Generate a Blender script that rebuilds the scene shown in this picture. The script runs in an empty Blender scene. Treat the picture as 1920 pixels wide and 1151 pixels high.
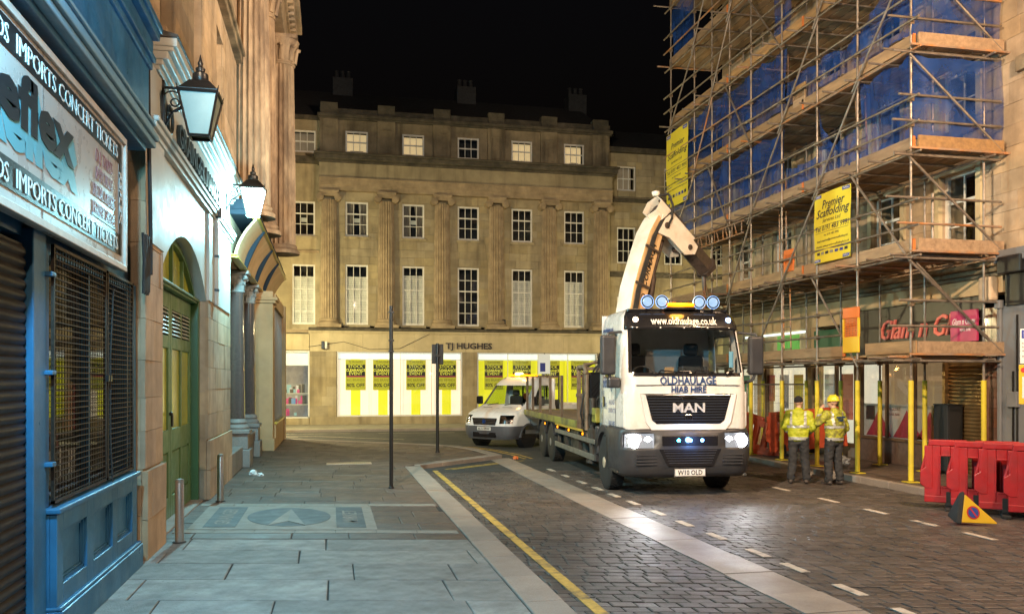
import bpy, bmesh, math, random
from mathutils import Vector, Matrix, noise
random.seed(7)
PI = math.pi
S = bpy.context.scene
COL = S.collection
# ------------------------------------------------------------------ camera
cam_d = bpy.data.cameras.new('camera')
cam_d.sensor_width = 36.0; cam_d.lens = 30.0
cam_d.shift_y = 139.5 / 1920.0
cam_d.clip_start = 0.05; cam_d.clip_end = 2000
cam = bpy.data.objects.new('camera', cam_d); COL.objects.link(cam)
cam.location = (0, 0, 2.0); cam.rotation_euler = (PI/2, 0, -math.radians(12))
S.camera = cam
# ------------------------------------------------------------------ night sky
W = bpy.data.worlds.new('World'); S.world = W; W.use_nodes = True
wn = W.node_tree; bg = wn.nodes['Background']
sky = wn.nodes.new('ShaderNodeTexSky'); sky.sky_type = 'NISHITA'; sky.sun_disc = False
sky.sun_elevation = math.radians(-4); sky.sun_rotation = math.radians(200)
wn.links.new(sky.outputs[0], bg.inputs[0]); bg.inputs[1].default_value = 0.15
# ------------------------------------------------------------------ exposure
S.view_settings.view_transform = 'Standard'; S.view_settings.look = 'None'
S.view_settings.exposure = 0.08; S.view_settings.gamma = 1.0
S.view_settings.use_curve_mapping = False
S.cycles.use_denoising = True
S.cycles.max_bounces = 6; S.cycles.diffuse_bounces = 3; S.cycles.glossy_bounces = 3
S.cycles.transparent_max_bounces = 12; S.cycles.transmission_bounces = 4
S.cycles.sample_clamp_indirect = 4.0
S.cycles.caustics_reflective = False; S.cycles.caustics_refractive = False
# ------------------------------------------------------------------ materials
MATS = {}
def mat(name, col, rough=.6, metal=0., var=0., scale=3., bump=0., bscale=40., island=0., dirt=0., dirtcol=(.03,.025,.02), dscale=.7, dlo=.45, dhi=.7, spec=.5, emit=None, estr=0., coat=0., stretch=None, spots=0., streak=0.):
    """procedural principled material: colour noise, piece-to-piece variation, stains, fine relief"""
    if name in MATS: return MATS[name]
    m = bpy.data.materials.new(name); m.use_nodes = True; MATS[name] = m
    nt = m.node_tree; N = nt.nodes; L = nt.links; p = N['Principled BSDF']
    p.inputs['Roughness'].default_value = rough; p.inputs['Metallic'].default_value = metal
    p.inputs['Specular IOR Level'].default_value = spec; p.inputs['Coat Weight'].default_value = coat
    c = (*col, 1.)
    p.inputs['Base Color'].default_value = c
    if emit: p.inputs['Emission Color'].default_value = (*emit, 1); p.inputs['Emission Strength'].default_value = estr
    geo = N.new('ShaderNodeNewGeometry'); pos = geo.outputs['Position']
    if stretch:
        vm = N.new('ShaderNodeVectorMath'); vm.operation = 'MULTIPLY'; vm.inputs[1].default_value = stretch
        L.new(pos, vm.inputs[0]); pos = vm.outputs[0]
    cur = None
    def mixin(fac, a, b, mode='MIX'):
        x = N.new('ShaderNodeMix'); x.data_type = 'RGBA'; x.blend_type = mode
        for s, v in ((x.inputs[0], fac), (x.inputs[6], a), (x.inputs[7], b)):
            if hasattr(v, 'is_linked') or isinstance(v, bpy.types.NodeSocket): L.new(v, s)
            else: s.default_value = v
        return x.outputs[2]
    def nz(sc, det=5):
        n = N.new('ShaderNodeTexNoise'); n.inputs['Scale'].default_value = sc; n.inputs['Detail'].default_value = det
        n.inputs['Roughness'].default_value = .62
        L.new(pos, n.inputs['Vector']); return n.outputs[0]
    def mr(src, a, b, lo, hi):
        r = N.new('ShaderNodeMapRange'); L.new(src, r.inputs[0])
        for i, v in enumerate((a, b, lo, hi)): r.inputs[i+1].default_value = v
        return r.outputs[0]
    cur = c
    if var:
        lo = tuple(max(0, v*(1-var)) for v in col) + (1,); hi = tuple(v*(1+var) for v in col) + (1,)
        cur = mixin(mr(nz(scale), .3, .7, 0, 1), lo, hi)
    if island:
        oi = N.new('ShaderNodeObjectInfo'); ad = N.new('ShaderNodeMath'); ad.operation = 'ADD'
        L.new(oi.outputs['Random'], ad.inputs[0]); L.new(geo.outputs['Random Per Island'], ad.inputs[1])
        fr = N.new('ShaderNodeMath'); fr.operation = 'FRACT'; L.new(ad.outputs[0], fr.inputs[0])
        hs = N.new('ShaderNodeHueSaturation')
        L.new(mr(fr.outputs[0], 0, 1, 1-island, 1+island), hs.inputs['Value'])
        fr2 = N.new('ShaderNodeMath'); fr2.operation = 'MULTIPLY'; fr2.inputs[1].default_value = 7.31; L.new(fr.outputs[0], fr2.inputs[0])
        fr3 = N.new('ShaderNodeMath'); fr3.operation = 'FRACT'; L.new(fr2.outputs[0], fr3.inputs[0])
        L.new(mr(fr3.outputs[0], 0, 1, 1-island*.8, 1+island*.8), hs.inputs['Saturation'])
        if isinstance(cur, tuple): hs.inputs['Color'].default_value = cur
        else: L.new(cur, hs.inputs['Color'])
        cur = hs.outputs[0]
    if dirt:
        cur = mixin(mr(nz(dscale, 8), dlo, dhi, 0, dirt), cur, (*dirtcol, 1))
        L.new(mr(nz(dscale*2.2, 6), .3, .7, max(.05, rough-.12), min(1, rough+.15)), p.inputs['Roughness'])
    if streak:   # rain and soot runs, longer than wide
        sv = N.new('ShaderNodeVectorMath'); sv.operation = 'MULTIPLY'; sv.inputs[1].default_value = (1., 1., .10); L.new(geo.outputs['Position'], sv.inputs[0])
        sn = N.new('ShaderNodeTexNoise'); sn.inputs['Scale'].default_value = 3.2; sn.inputs['Detail'].default_value = 6; L.new(sv.outputs[0], sn.inputs['Vector'])
        cur = mixin(mr(sn.outputs[0], .50, .72, 0, streak), cur, (*dirtcol, 1))
    if spots:    # trodden gum and drips
        vo = N.new('ShaderNodeTexVoronoi'); vo.inputs['Scale'].default_value = 4.5; L.new(geo.outputs['Position'], vo.inputs['Vector'])
        cur = mixin(mr(vo.outputs['Distance'], .06, .085, spots, 0), cur, (*[c*.45 for c in col], 1))
    if not isinstance(cur, tuple): L.new(cur, p.inputs['Base Color'])
    if bump:
        b = N.new('ShaderNodeBump'); b.inputs['Strength'].default_value = bump; b.inputs['Distance'].default_value = .02
        L.new(nz(bscale, 6), b.inputs['Height']); L.new(b.outputs[0], p.inputs['Normal'])
    return m
def emis(name, col, s):
    if name in MATS: return MATS[name]
    return mat(name, tuple(min(1, c) for c in col), .5, emit=col, estr=s)
def glass(name, tint=(1,1,1), refl=1.0, rough=.02, dark=0.):
    """pane: fresnel reflection over clear (or darkened) transmission"""
    if name in MATS: return MATS[name]
    m = bpy.data.materials.new(name); m.use_nodes = True; MATS[name] = m
    nt = m.node_tree; N = nt.nodes; L = nt.links
    for n in list(N): N.remove(n)
    o = N.new('ShaderNodeOutputMaterial'); mx = N.new('ShaderNodeMixShader')
    t = N.new('ShaderNodeBsdfTransparent'); t.inputs[0].default_value = (*[c*(1-dark) for c in tint], 1)
    g = N.new('ShaderNodeBsdfGlossy'); g.inputs['Roughness'].default_value = rough; g.inputs[0].default_value = (1,1,1,1)
    lw = N.new('ShaderNodeLayerWeight'); pw = N.new('ShaderNodeMath'); pw.operation = 'POWER'; pw.inputs[1].default_value = 5; L.new(lw.outputs['Facing'], pw.inputs[0])
    f = N.new('ShaderNodeMath'); f.operation = 'MULTIPLY_ADD'; f.inputs[1].default_value = .95; f.inputs[2].default_value = .045; L.new(pw.outputs[0], f.inputs[0])
    k = N.new('ShaderNodeMath'); k.operation = 'MULTIPLY'; k.inputs[1].default_value = refl; k.use_clamp = True
    geo = N.new('ShaderNodeNewGeometry'); nzt = N.new('ShaderNodeTexNoise'); nzt.inputs['Scale'].default_value = 1.3
    bp = N.new('ShaderNodeBump'); bp.inputs['Strength'].default_value = .03; L.new(geo.outputs['Position'], nzt.inputs[0]); L.new(nzt.outputs[0], bp.inputs['Height'])
    L.new(bp.outputs[0], g.inputs['Normal'])
    L.new(f.outputs[0], k.inputs[0]); L.new(k.outputs[0], mx.inputs[0]); L.new(t.outputs[0], mx.inputs[1]); L.new(g.outputs[0], mx.inputs[2])
    L.new(mx.outputs[0], o.inputs[0])
    return m
# ------------------------------------------------------------------ mesh builder
class Frame:
    def __init__(s, o, u, n): s.m = Matrix(((u[0], n[0], 0, o[0]), (u[1], n[1], 0, o[1]), (u[2] if len(u) > 2 else 0, 0, 1, o[2]), (0, 0, 0, 1)))
FL = Frame((-2.15, 0, 0), (0, 1, 0), (1, 0))      # left wall: u = along street, n = out of the wall
FT = Frame((0, 40.6, 0), (1, 0, 0), (0, -1))      # far facade
FR = Frame((13.2, 0, 0), (0, 1, 0), (-1, 0))      # right wall
BOXF = ((0,1,2,3),(7,6,5,4),(0,4,5,1),(1,5,6,2),(2,6,7,3),(3,7,4,0))
class MB:
    def __init__(s, frame=None): s.v = []; s.f = []; s.mi = []; s.M = frame.m if frame else None; s.cur = 0; s.T = None
    def add(s, vs, fs):
        k = len(s.v)
        for p in vs:
            p = Vector(p)
            if s.T: p = s.T @ p
            if s.M: p = s.M @ p
            s.v.append(p)
        for f in fs: s.f.append([i+k for i in f]); s.mi.append(s.cur)
        return s
    def bx(s, x0, x1, y0, y1, z0, z1):
        return s.add([(x0,y0,z0),(x1,y0,z0),(x1,y1,z0),(x0,y1,z0),(x0,y0,z1),(x1,y0,z1),(x1,y1,z1),(x0,y1,z1)], BOXF)
    def hexa(s, a, b): # two quads (4 points each) -> solid
        return s.add(list(a)+list(b), BOXF)
    def cyl(s, a, b, r, r2=None, n=10, caps=True):
        a = Vector(a); b = Vector(b); r2 = r if r2 is None else r2
        d = (b-a)
        if d.length < 1e-6: return s
        d.normalize(); t = Vector((0,0,1)) if abs(d.z) < .9 else Vector((1,0,0))
        p = d.cross(t).normalized(); q = d.cross(p)
        vs = []
        for i in range(n):
            w = 2*PI*i/n; e = p*math.cos(w)+q*math.sin(w); vs += [a+e*r, b+e*r2]
        fs = [(2*i, 2*i+1, (2*i+3) % (2*n), (2*i+2) % (2*n)) for i in range(n)]
        if caps: fs += [tuple(range(0, 2*n, 2)), tuple(range(2*n-1, 0, -2))]
        return s.add(vs, fs)
    def tube(s, pts, r, n=6):
        for a, b in zip(pts, pts[1:]): s.cyl(a, b, r, n=n)
        return s
    def lathe(s, prof, c=(0,0,0), n=16, a0=0, a1=2*PI, axis='z'):
        full = abs(a1-a0-2*PI) < 1e-6; m = n if full else n+1; vs = []
        for r, z in prof:
            for i in range(m):
                w = a0+(a1-a0)*i/n; x, y = r*math.cos(w), r*math.sin(w)
                if axis == 'z': vs.append((c[0]+x, c[1]+y, c[2]+z))
                elif axis == 'y': vs.append((c[0]+x, c[1]+z, c[2]+y))
                else: vs.append((c[0]+z, c[1]+x, c[2]+y))
        fs = []
        for j in range(len(prof)-1):
            for i in range(n if full else n):
                i2 = (i+1) % m
                fs.append((j*m+i, j*m+i2, (j+1)*m+i2, (j+1)*m+i))
        if full:
            fs.append(tuple(range(m))); fs.append(tuple((len(prof)-1)*m+i for i in reversed(range(m))))
        return s.add(vs, fs)
    def prism(s, poly, a, b, plane='xz'): # polygon in plane, extruded along the third axis a..b
        n = len(poly); mk = {'xz': lambda p, t: (p[0], t, p[1]), 'yz': lambda p, t: (t, p[0], p[1]), 'xy': lambda p, t: (p[0], p[1], t)}[plane]
        vs = [mk(p, a) for p in poly]+[mk(p, b) for p in poly]
        fs = [tuple(range(n)), tuple(range(2*n-1, n-1, -1))]+[(i, (i+1) % n, n+(i+1) % n, n+i) for i in range(n)]
        return s.add(vs, fs)
    def quad(s, a, b, c, d): return s.add([a, b, c, d], [(0,1,2,3)])
    def grid(s, fn, nu, nv):
        vs = [fn(i/nu, j/nv) for j in range(nv+1) for i in range(nu+1)]
        fs = [(j*(nu+1)+i, j*(nu+1)+i+1, (j+1)*(nu+1)+i+1, (j+1)*(nu+1)+i) for j in range(nv) for i in range(nu)]
        return s.add(vs, fs)
    def text(s, st, size, u, n, z, depth=.004, bold=0., shear=0., align='CENTER', sx=1., flip=False, vert=False, fit=None):
        vs, fs = textmesh(st, bold, shear, align)
        if fit: sx = fit/(size*(max(v[0] for v in vs)-min(v[0] for v in vs)))
        out = []
        for x, y, t in vs:
            x *= size*sx; y *= size
            if vert: x, y = y, -x
            if flip: x = -x
            out.append((u+x, n+(depth if t > 0 else 0), z+y))
        return s.add(out, fs)
TXT = {}
def textmesh(st, bold, shear, align):
    key = (st, bold, shear, align)
    if key in TXT: return TXT[key]
    c = bpy.data.curves.new('t', 'FONT'); c.body = st; c.size = 1; c.offset = bold; c.shear = shear; c.align_x = align; c.extrude = .5; c.resolution_u = 2
    o = bpy.data.objects.new('t', c); COL.objects.link(o)
    dg = bpy.context.evaluated_depsgraph_get(); me = bpy.data.meshes.new_from_object(o.evaluated_get(dg))
    r = ([tuple(v.co) for v in me.vertices], [tuple(p.vertices) for p in me.polygons])
    bpy.data.objects.remove(o); bpy.data.curves.remove(c); bpy.data.meshes.remove(me)
    TXT[key] = r
    return r
def mesh_of(mb, name, mats, smooth=False, inv=None, weld=False):
    me = bpy.data.meshes.new(name)
    vs = mb.v if inv is None else [inv @ v for v in mb.v]
    me.from_pydata([tuple(v) for v in vs], [], mb.f)
    for m in mats: me.materials.append(m)
    if len(mats) > 1: me.polygons.foreach_set('material_index', mb.mi)
    bm = bmesh.new(); bm.from_mesh(me)
    if weld: bmesh.ops.remove_doubles(bm, verts=bm.verts, dist=1e-4)
    bmesh.ops.recalc_face_normals(bm, faces=bm.faces); bm.to_mesh(me); bm.free()
    if smooth:
        me.polygons.foreach_set('use_smooth', [True]*len(me.polygons))
        try: me.set_sharp_from_angle(angle=math.radians(38 if smooth is True else smooth))
        except Exception: pass
    return me
def O(name, mb, m, parent=None, smooth=False, bevel=0., kind=None, label=None, world=True, weld=False, seg=2):
    """one mesh object; world=True: vertices are world coordinates, re-expressed in the parent's space"""
    inv = WM[parent.name].inverted() if (parent is not None and world and parent.name in WM) else None
    ms = m if isinstance(m, (list, tuple)) else [m]
    ob = bpy.data.objects.new(name, mesh_of(mb, name, ms, smooth, inv, weld)); COL.objects.link(ob)
    if parent is not None: ob.parent = parent; WM[ob.name] = WM.get(parent.name, Matrix())
    if bevel:
        b = ob.modifiers.new('bevel', 'BEVEL'); b.width = bevel; b.segments = seg; b.limit_method = 'ANGLE'; b.angle_limit = math.radians(40)
    if kind: ob['kind'] = kind
    if label: ob['label'] = label
    return ob
WM = {}   # world matrix of every thing root
def thing(name, label, cat, loc=(0,0,0), rz=0., group=None):
    o = bpy.data.objects.new(name, None); COL.objects.link(o); o.empty_display_size = .2
    o.location = loc; o.rotation_euler = (0, 0, rz); o['label'] = label; o['category'] = cat
    if group: o['group'] = group
    WM[o.name] = Matrix.Translation(loc) @ Matrix.Rotation(rz, 4, 'Z')
    return o
def tag(o, label, cat, group=None):
    o['label'] = label; o['category'] = cat
    if group: o['group'] = group
    return o
def struct(name, mb, m, **k):
    o = O(name, mb, m, **k); o['kind'] = 'structure'; return o
def dup(root, loc, rz=None, label=None):
    def cp(o, par):
        c = o.copy(); COL.objects.link(c)
        if par is not None: c.parent = par
        for ch in o.children: cp(ch, c)
        return c
    r = cp(root, None); r.location = loc
    if rz is not None: r.rotation_euler = (0, 0, rz)
    if label: r['label'] = label
    WM[r.name] = Matrix.Translation(loc) @ Matrix.Rotation(r.rotation_euler.z, 4, 'Z')
    return r
def share(name, me, parent, loc, rot=(0,0,0), scale=(1,1,1)):
    """another piece that shares mesh data; loc is local to the parent"""
    o = bpy.data.objects.new(name, me); COL.objects.link(o); o.location = loc; o.rotation_euler = rot; o.scale = scale
    if parent is not None: o.parent = parent
    return o
def wall(mb, u0, u1, z0, z1, n1, n0, holes=()):
    """slab in a facade frame with rectangular openings (ua,ub,za,zb) and real reveals"""
    us = sorted({u0, u1, *[h[0] for h in holes], *[h[1] for h in holes]}); us = [u for u in us if u0 <= u <= u1]
    zs = sorted({z0, z1, *[h[2] for h in holes], *[h[3] for h in holes]}); zs = [z for z in zs if z0 <= z <= z1]
    inh = lambda u, z: any(h[0] < u < h[1] and h[2] < z < h[3] for h in holes)
    for a, b in zip(us, us[1:]):
        run = None
        for c, d in list(zip(zs, zs[1:]))+[(None, None)]:
            solid = c is not None and not inh((a+b)/2, (c+d)/2)
            if solid: run = (run[0], d) if run else (c, d)
            elif run: mb.bx(a, b, n0, n1, *run); run = None
    return mb
def ashlar(frame, parent, m, u0, u1, z0, z1, n, ch=.35, bl=.9, holes=(), gap=.006, th=.03, limit=300, name='stone_block', rnd=None):
    """coursed stone: every block its own piece, joints recessed; largest ones are objects, rest one joined part"""
    R = rnd or random.Random(int(abs(u0*31+z0*17+n*7))+len(name)); blocks = []
    z = z0; row = 0
    while z < z1-.05:
        h = min(ch*R.choice((.9, 1., 1., 1.12)), z1-z)
        if z1-z-h < .12: h = z1-z
        u = u0-(bl*.5 if row % 2 else 0)
        while u < u1-.02:
            l = bl*R.uniform(.75, 1.25); a, b = max(u, u0), min(u+l, u1)
            if u1-b < .15: b = u1; l = b-u
            segs = [(a, b, z, z+h)]
            for H in holes:
                nx = []
                for (p, q, c, d) in segs:
                    if q <= H[0] or p >= H[1] or d <= H[2] or c >= H[3]: nx.append((p, q, c, d)); continue
                    if p < H[0]: nx.append((p, H[0], c, d))
                    if q > H[1]: nx.append((H[1], q, c, d))
                    pa, qa = max(p, H[0]), min(q, H[1])
                    if c < H[2]: nx.append((pa, qa, c, H[2]))
                    if d > H[3]: nx.append((pa, qa, H[3], d))
                segs = nx
            blocks += [s for s in segs if s[1]-s[0] > .03 and s[3]-s[2] > .03]
            u += l
        z += h; row += 1
    blocks.sort(key=lambda s: -(s[1]-s[0])*(s[3]-s[2]))
    rest = MB(frame); objs = []
    for i, (a, b, c, d) in enumerate(blocks):
        o = n+R.uniform(-.003, .003)
        if i < limit:
            q = MB(frame).bx(a+gap/2, b-gap/2, o-th, o, c+gap/2, d-gap/2); objs.append(O(name, q, m, parent))
        else: rest.bx(a+gap/2, b-gap/2, o-th, o, c+gap/2, d-gap/2)
    if rest.v: O('stonework', rest, m, parent, kind='stuff')
    return objs
def lampdata(name, col, power, r=.08, typ='POINT'):
    l = bpy.data.lights.new(name, typ); l.color = col; l.energy = power
    if typ != 'SUN': l.shadow_soft_size = r
    return l
def lamp(name, col, power, loc, parent=None, r=.08, typ='POINT', aim=None, spot=None, blend=.5):
    l = lampdata(name, col, power, r, typ); o = bpy.data.objects.new(name, l); COL.objects.link(o)
    L = Vector(loc)
    if typ == 'SPOT': l.spot_size = math.radians(spot); l.spot_blend = blend
    if parent is not None:
        inv = WM[parent.name].inverted(); o.parent = parent
        o.location = inv @ L
        if aim is not None: o.rotation_euler = ((inv.to_3x3() @ (Vector(aim)-L)).to_track_quat('-Z', 'Y')).to_euler()
    else:
        o.location = L
        if aim is not None: o.rotation_euler = (Vector(aim)-L).to_track_quat('-Z', 'Y').to_euler()
    return o
# palette
m_sand  = mat('sandstone', (.46,.34,.22), .85, streak=.35, var=.22, scale=2.2, bump=.35, bscale=60, island=.13, dirt=.45, dirtcol=(.12,.085,.05), dscale=.8)
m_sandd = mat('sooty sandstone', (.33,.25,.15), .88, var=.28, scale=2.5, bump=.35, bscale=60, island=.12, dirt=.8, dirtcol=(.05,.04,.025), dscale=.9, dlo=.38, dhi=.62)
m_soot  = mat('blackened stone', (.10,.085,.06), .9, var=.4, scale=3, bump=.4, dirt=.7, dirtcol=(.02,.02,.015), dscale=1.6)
m_tjst  = mat('buff stone', (.40,.33,.20), .85, streak=.55, var=.2, scale=1.5, bump=.3, bscale=50, island=.13, dirt=.42, dirtcol=(.13,.10,.06), dscale=.5)
m_cream = mat('cream painted stone', (.56,.47,.29), .75, streak=.4, var=.12, scale=1.2, bump=.15, bscale=30, dirt=.35, dirtcol=(.25,.19,.10), dscale=.9)
m_white = mat('white paint', (.72,.72,.70), .45, var=.08, scale=4, dirt=.25, dirtcol=(.3,.28,.24), dscale=2)
m_blue  = mat('blue shopfront paint', (.028,.14,.28), .38, var=.15, scale=2, bump=.12, bscale=25, streak=.45, dirt=.5, dirtcol=(.015,.05,.09), dscale=1.4)
m_black = mat('black gloss paint', (.012,.012,.013), .35, bump=.05, bscale=60)
m_rubber= mat('black rubber', (.018,.018,.018), .75, var=.3, scale=8, bump=.2, bscale=90)
m_steel = mat('brushed stainless steel', (.55,.54,.51), .32, 1., var=.1, scale=20, bump=.05, stretch=(1,1,8))
m_green = mat('green door paint', (.10,.20,.085), .42, streak=.35, var=.1, scale=3, bump=.06, bscale=20, dirt=.3, dirtcol=(.05,.09,.04), dscale=1.5)
m_dgreen= mat('dark green paint', (.035,.10,.035), .4, var=.1, scale=3)
m_dark  = mat('dark interior', (.012,.012,.014), .9)
m_glass = glass('window glass', (.95,.97,.97), 1.0)
m_glassd= glass('dark window glass', (.5,.52,.55), 1.0, dark=.3)
# ================================================================== ground, road, pavements
m_asph = mat('asphalt', (.05,.052,.052), .7, var=.3, scale=6, bump=.5, bscale=220, dirt=.3, dirtcol=(.09,.085,.075), dscale=.5)
m_sett = mat('whin setts', (.085,.073,.066), .47, var=.25, scale=5, bump=.45, bscale=45, island=.28, dirt=.45, dirtcol=(.035,.03,.028), dscale=.8)
m_joint= mat('dirty joint sand', (.03,.027,.024), .95, var=.4, scale=30)
m_flag = mat('worn sandstone flags', (.25,.245,.23), .58, spots=.5, var=.25, scale=5, bump=.8, bscale=55, island=.24, dirt=.7, dirtcol=(.11,.105,.095), dscale=2.3)
m_pav  = mat('brown pavers', (.11,.078,.060), .5, spots=.5, var=.22, scale=3, bump=.3, bscale=70, island=.2, dirt=.4, dirtcol=(.06,.05,.042), dscale=.9)
m_kerb = mat('granite kerb', (.30,.25,.21), .62, var=.16, scale=60, bump=.3, bscale=110, island=.1, dirt=.45, dirtcol=(.17,.14,.12), dscale=1.3)
m_band = mat('pale granite', (.30,.26,.23), .42, var=.2, scale=70, bump=.25, bscale=110, island=.1, dirt=.5, dirtcol=(.12,.105,.09), dscale=1.2)
m_yel  = mat('worn yellow line', (.50,.33,.07), .7, var=.25, scale=14, dirt=.9, dirtcol=(.10,.08,.06), dscale=5, dlo=.5, dhi=.66)
m_wln  = mat('worn white line', (.52,.46,.39), .7, var=.15, scale=14, dirt=.85, dirtcol=(.10,.09,.08), dscale=5, dlo=.5, dhi=.68)
m_inl  = mat('dark slate inlay', (.075,.082,.088), .6, var=.15, scale=6, bump=.2, bscale=60, dirt=.4, dirtcol=(.18,.17,.16), dscale=2)
m_inlp = mat('pale stone inlay', (.26,.235,.20), .65, var=.15, scale=6, bump=.25, bscale=70, dirt=.4, dirtcol=(.18,.16,.13), dscale=2)
RZ = -.10     # carriageway level; the pavements are at 0
struct('ground', MB().bx(-400, 400, -300, 500, -.6, -.30), mat('earth', (.06,.055,.05), .9))
cross = struct('cross_street', MB().bx(-60, 80, 19.4, 36.3, -.29, RZ-.002), m_asph)
road = struct('road', MB().bx(1.9, 10.7, -30, 19.5, -.29, RZ-.025), m_joint)
pave = struct('pavement', MB().prism([(-2.6,-30),(2.05,-30),(2.05,20.4),(4.5,22.85),(4.25,25),(3.85,26.3),(2.95,27.3),(-1.45,30.9),(-2.6,31)], -.28, -.014, 'xy'), m_joint)
pavf = struct('pavement_far', MB().bx(-60, 80, 36.45, 41.5, -.29, -.004), mat('far paving', (.30,.28,.22), .7, var=.2, scale=3, bump=.2, dirt=.4, dirtcol=(.1,.09,.07)))
pavr = struct('pavement_right', MB().bx(10.75, 13.6, -30, 27.4, -.29, .016), m_joint)
def clip(poly, conv):
    out = poly; n = len(conv)
    for i in range(n):
        a, b = conv[i], conv[(i+1) % n]; inp = out; out = []
        if not inp: return []
        sd = lambda p: (b[0]-a[0])*(p[1]-a[1])-(b[1]-a[1])*(p[0]-a[0])
        for j in range(len(inp)):
            p, q = inp[j-1], inp[j]; sp, sq = sd(p), sd(q)
            if sp*sq < 0: t = sp/(sp-sq); out.append((p[0]+(q[0]-p[0])*t, p[1]+(q[1]-p[1])*t))
            if sq >= 0: out.append(q)
    return out
def area(p): return abs(sum(p[i-1][0]*p[i][1]-p[i][0]*p[i-1][1] for i in range(len(p))))/2
def lay(conv, y0, y1, dy, dx, x0, x1, shear, gap, z, th, m, parent, name, R, limit=300, skip=None, jitz=.003, wob=0.):
    """lay slabs row by row, clipped to a convex outline; nearest ones are objects"""
    cells = []; y = y0; r = 0
    while y < y1:
        h = dy*R.uniform(.92, 1.08); x = x0-R.uniform(0, dx)
        while x < x1:
            w = dx*R.uniform(.7, 1.35) if wob else dx*R.uniform(.92, 1.08)
            q = [(x+gap/2, y+gap/2), (x+w-gap/2, y+gap/2), (x+w-gap/2, y+h-gap/2), (x+gap/2, y+h-gap/2)]
            q = [(a+R.uniform(-wob, wob), b-shear*a+R.uniform(-wob, wob)) for a, b in q]
            c = clip(q, conv)
            if len(c) > 2 and area(c) > dx*dy*.06 and not (skip and skip(sum(p[0] for p in c)/len(c), sum(p[1] for p in c)/len(c))): cells.append(c)
            x += w
        y += h; r += 1
    rest = MB()
    def vis(c):
        cx = sum(p[0] for p in c)/len(c); cy = sum(p[1] for p in c)/len(c); d = cx*.208+cy*.978
        if d < .5: return -1
        sx = (cx*.978-cy*.208)/d
        return (1/d if abs(sx) < .62 and 3200/d < 440 else -1)
    cells.sort(key=lambda c: -vis(c))
    for i, c in enumerate(cells):
        zz = z+R.uniform(-jitz, jitz); cx = sum(p[0] for p in c)/len(c); cy = sum(p[1] for p in c)/len(c)
        ch = .012 if dx > .5 else .014
        top = [(cx+(px-cx)*(1-ch/max(.05, math.hypot(px-cx, py-cy))), cy+(py-cy)*(1-ch/max(.05, math.hypot(px-cx, py-cy)))) for px, py in c]
        n = len(c); tz = R.uniform(-.004, .004) if dx < .5 else 0
        vs = [(a, b, z-th) for a, b in c]+[(a, b, zz-.005) for a, b in c]+[(a, b, zz+tz*(a-cx)/dx) for a, b in top]
        fs = [(k, (k+1) % n, n+(k+1) % n, n+k) for k in range(n)]+[(n+k, n+(k+1) % n, 2*n+(k+1) % n, 2*n+k) for k in range(n)]+[tuple(range(2*n, 3*n))]
        if i < limit: O(name, MB().add(vs, fs), m, parent)
        else: rest.add(vs, fs)
    if rest.v: O(name+'_field', rest, m, parent, kind='stuff')
R = random.Random(3)
A = [(-2.13, 5.2), (1.70, 5.2), (1.70, 10.7), (-2.13, 11.55)]
lay(A, 4.8, 12, .80, 1.45, -2.6, 2.2, .22, .014, 0, .05, m_flag, pave, 'flagstone', R, wob=.008)
B = [(-2.13, 11.55), (1.70, 10.7), (1.70, 20.30), (-2.13, 20.30)]
B2 = [(-2.13, 20.31), (1.70, 20.31), (4.2, 22.7), (4.0, 24.9), (3.6, 26.1), (2.75, 27.0), (-1.45, 30.5), (-2.13, 30.5)]
inmos = lambda x, y: -1.5 < x < .15 and 12.0 < y+.22*x < 13.8
lay(B, 11.1, 31.5, .58, .95, -2.6, 5, .22, .010, -.001, .05, m_pav, pave, 'paver', R, skip=inmos, wob=.003, limit=200)
lay(B2, 19.6, 31.5, .58, .95, -2.6, 5, .22, .010, -.001, .05, m_pav, pave, 'paver', R, wob=.003, limit=95)
# light border courses round the inlay, and the inlay itself
def slab(poly, z0, z1, m, name, par=pave): return O(name, MB().prism(poly, z0, z1, 'xy'), m, par)
sh = lambda x, y: (x, y-.22*x)
for k in range(7):
    for yy in (11.50, 14.02):
        a = -2.05+k*.53; b = a+.52
        slab([sh(a, yy), sh(b, yy), sh(b, yy+.22), sh(a, yy+.22)], -.04, .006, m_inlp, 'border_slab')
slab([sh(-1.90, 11.78), sh(.62, 11.78), sh(.62, 14.0), sh(-1.90, 14.0)], -.04, .004, m_inlp, 'inlay_panel')
for a, b, st in ((-1.72, -1.28, 'GRAINGER'), (.08, .48, 'MARKET')):
    slab([sh(a, 11.95), sh(b, 11.95), sh(b, 13.85), sh(a, 13.85)], 0, .008, m_inl, 'name_panel')
    vs, fs = textmesh(st, .01, 0, 'CENTER'); t = MB()
    t.add([(*sh((a+b)/2+.10-y*.30, 12.9+x*.30), .010 if z > 0 else .006) for x, y, z in vs], fs)
    O('name_lettering', t, m_inlp, pave)
ell = [( -.60+.60*math.cos(w), 12.9+.86*math.sin(w)) for w in [2*PI*i/40 for i in range(40)]]
slab([sh(*p) for p in ell], 0, .008, m_inl, 'inlay_disc')
slab([sh(-.85, 12.1), sh(-.60, 13.62), sh(-.35, 12.1), sh(-.60, 12.45)], .005, .0125, m_inlp, 'inlay_arrow')
slab([sh(-.60, 12.45), sh(-.35, 12.1), sh(-.60, 13.62)], .009, .0155, mat('grey inlay', (.2,.19,.17), .6, var=.2), 'inlay_arrow')
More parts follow.
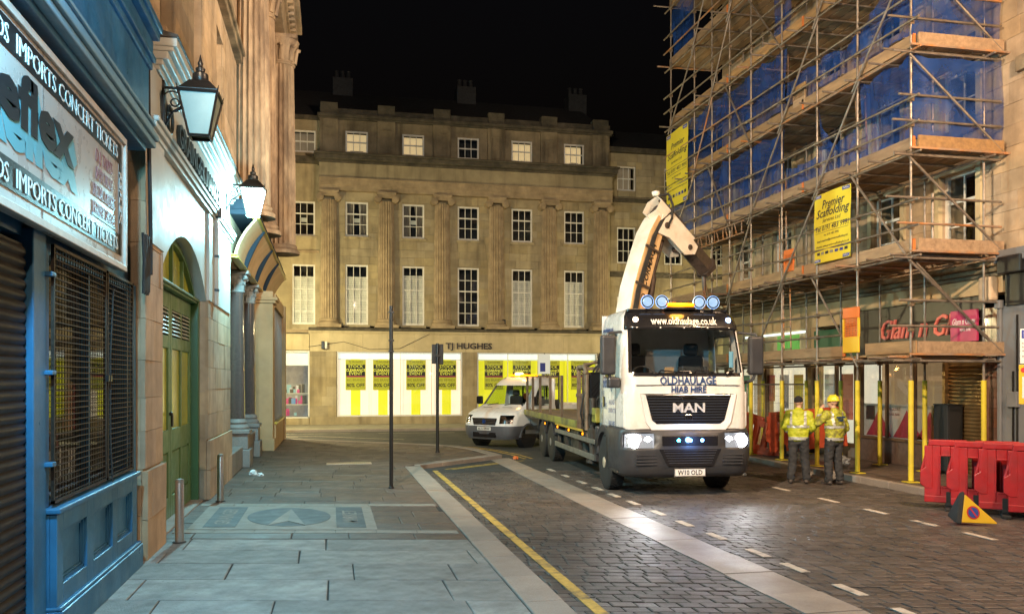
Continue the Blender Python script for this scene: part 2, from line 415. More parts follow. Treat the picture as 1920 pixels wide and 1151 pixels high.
# kerbs
y = 4.6
while y < 20.2:
    l = R.uniform(.85, 1.05); e = min(y+l, 20.42)
    O('kerbstone', MB().bx(1.715, 2.085, y+.004, e-.004, -.2, .004+R.uniform(-.003, .003)), m_kerb, pave, bevel=.012); y += l
def kerbline(pts, w, side, par, z1, ln=.9):
    for a, b in zip(pts, pts[1:]):
        a = Vector(a); b = Vector(b); d = b-a; n = max(1, round(d.length/ln)); e = d.normalized(); p = Vector((-e.y, e.x))*w*side
        for i in range(n):
            s = a+d*(i/n)+e*.004; t = a+d*((i+1)/n)-e*.004
            poly = [s, t, t+p, s+p]
            O('kerbstone', MB().prism([(q.x, q.y) for q in poly], -.24, z1+R.uniform(-.003, .003), 'xy'), m_kerb, par, bevel=.012)
kerbline([(2.085,20.43),(4.58,22.85),(4.32,25.0),(3.92,26.35),(3.0,27.4),(-1.4,31.0)], .30, 1, pave, .004)
kerbline([(10.72, 5.0), (10.72, 27.4)], .16, -1, pavr, .03)
kerbline([(-12, 36.45), (40, 36.45)], .16, -1, pavf, .008, 1.2)
C = [(10.9, 5.5), (13.3, 5.5), (13.3, 27.3), (10.9, 27.3)]
lay(C, 5.5, 34, .62, .75, 10.4, 13.6, .0, .008, .03, .05, m_pav, pavr, 'paver', R, wob=.003, limit=180)
# carriageway setts
D1 = [(2.10, 5.8), (4.19, 5.8), (4.19, 19.45), (2.10, 19.45)]
D2 = [(4.80, 5.2), (10.70, 5.2), (10.70, 19.45), (4.80, 19.45)]
lay(D1, 5.8, 21, .165, .215, 2.0, 4.3, .25, .014, RZ, .04, m_sett, road, 'sett', R, limit=110, jitz=.004)
lay(D2, 5.2, 23, .165, .215, 4.7, 10.8, .25, .014, RZ, .04, m_sett, road, 'sett', R, limit=180, jitz=.004)
y = 5.2
while y < 22.8:
    l = R.uniform(.7, 1.1)
    O('channel_slab', MB().bx(4.20, 4.785, y+.004, y+l-.004, -.2, RZ+.004+R.uniform(-.003, .003)), m_band, road if y < 19 else cross); y += l
# painted lines
O('yellow_line', MB().bx(2.34, 2.46, 5, 20.0, RZ+.002, RZ+.0085), m_yel, road)
for yy in (19.6, 18.3, 17.1, 16.0, 15.0, 14.0, 12.85, 11.8, 10.75, 9.6, 8.75, 7.7, 6.75): O('bay_dash', MB().bx(5.06, 5.17, yy-.24, yy+.24, RZ+.002, RZ+.0085), m_wln, road)
for yy in (15.2, 13.6, 12.25, 11.1, 10.0, 8.9): O('bay_dash', MB().bx(8.56, 8.66, yy-.28, yy+.28, RZ+.002, RZ+.0085), m_wln, road)
def stripe(pts, w, m, z=RZ+.003, par=cross, name='yellow_line'):
    b = MB(); P = [Vector(p) for p in pts]; off = []
    for i, p in enumerate(P):
        d = (P[min(i+1, len(P)-1)]-P[max(i-1, 0)]).normalized(); off.append(Vector((-d.y, d.x))*w/2)
    vs = [(p+o).to_3d()+Vector((0,0,z)) for p, o in zip(P, off)]+[(p-o).to_3d()+Vector((0,0,z)) for p, o in zip(P, off)]; n = len(P)
    b.add(vs, [(i, i+1, n+i+1, n+i) for i in range(n-1)]); return O(name, b, m, par)
for k in (.22, .42):
    stripe([(2.5+k*.8, 20.35-k*.25), (4.6+k, 22.2-k*.2)], .09, m_yel)
    stripe([(4.95+k, 22.6), (4.85+k, 24.0), (4.6+k, 25.4), (4.1+k, 26.9), (3.2+k, 28.0), (1.2, 29.9+k), (-1.0, 31.6+k)], .09, m_yel)
for a, b, yy in ((-3.5, .8, 35.2), (1.9, 5.0, 35.0), (-4, -1.2, 33.4)): stripe([(a, yy), (b, yy-.1)], .12, m_wln, name='lane_dash')
stripe([(-3, 34.0), (-.6, 33.6), (.6, 32.6), (2.6, 31.0)], .12, m_wln, name='edge_line')
# things set in or lying on the pavement
gr = thing('cellar_grille', 'metal slatted grille set flush into the brown paving', 'grille', (.44, 21.2, 0))
O('frame', MB().bx(-.10, .98, 20.95, 21.45, .001, .007), m_steel, gr)
gb = MB()
for i in range(22): gb.bx(-.06+i*.047, -.06+i*.047+.026, 21.0, 21.4, .005, .014)
O('bars', gb, m_steel, gr)
# ================================================================== blue record shop
shop = thing('record_shop', 'blue painted record shop front with mesh-covered window and lettered signboard', 'shop', (-2.15, 7.6, 0))
def P(name, m, *boxes, par=None, **k):
    b = MB(FL)
    for q in boxes: b.bx(*q)
    return O(name, b, m, par if par is not None else shop, **k)
P('rear_wall', m_dark, (2.5, 10.2, -1.5, -1.35, 0, 6.0), (2.5, 10.2, -1.4, -.1, 5.9, 6.0), (2.5, 10.2, -1.35, -.1, -.1, 0))
sl = MB()
for k in range(6):
    w = PI*k/5; sl.v.append(Vector((0, .022*math.sin(w), -.04+.08*k/5))); sl.v.append(Vector((2.2, .022*math.sin(w), -.04+.08*k/5)))
sl.f = [(2*k, 2*k+1, 2*k+3, 2*k+2) for k in range(5)]; sl.mi = [0]*5
m_shut = mat('dark roller shutter', (.009,.008,.007), .5, .2, var=.3, scale=4, dirt=.4, dirtcol=(.02,.018,.015))
sme = mesh_of(sl, 'slat', [m_shut], True); slm = Matrix(((0,1,0,0),(1,0,0,0),(0,0,1,0),(0,0,0,1)))
rs = P('roller_shutter', m_shut, (4.6, 6.80, -.06, -.04, 0, 3.0))
for k in range(37):
    o = share('slat', sme, rs, (0, 0, 0)); o.matrix_basis = Matrix.Translation((-.035, 4.6-7.6, .06+k*.08)) @ slm
P('door_post', m_blue, (6.82, 7.10, -.12, .03, 0, 3.12), bevel=.01)
P('shop_wall', m_blue, (4.0, 10.15, -.3, -.05, 3.06, 6.0), (9.86, 10.16, -.3, .03, 0, 3.06), (6.84, 7.0, -.3, -.12, 0, 3.06))
# stall riser with recessed panels
pan = [(7.28, 7.95), (8.16, 8.83), (9.02, 9.66)]
sr = wall(MB(FL), 7.12, 9.88, .26, .98, .10, .045, [(a, b, .42, .84) for a, b in pan])
sr.bx(7.12, 9.88, -.12, .045, 0, .975)
riser = O('stall_riser', sr, m_blue, shop, bevel=.006)
for a, b in pan:
    q = MB(FL)
    for i, t in enumerate((0, .022)):
        n = .046+.012*(1-i); q.bx(a+t, b-t, n-.002, n+.012, .42+t, .42+t+.02).bx(a+t, b-t, n-.002, n+.012, .84-t-.02, .84-t)
        q.bx(a+t, a+t+.02, n-.002, n+.012, .42+t, .84-t).bx(b-t-.02, b-t, n-.002, n+.012, .42+t, .84-t)
    O('panel_moulding', q, m_blue, riser)
P('plinth', m_blue, (7.10, 9.95, .0, .15, .0, .24), (7.10, 9.94, .0, .135, .24, .27), par=riser, bevel=.01)
P('sill', m_blue, (7.09, 9.92, -.1, .135, .985, 1.03), par=riser, bevel=.012)
# window: frame, glass, display and two mesh guards
P('window_frame', m_blue, (7.12, 7.20, -.1, .02, 1.03, 3.06), (9.76, 9.86, -.1, .02, 1.03, 3.06), (7.2, 9.76, -.1, .02, 2.98, 3.06), (8.46, 8.52, -.1, -.02, 1.03, 2.98), bevel=.006)
P('shop_window', m_glass, (7.2, 9.76, -.075, -.07, 1.03, 2.98))
rr = random.Random(5)
for k in range(16):
    u = rr.uniform(7.25, 9.6); c = rr.choice([(.25,.06,.05), (.5,.5,.48), (.1,.1,.12), (.35,.3,.05), (.08,.15,.25), (.3,.28,.26)])
    h = rr.uniform(.15, .5); z0 = 1.05+rr.choice((0, .0, .45, .9)); w = rr.uniform(.15, .34)
    P('record_sleeve', mat('sleeve %d' % (k % 6), c, .5, var=.4, scale=12), (u, u+w, -.55-rr.random()*.3, -.5, z0, z0+h), label='record sleeve on display')
P('display_shelf', mat('shelf grey', (.12,.12,.12), .6), (7.2, 9.75, -.9, -.25, 1.0, 1.04), (7.2, 9.75, -.8, -.5, 1.47, 1.49), (7.2, 9.75, -.8, -.5, 1.92, 1.94))
m_wire = mat('rusty guard wire', (.045,.035,.028), .5, .6, var=.4, scale=20)
for (a, b) in ((7.14, 8.72), (8.76, 9.84)):
    g = thing('x', '', '') if False else None
    fr = MB(FL)
    for q in ((a, b, .05, .075, 1.06, 1.085), (a, b, .05, .075, 3.03, 3.055), (a, a+.025, .05, .075, 1.06, 3.05), (b-.025, b, .05, .075, 1.06, 3.05)): fr.bx(*q)
    fo = O('window_guard', fr, m_wire, shop)
    wr = MB(FL)
    for i in range(40): z = 1.10+i*.0485; wr.bx(a, b, .058, .067, z, z+.0075)
    n = int((b-a)/.075)
    for i in range(n): u = a+.03+i*.075; wr.bx(u, u+.004, .052, .058, 1.08, 3.04)
    O('wire_mesh', wr, m_wire, fo, kind='stuff')
for u in (8.70, 8.79): P('padlock', m_black, (u-.025, u+.025, .075, .10, 2.0, 2.06))
for z in (1.35, 2.05, 2.8): P('guard_bracket', m_blue, (7.06, 7.16, .02, .085, z, z+.035), bevel=.006)
O('guard_cable', MB(FL).tube([(8.82, .10, 1.04), (8.78, .09, 1.5), (8.80, .085, 2.2), (8.9, .09, 2.9)], .008, 6), m_rubber, shop)
# signboard
m_sgn = mat('painted signboard', (.40,.375,.355), .3, var=.06, scale=2, dirt=.3, dirtcol=(.34,.31,.29), dscale=2, coat=.3)
sg = P('signboard', m_sgn, (3.2, 9.22, .02, .12, 3.12, 4.42), bevel=.004)
P('sign_border', mat('sign frame wood', (.50,.46,.41), .5, var=.15, scale=6), (3.2, 9.22, .10, .145, 3.10, 3.16), (3.2, 9.22, .10, .145, 4.37, 4.43), (9.17, 9.23, .10, .145, 3.16, 4.37), par=sg, bevel=.006)
P('sign_seam', m_black, (6.72, 6.727, .12, .122, 3.16, 4.37), par=sg)
P('sign_strip', m_black, (3.2, 9.08, .12, .124, 4.13, 4.33), (3.2, 9.0, .12, .124, 3.24, 3.44), (8.96, 9.08, .12, .124, 3.24, 4.13), par=sg)
m_let = mat('white sign lettering', (.62,.61,.58), .4)
mx_ = lambda t: max(v[0] for v in textmesh(t, 0, 0, 'LEFT')[0])
for z in (4.165, 3.275):
    full = 'IMPORTS CONCERT TICKETS'; k_ = 2.75/mx_(full)
    for i, wd_ in enumerate(full.split()):
        pre = ' '.join(full.split()[:i+1]); O('lettering', MB(FL).text(wd_, .185, 8.92-2.75+k_*(mx_(pre)-mx_(wd_)), .124, z, .003, 0, align='LEFT', sx=k_/.185), m_let, sg)
    O('lettering', MB(FL).text('CDS', .185, 6.05, .124, z, .003, 0, align='RIGHT'), m_let, sg)
O('lettering', MB(FL).text('REFLEX', .135, 8.985, .124, 4.06, .003, .012, align='LEFT', vert=True, sx=1.15), m_let, sg)
m_red = mat('maroon lettering', (.22,.035,.045), .4)
for i, (st, sx) in enumerate((('D.J. TAPES', .8), ('IMPORTS', .9), ('SPECIAL ORDERS', .62), ('FAX(0191 2603245', .58))): O('lettering', MB(FL).text(st, .165, 8.42, .122, 3.95-.158*i, .003, -.004, shear=.15, sx=sx), m_red, sg)
P('underline', mat('sign blue', (.05,.17,.30), .4), (8.02, 8.82, .12, .124, 3.455, 3.475), par=sg)
m_logo = mat('logo teal shade', (.10,.30,.36), .35); m_logd = mat('logo black', (.015,.017,.02), .3)
lg = MB(FL)
for i in range(9): lg.text('Reflex', .50, 7.42+.012*i, .122+.0002*i, 3.70-.020*i, .0006, .04, sx=1.62, align='RIGHT')
O('logo_shade', lg, m_logo, sg)
O('logo', MB(FL).text('Reflex', .50, 7.40, .1255, 3.72, .003, .04, sx=1.62, align='RIGHT'), m_logd, sg)
# projecting fascia box with mouldings
m_bluel = mat('pale lit worn blue paint', (.16,.30,.40), .42, var=.2, scale=3, dirt=.5, dirtcol=(.035,.14,.25), dscale=3)  # paler blue: light falling on the lower moulding is put into the colour
fb = P('fascia_box', m_blue, (3.0, 9.98, -.05, .20, 4.60, 5.86))
mo = MB(FL)
for (n0, n1, z0, z1) in ((.0, .27, 4.56, 4.63), (.0, .30, 4.63, 4.70), (.0, .245, 4.70, 4.80), (.0, .27, 4.80, 4.84)): mo.bx(2.9, 10.02, n0, n1, z0, z1)
O('lower_moulding', mo, m_bluel, fb, bevel=.015)
mo = MB(FL)
for (n0, n1, z0, z1) in ((.0, .235, 5.42, 5.50), (.0, .27, 5.50, 5.56), (.0, .24, 5.56, 5.74), (.0, .31, 5.74, 5.82), (.0, .34, 5.82, 5.90)): mo.bx(2.9, 10.02, n0, n1, z0, z1)
O('upper_cornice', mo, m_blue, fb, bevel=.012)
sf = MB(FL).bx(3.0, 9.9, -.02, .19, 4.50, 4.585); O('soffit', sf, m_blue, fb, bevel=.01)
P('junction_box', m_blue, (10.0, 10.10, .08, .20, 4.60, 4.70), bevel=.01)
# cables dropping down the joint between shop and pier
cb = MB()
cb.tube([(-1.99, 10.16, 5.5), (-1.985, 10.17, 4.6), (-1.98, 10.20, 4.1), (-1.985, 10.26, 3.7), (-1.98, 10.24, 3.2)], .022, 8)
for i in range(9): cb.tube([(-2.0+.01*(i % 3), 9.93+i*.034, 3.62-.012*(i*5 % 4)), (-1.99, 9.94+i*.034, 3.3), (-2.0, 9.95+i*.035, 2.96+.02*(i*7 % 3))], .017, 6)
O('cable_bundle', cb, m_rubber, shop, smooth=True)
# ================================================================== market entrance
mk = thing('market_entrance', 'stone market entrance with green arched doors and raised name lettering', 'building', (-2.15, 15, 0))
def K(name, m, *boxes, par=None, **k): return P(name, m, *boxes, par=par if par is not None else mk, **k)
m_spand = mat('painted render', (.50,.52,.49), .5, var=.07, scale=1.5, bump=.06, bscale=14, dirt=.25, dirtcol=(.33,.33,.30), dscale=1.2)
def pier(u0, u1, n, zt, bl):
    K('pier', m_sand, (u0+.01, u1-.01, -.35, n-.03, 0, zt))
    ashlar(FL, mk, m_sand, u0, u1, 1.02, zt, n, .42, bl, th=.05)
    ashlar(FL, mk, m_sand, u0-.03, u1+.03, 0, 1.0, n+.035, .5, bl, th=.06)
    # return face towards the street end
    fr = Frame((-2.15, u0, 0), (1, 0, 0), (0, -1))
    ashlar(fr, mk, m_sand, -.24, n-.052, 1.02, zt, .0, .42, .5, th=.03)
    ashlar(fr, mk, m_sand, -.24, n-.03, 0, 1.0, .035, .5, .5, th=.03)
pier(10.20, 11.23, .12, 4.85, .8)
pier(15.25, 18.5, .12, 4.85, 1.0)
# arch spandrel: polygon with segmental arch cut out
ac, aw, zs, rise = 13.24, 1.99, 3.36, .72
Rr = (aw*aw+rise*rise)/(2*rise)
arc = [(ac+aw*math.cos(w), 0) for w in ()]
th = math.asin(aw/Rr); arcpts = [(ac+Rr*math.sin(-th+2*th*i/24), zs+rise-Rr+Rr*math.cos(-th+2*th*i/24)) for i in range(25)]
sp = MB(FL)
for a, b in zip(arcpts, arcpts[1:]): sp.hexa([(a[0], -.3, a[1]), (b[0], -.3, b[1]), (b[0], .09, b[1]), (a[0], .09, a[1])], [(a[0], -.3, 4.9), (b[0], -.3, 4.9), (b[0], .09, 4.9), (a[0], .09, 4.9)])
O('arch_spandrel', sp, m_spand, mk)
K('render_panel', m_spand, (15.24, 18.3, -.02, .135, 3.38, 4.88)); K('render_panel', m_spand, (10.45, 11.24, -.02, .135, 3.6, 4.88))
K('drainpipe', m_spand, (15.9, 15.97, .12, .20, 3.35, 4.9), bevel=.02)
for z in (3.6, 4.2): K('pipe_clip', m_black, (15.88, 15.99, .12, .21, z, z+.04))
K('hopper', m_black, (15.84, 16.03, .12, .26, 4.9, 5.08), bevel=.02)
K('moulding', m_spand, (10.4, 18.6, -.1, .16, 4.86, 4.92), (10.4, 18.6, -.1, .20, 4.92, 4.99), (10.4, 18.6, -.1, .23, 4.99, 5.05), bevel=.012)
K('frieze', m_spand, (10.4, 18.5, -.3, .10, 5.05, 5.74))
K('cornice', m_spand, (10.9, 18.9, -.3, .14, 5.74, 5.80), (10.9, 18.9, -.3, .18, 5.80, 5.87), (10.9, 18.95, -.3, .24, 5.87, 5.97), (10.9, 19.0, -.3, .34, 6.03, 6.14), (10.9, 19.0, -.3, .30, 5.97, 6.03), bevel=.015)
lead = MB(FL).hexa([(10.88, .36, 6.14), (19.02, .36, 6.14), (19.02, -.3, 6.14), (10.88, -.3, 6.14)], [(10.88, .355, 6.17), (19.02, .355, 6.17), (19.02, -.3, 6.33), (10.88, -.3, 6.33)])
O('lead_flashing', lead, mat('old lead', (.07,.065,.06), .6, .2, var=.5, scale=6, bump=.5, bscale=25), mk)
O('lettering', MB(FL).text('GRAINGER MARKET', .44, 14.45, .102, 5.22, .05, .012, sx=1.12), mat('bronze letters', (.05,.06,.06), .4, .6), mk)
rg = MB(FL)
for i in range(20):
    w0, w1 = 2*PI*i/20, 2*PI*(i+1)/20
    rg.cyl((11.72+.17*math.cos(w0), .12, 5.38+.17*math.sin(w0)), (11.72+.17*math.cos(w1), .12, 5.38+.17*math.sin(w1)), .022, n=6)
O('ring_emblem', rg, mat('bronze letters', (0,0,0)), mk, smooth=True)
# doors and fanlight
dz = 3.30
K('door_frame', m_dgreen, (15.10, 15.24, -.28, -.02, 0, zs), (11.24, 11.36, -.28, -.02, 0, zs), bevel=.01)
K('transom', m_green, (11.36, 15.10, -.26, -.04, dz, zs+.02), (11.3, 15.12, -.22, .0, dz+.03, dz+.07), bevel=.01)
for d0, d1 in ((11.37, 13.22), (13.24, 15.09)):
    n0, n1 = -.20, -.14
    c = (d0+d1)/2
    hs = [(a, b, z0, z1) for (a, b) in ((d0+.14, c-.05), (c+.05, d1-.14)) for z0, z1 in ((.32, .98), (1.30, 2.48), (2.66, 3.06))]
    lf = wall(MB(FL), d0, d1, .02, dz-.01, n1, n0, hs)
    dr = O('door_leaf', lf, m_green, mk, bevel=.008)
    for (a, b, z0, z1) in hs:
        if z0 < .5: P('panel', m_green, (a+.03, b-.03, n0+.01, n1-.018, z0+.03, z1-.03), (a, b, n0+.01, n1-.035, z0, z1), par=dr, bevel=.01)
        elif z0 < 2: P('glazed_panel', mat('reeded glass yellow reflection', (.45,.46,.07), .18, var=.15, scale=3, spec=.8), (a, b, n0+.02, n1-.03, z0, z1), par=dr)  # reflection of the yellow store windows put into the glass colour
        else:
            lv = MB(FL)
            for i in range(7):
                z = z0+.02+i*(z1-z0)/7
                lv.hexa([(a, n0+.01, z+.045), (b, n0+.01, z+.045), (b, n1+.006, z), (a, n1+.006, z)], [(a, n0+.01, z+.057), (b, n0+.01, z+.057), (b, n1+.006, z+.012), (a, n1+.006, z+.012)])
            O('louvre', lv, mat('pale louvre paint', (.42,.47,.42), .4), dr)
P('push_plate', m_black, (13.28, 13.36, -.14, -.115, 1.34, 1.52), par=mk); K('door_knob', m_black, (13.12, 13.17, -.14, -.09, 1.5, 1.56), bevel=.02)
fl = MB(FL)
for a, b in zip(arcpts, arcpts[1:]): fl.hexa([(a[0], -.2, a[1]-.09), (b[0], -.2, b[1]-.09), (b[0], -.08, b[1]-.09), (a[0], -.08, a[1]-.09)], [(a[0], -.2, a[1]), (b[0], -.2, b[1]), (b[0], -.08, b[1]), (a[0], -.08, a[1])])
for u in (12.3, 13.2, 14.1): fl.bx(u-.035, u+.035, -.19, -.1, zs, zs+rise-.04-(.16 if u != 13.2 else 0))
O('fanlight_frame', fl, m_green, mk)
fg = MB(FL).prism([(ac-aw, zs)]+arcpts+[(ac+aw, zs)], -.16, -.15); O('fanlight_glass', fg, mat('reeded glass yellow reflection', (0,0,0)), mk)
K('threshold', m_kerb, (11.3, 15.2, -.3, .05, -.02, .02))
K('rear_wall', m_dark, (11.2, 18.5, -.62, -.5, 0, 6.2), (18.4, 18.5, -.5, -.3, 0, 6.2))
# upper storeys of the market block: ashlar with tall openings
uph = [(12.6, 13.7, 6.9, 9.4), (15.6, 16.7, 6.9, 9.4), (18.6, 19.7, 6.9, 9.4), (12.6, 13.7, 10.6, 12.6), (15.6, 16.7, 10.6, 12.6), (18.6, 19.7, 10.6, 12.6)]
up = wall(MB(FL), 5.0, 22.6, 5.9, 16, -.20, -.7, uph); O('upper_wall', up, m_sand, mk)
ashlar(FL, mk, m_sand, 5.0, 22.6, 6.18, 16, -.165, .48, 1.25, holes=uph, limit=220)
for (a, b, z0, z1) in uph:
    w = P('window', m_white, (a+.0, a+.07, -.58, -.5, z0, z1), (b-.07, b, -.58, -.5, z0, z1), (a+.07, b-.07, -.58, -.5, z1-.07, z1), (a+.07, b-.07, -.58, -.5, z0, z0+.07), (a+.07, b-.07, -.57, -.52, (z0+z1)/2-.03, (z0+z1)/2+.03), ((a+b)/2-.015, (a+b)/2+.015, -.565, -.53, z0+.07, z1-.07), par=mk)
    P('pane', m_glassd, (a+.07, b-.07, -.555, -.55, z0+.07, z1-.07), par=w)
    P('sill', m_sand, (a-.1, b+.1, -.5, -.06, z0-.14, z0), par=mk, bevel=.01)
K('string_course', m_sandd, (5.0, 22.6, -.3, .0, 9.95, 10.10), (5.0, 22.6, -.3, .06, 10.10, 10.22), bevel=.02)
K('interior_wall', m_dark, (5.0, 22.6, -1.9, -1.8, 5.9, 16))
# bollards
m_bol = m_steel
def bollard(x, y, label, h=.78, r=.055):
    t = thing('bollard', label, 'bollard', (x, y, 0))
    O('shaft', MB().lathe([(r*1.0, -.05), (r, h-.05), (r*.96, h-.04), (r*.96, h-.035), (r, h-.03), (r, h-.01), (r*.85, h)], (x, y, 0), 20), m_bol, t, smooth=True)
    O('cap', MB().lathe([(r*.86, h-.005), (r*.7, h+.008), (r*.1, h+.012)], (x, y, 0), 20), m_bol, t, smooth=True)
    O('base_ring', MB().lathe([(r*1.5, 0), (r*1.5, .008), (r*1.02, .012)], (x, y, 0), 20), m_joint, t)
bollard(-1.84, 11.25, 'stainless steel bollard beside the stone pier of the green doors')
bollard(-1.80, 14.95, 'stainless steel bollard beyond the green doors by the rendered pier')
# ================================================================== corner building with granite columns
cn = thing('corner_building', 'sandstone corner building with giant fluted columns above polished granite shop columns', 'building', (-1.7, 26, 0))
def N_(name, m, *boxes, par=None, **k): return P(name, m, *boxes, par=par if par is not None else cn, **k)
m_gran = mat('polished pink granite', (.085,.062,.056), .14, var=.7, scale=90, coat=.6)
m_granp = mat('grey granite', (.22,.20,.185), .6, var=.3, scale=70, bump=.2, bscale=90, dirt=.4, dirtcol=(.1,.09,.08))
m_tan = mat('tan painted stone', (.52,.36,.19), .7, var=.12, scale=1.5, bump=.15, bscale=30, dirt=.35, dirtcol=(.30,.20,.10), dscale=1)
cap_st = mat('carved capital stone', (.30,.31,.30), .8, var=.2, scale=6, dirt=.4, dirtcol=(.14,.14,.13))
for y in (21.0, 23.9):
    x = -2.16; co = thing('granite_column', '', '') if False else None
    N_('pedestal', m_granp, (y-.36, y+.36, -.45, .32, 0, .42), (y-.31, y+.31, -.4, .27, .42, .78), (y-.36, y+.36, -.45, .31, .78, .88), bevel=.02)
    cl = O('column', MB().lathe([(.185, 1.12), (.18, 1.9), (.16, 4.1)], (x, y, 0), 28), m_gran, cn, smooth=True)
    O('column_base', MB().lathe([(.27, .88), (.28, .93), (.25, .98), (.21, 1.0), (.235, 1.04), (.22, 1.08), (.185, 1.125)], (x, y, 0), 28), m_granp, cl, smooth=True)
    cp = MB().lathe([(.165, 4.08), (.19, 4.10), (.165, 4.14), (.18, 4.3), (.24, 4.46), (.28, 4.5)], (x, y, 0), 20)
    for tier, (zz, rr0, hh) in enumerate(((4.13, .17, .17), (4.25, .185, .2))):
        for i in range(8):
            w = 2*PI*(i+.5*tier)/8; e = Vector((math.cos(w), math.sin(w), 0)); s_ = Vector((-math.sin(w), math.cos(w), 0)); c0 = Vector((x, y, zz))
            a = c0+e*rr0; pts = [a-s_*.05, a+s_*.05, a+s_*.055+e*.03+Vector((0,0,hh*.7)), a-s_*.055+e*.03+Vector((0,0,hh*.7)), a+s_*.03+e*.085+Vector((0,0,hh)), a-s_*.03+e*.085+Vector((0,0,hh)), a+e*.10+Vector((0,0,hh*.78))]
            cp.add(pts, [(0,1,2,3), (3,2,4,5), (5,4,6)])
    for i in range(4):
        w = PI/4+PI/2*i; e = Vector((math.cos(w), math.sin(w), 0)); c0 = Vector((x, y, 4.43))+e*.27
        cp.cyl(c0-Vector((-e.y, e.x, 0))*.035, c0+Vector((-e.y, e.x, 0))*.035, .055, n=10)
    O('capital', cp, cap_st, cl)
    N_('abacus', cap_st, (y-.29, y+.29, -.30, .28, 4.5, 4.58), bevel=.015)
N_('low_wall', m_granp, (21.37, 23.53, -.4, .16, 0, .62), (21.4, 23.5, -.42, .20, .62, .70), (18.5, 20.63, -.4, .16, 0, .5), bevel=.02)
N_('column_recess', m_tan, (18.5, 25.4, -.95, -.55, 0, 4.6))
N_('recess_window', m_glassd, (21.5, 23.4, -.55, -.54, .7, 4.2))
N_('recess_frame', m_dgreen, (21.4, 21.5, -.56, -.48, .7, 4.3), (23.4, 23.5, -.56, -.48, .7, 4.3), (22.4, 22.47, -.56, -.48, .7, 4.3), (21.5, 23.4, -.56, -.48, 4.2, 4.3), (24.5, 24.7, -.56, -.45, .0, 4.5))
# corner pier block with barred shop window on the street face
cw = [(26.25, 30.45, .78, 4.2)]
N_('corner_block', m_tan, (25.5, 26.25, -.9, .52, 0, 4.6), (30.45, 30.95, -.9, .62, 0, 4.6), (26.25, 30.45, -.9, .56, 0, .78), (26.25, 30.45, -.9, .56, 4.2, 4.6))
N_('corner_moulding', m_tan, (25.42, 26.3, -.9, .60, 4.25, 4.33), (25.38, 26.3, -.9, .66, 4.33, 4.42), bevel=.02); N_('corner_plinth', m_tan, (25.45, 26.25, -.9, .57, 0, .35), bevel=.02)
cwn = N_('shop_window', m_glassd, (26.25, 30.45, .40, .405, .78, 4.2))
N_('window_sill', mat('gold trim', (.55,.42,.07), .35, .6), (26.2, 30.5, .4, .60, .74, .80))
for k in range(8): P('mullion', mat('grey mullion', (.34,.38,.40), .4, .3), (26.25+k*.6-.035, 26.25+k*.6+.035, .38, .50, .80, 4.2), par=cn)
N_('window_backing', m_dark, (26.25, 30.45, -.3, -.25, .78, 4.2))
# leaning fascia panels with scrolled ribs and gold-coloured strips
m_gold = MATS['gold trim']
fp = MB(FL)
def prof(t): return (.14+.40*t*t+.04*t, 4.62+.92*t)
for y0, y1 in ((19.4, 21.0), (21.12, 23.9), (24.02, 26.6), (26.72, 30.9)):
    q = MB(FL)
    for i in range(8):
        a, b = prof(i/8), prof((i+1)/8)
        q.hexa([(y0, a[0]-.06, a[1]), (y1, a[0]-.06, a[1]), (y1, a[0], a[1]), (y0, a[0], a[1])], [(y0, b[0]-.06, b[1]), (y1, b[0]-.06, b[1]), (y1, b[0], b[1]), (y0, b[0], b[1])])
    O('fascia_panel', q, m_tan, cn)
m_rib = mat('slate blue scroll', (.018,.028,.040), .85, spec=.15)
for y in (21.06, 23.96, 26.66):
    q = MB(FL)
    for i in range(10):
        a, b = prof(i/10), prof((i+1)/10); wv = .07+.05*math.sin(PI*i/9)
        q.hexa([(y-.05, a[0]-.05, a[1]), (y+.05, a[0]-.05, a[1]), (y+.05, a[0]+wv, a[1]), (y-.05, a[0]+wv, a[1])], [(y-.05, b[0]-.05, b[1]), (y+.05, b[0]-.05, b[1]), (y+.05, b[0]+.07+.05*math.sin(PI*(i+1)/9), b[1]), (y-.05, b[0]+.07+.05*math.sin(PI*(i+1)/9), b[1])])
    O('scroll_bracket', q, m_rib, cn)
N_('gold_strip', m_gold, (18.6, 26.5, .10, .26, 4.585, 4.61), (18.6, 26.5, .10, .22, 4.64, 4.66))
N_('gold_strip', m_gold, (19.3, 30.95, .48, .64, 5.54, 5.57), (19.3, 30.95, .48, .60, 5.60, 5.62))
N_('fascia_cornice', m_rib, (19.3, 31.0, -.5, .60, 5.62, 5.74), (19.3, 31.05, -.5, .52, 5.74, 5.96), bevel=.02)
N_('first_floor_wall', m_sand, (18.6, 30.9, -1.2, .02, 4.6, 6.3))
# giant order above
uh = [(26.3, 27.5, 7.2, 10.2), (26.3, 27.5, 11.2, 13.0), (22.9, 22.95, 7, 7.1)]
O('upper_wall', wall(MB(FL), 22.6, 30.9, 6.1, 15.2, -.02, -.8, uh), m_sand, cn)
ashlar(FL, cn, m_sand, 22.6, 30.9, 6.14, 13.2, .01, .48, 1.25, holes=uh, limit=120)
for (a, b, z0, z1) in uh[:2]:
    w = N_('window', m_white, (a, a+.07, -.3, -.22, z0, z1), (b-.07, b, -.3, -.22, z0, z1), (a+.07, b-.07, -.3, -.22, (z0+z1)/2-.04, (z0+z1)/2+.04), (a+.07, b-.07, -.3, -.22, z1-.07, z1))
    P('pane', m_glassd, (a+.07, b-.07, -.275, -.27, z0, z1-.07), par=w)
    N_('window_hood', m_sandd, (a-.25, b+.25, 0, .30, z1+.25, z1+.40), (a-.2, b+.2, 0, .18, z1+.10, z1+.25), bevel=.02)
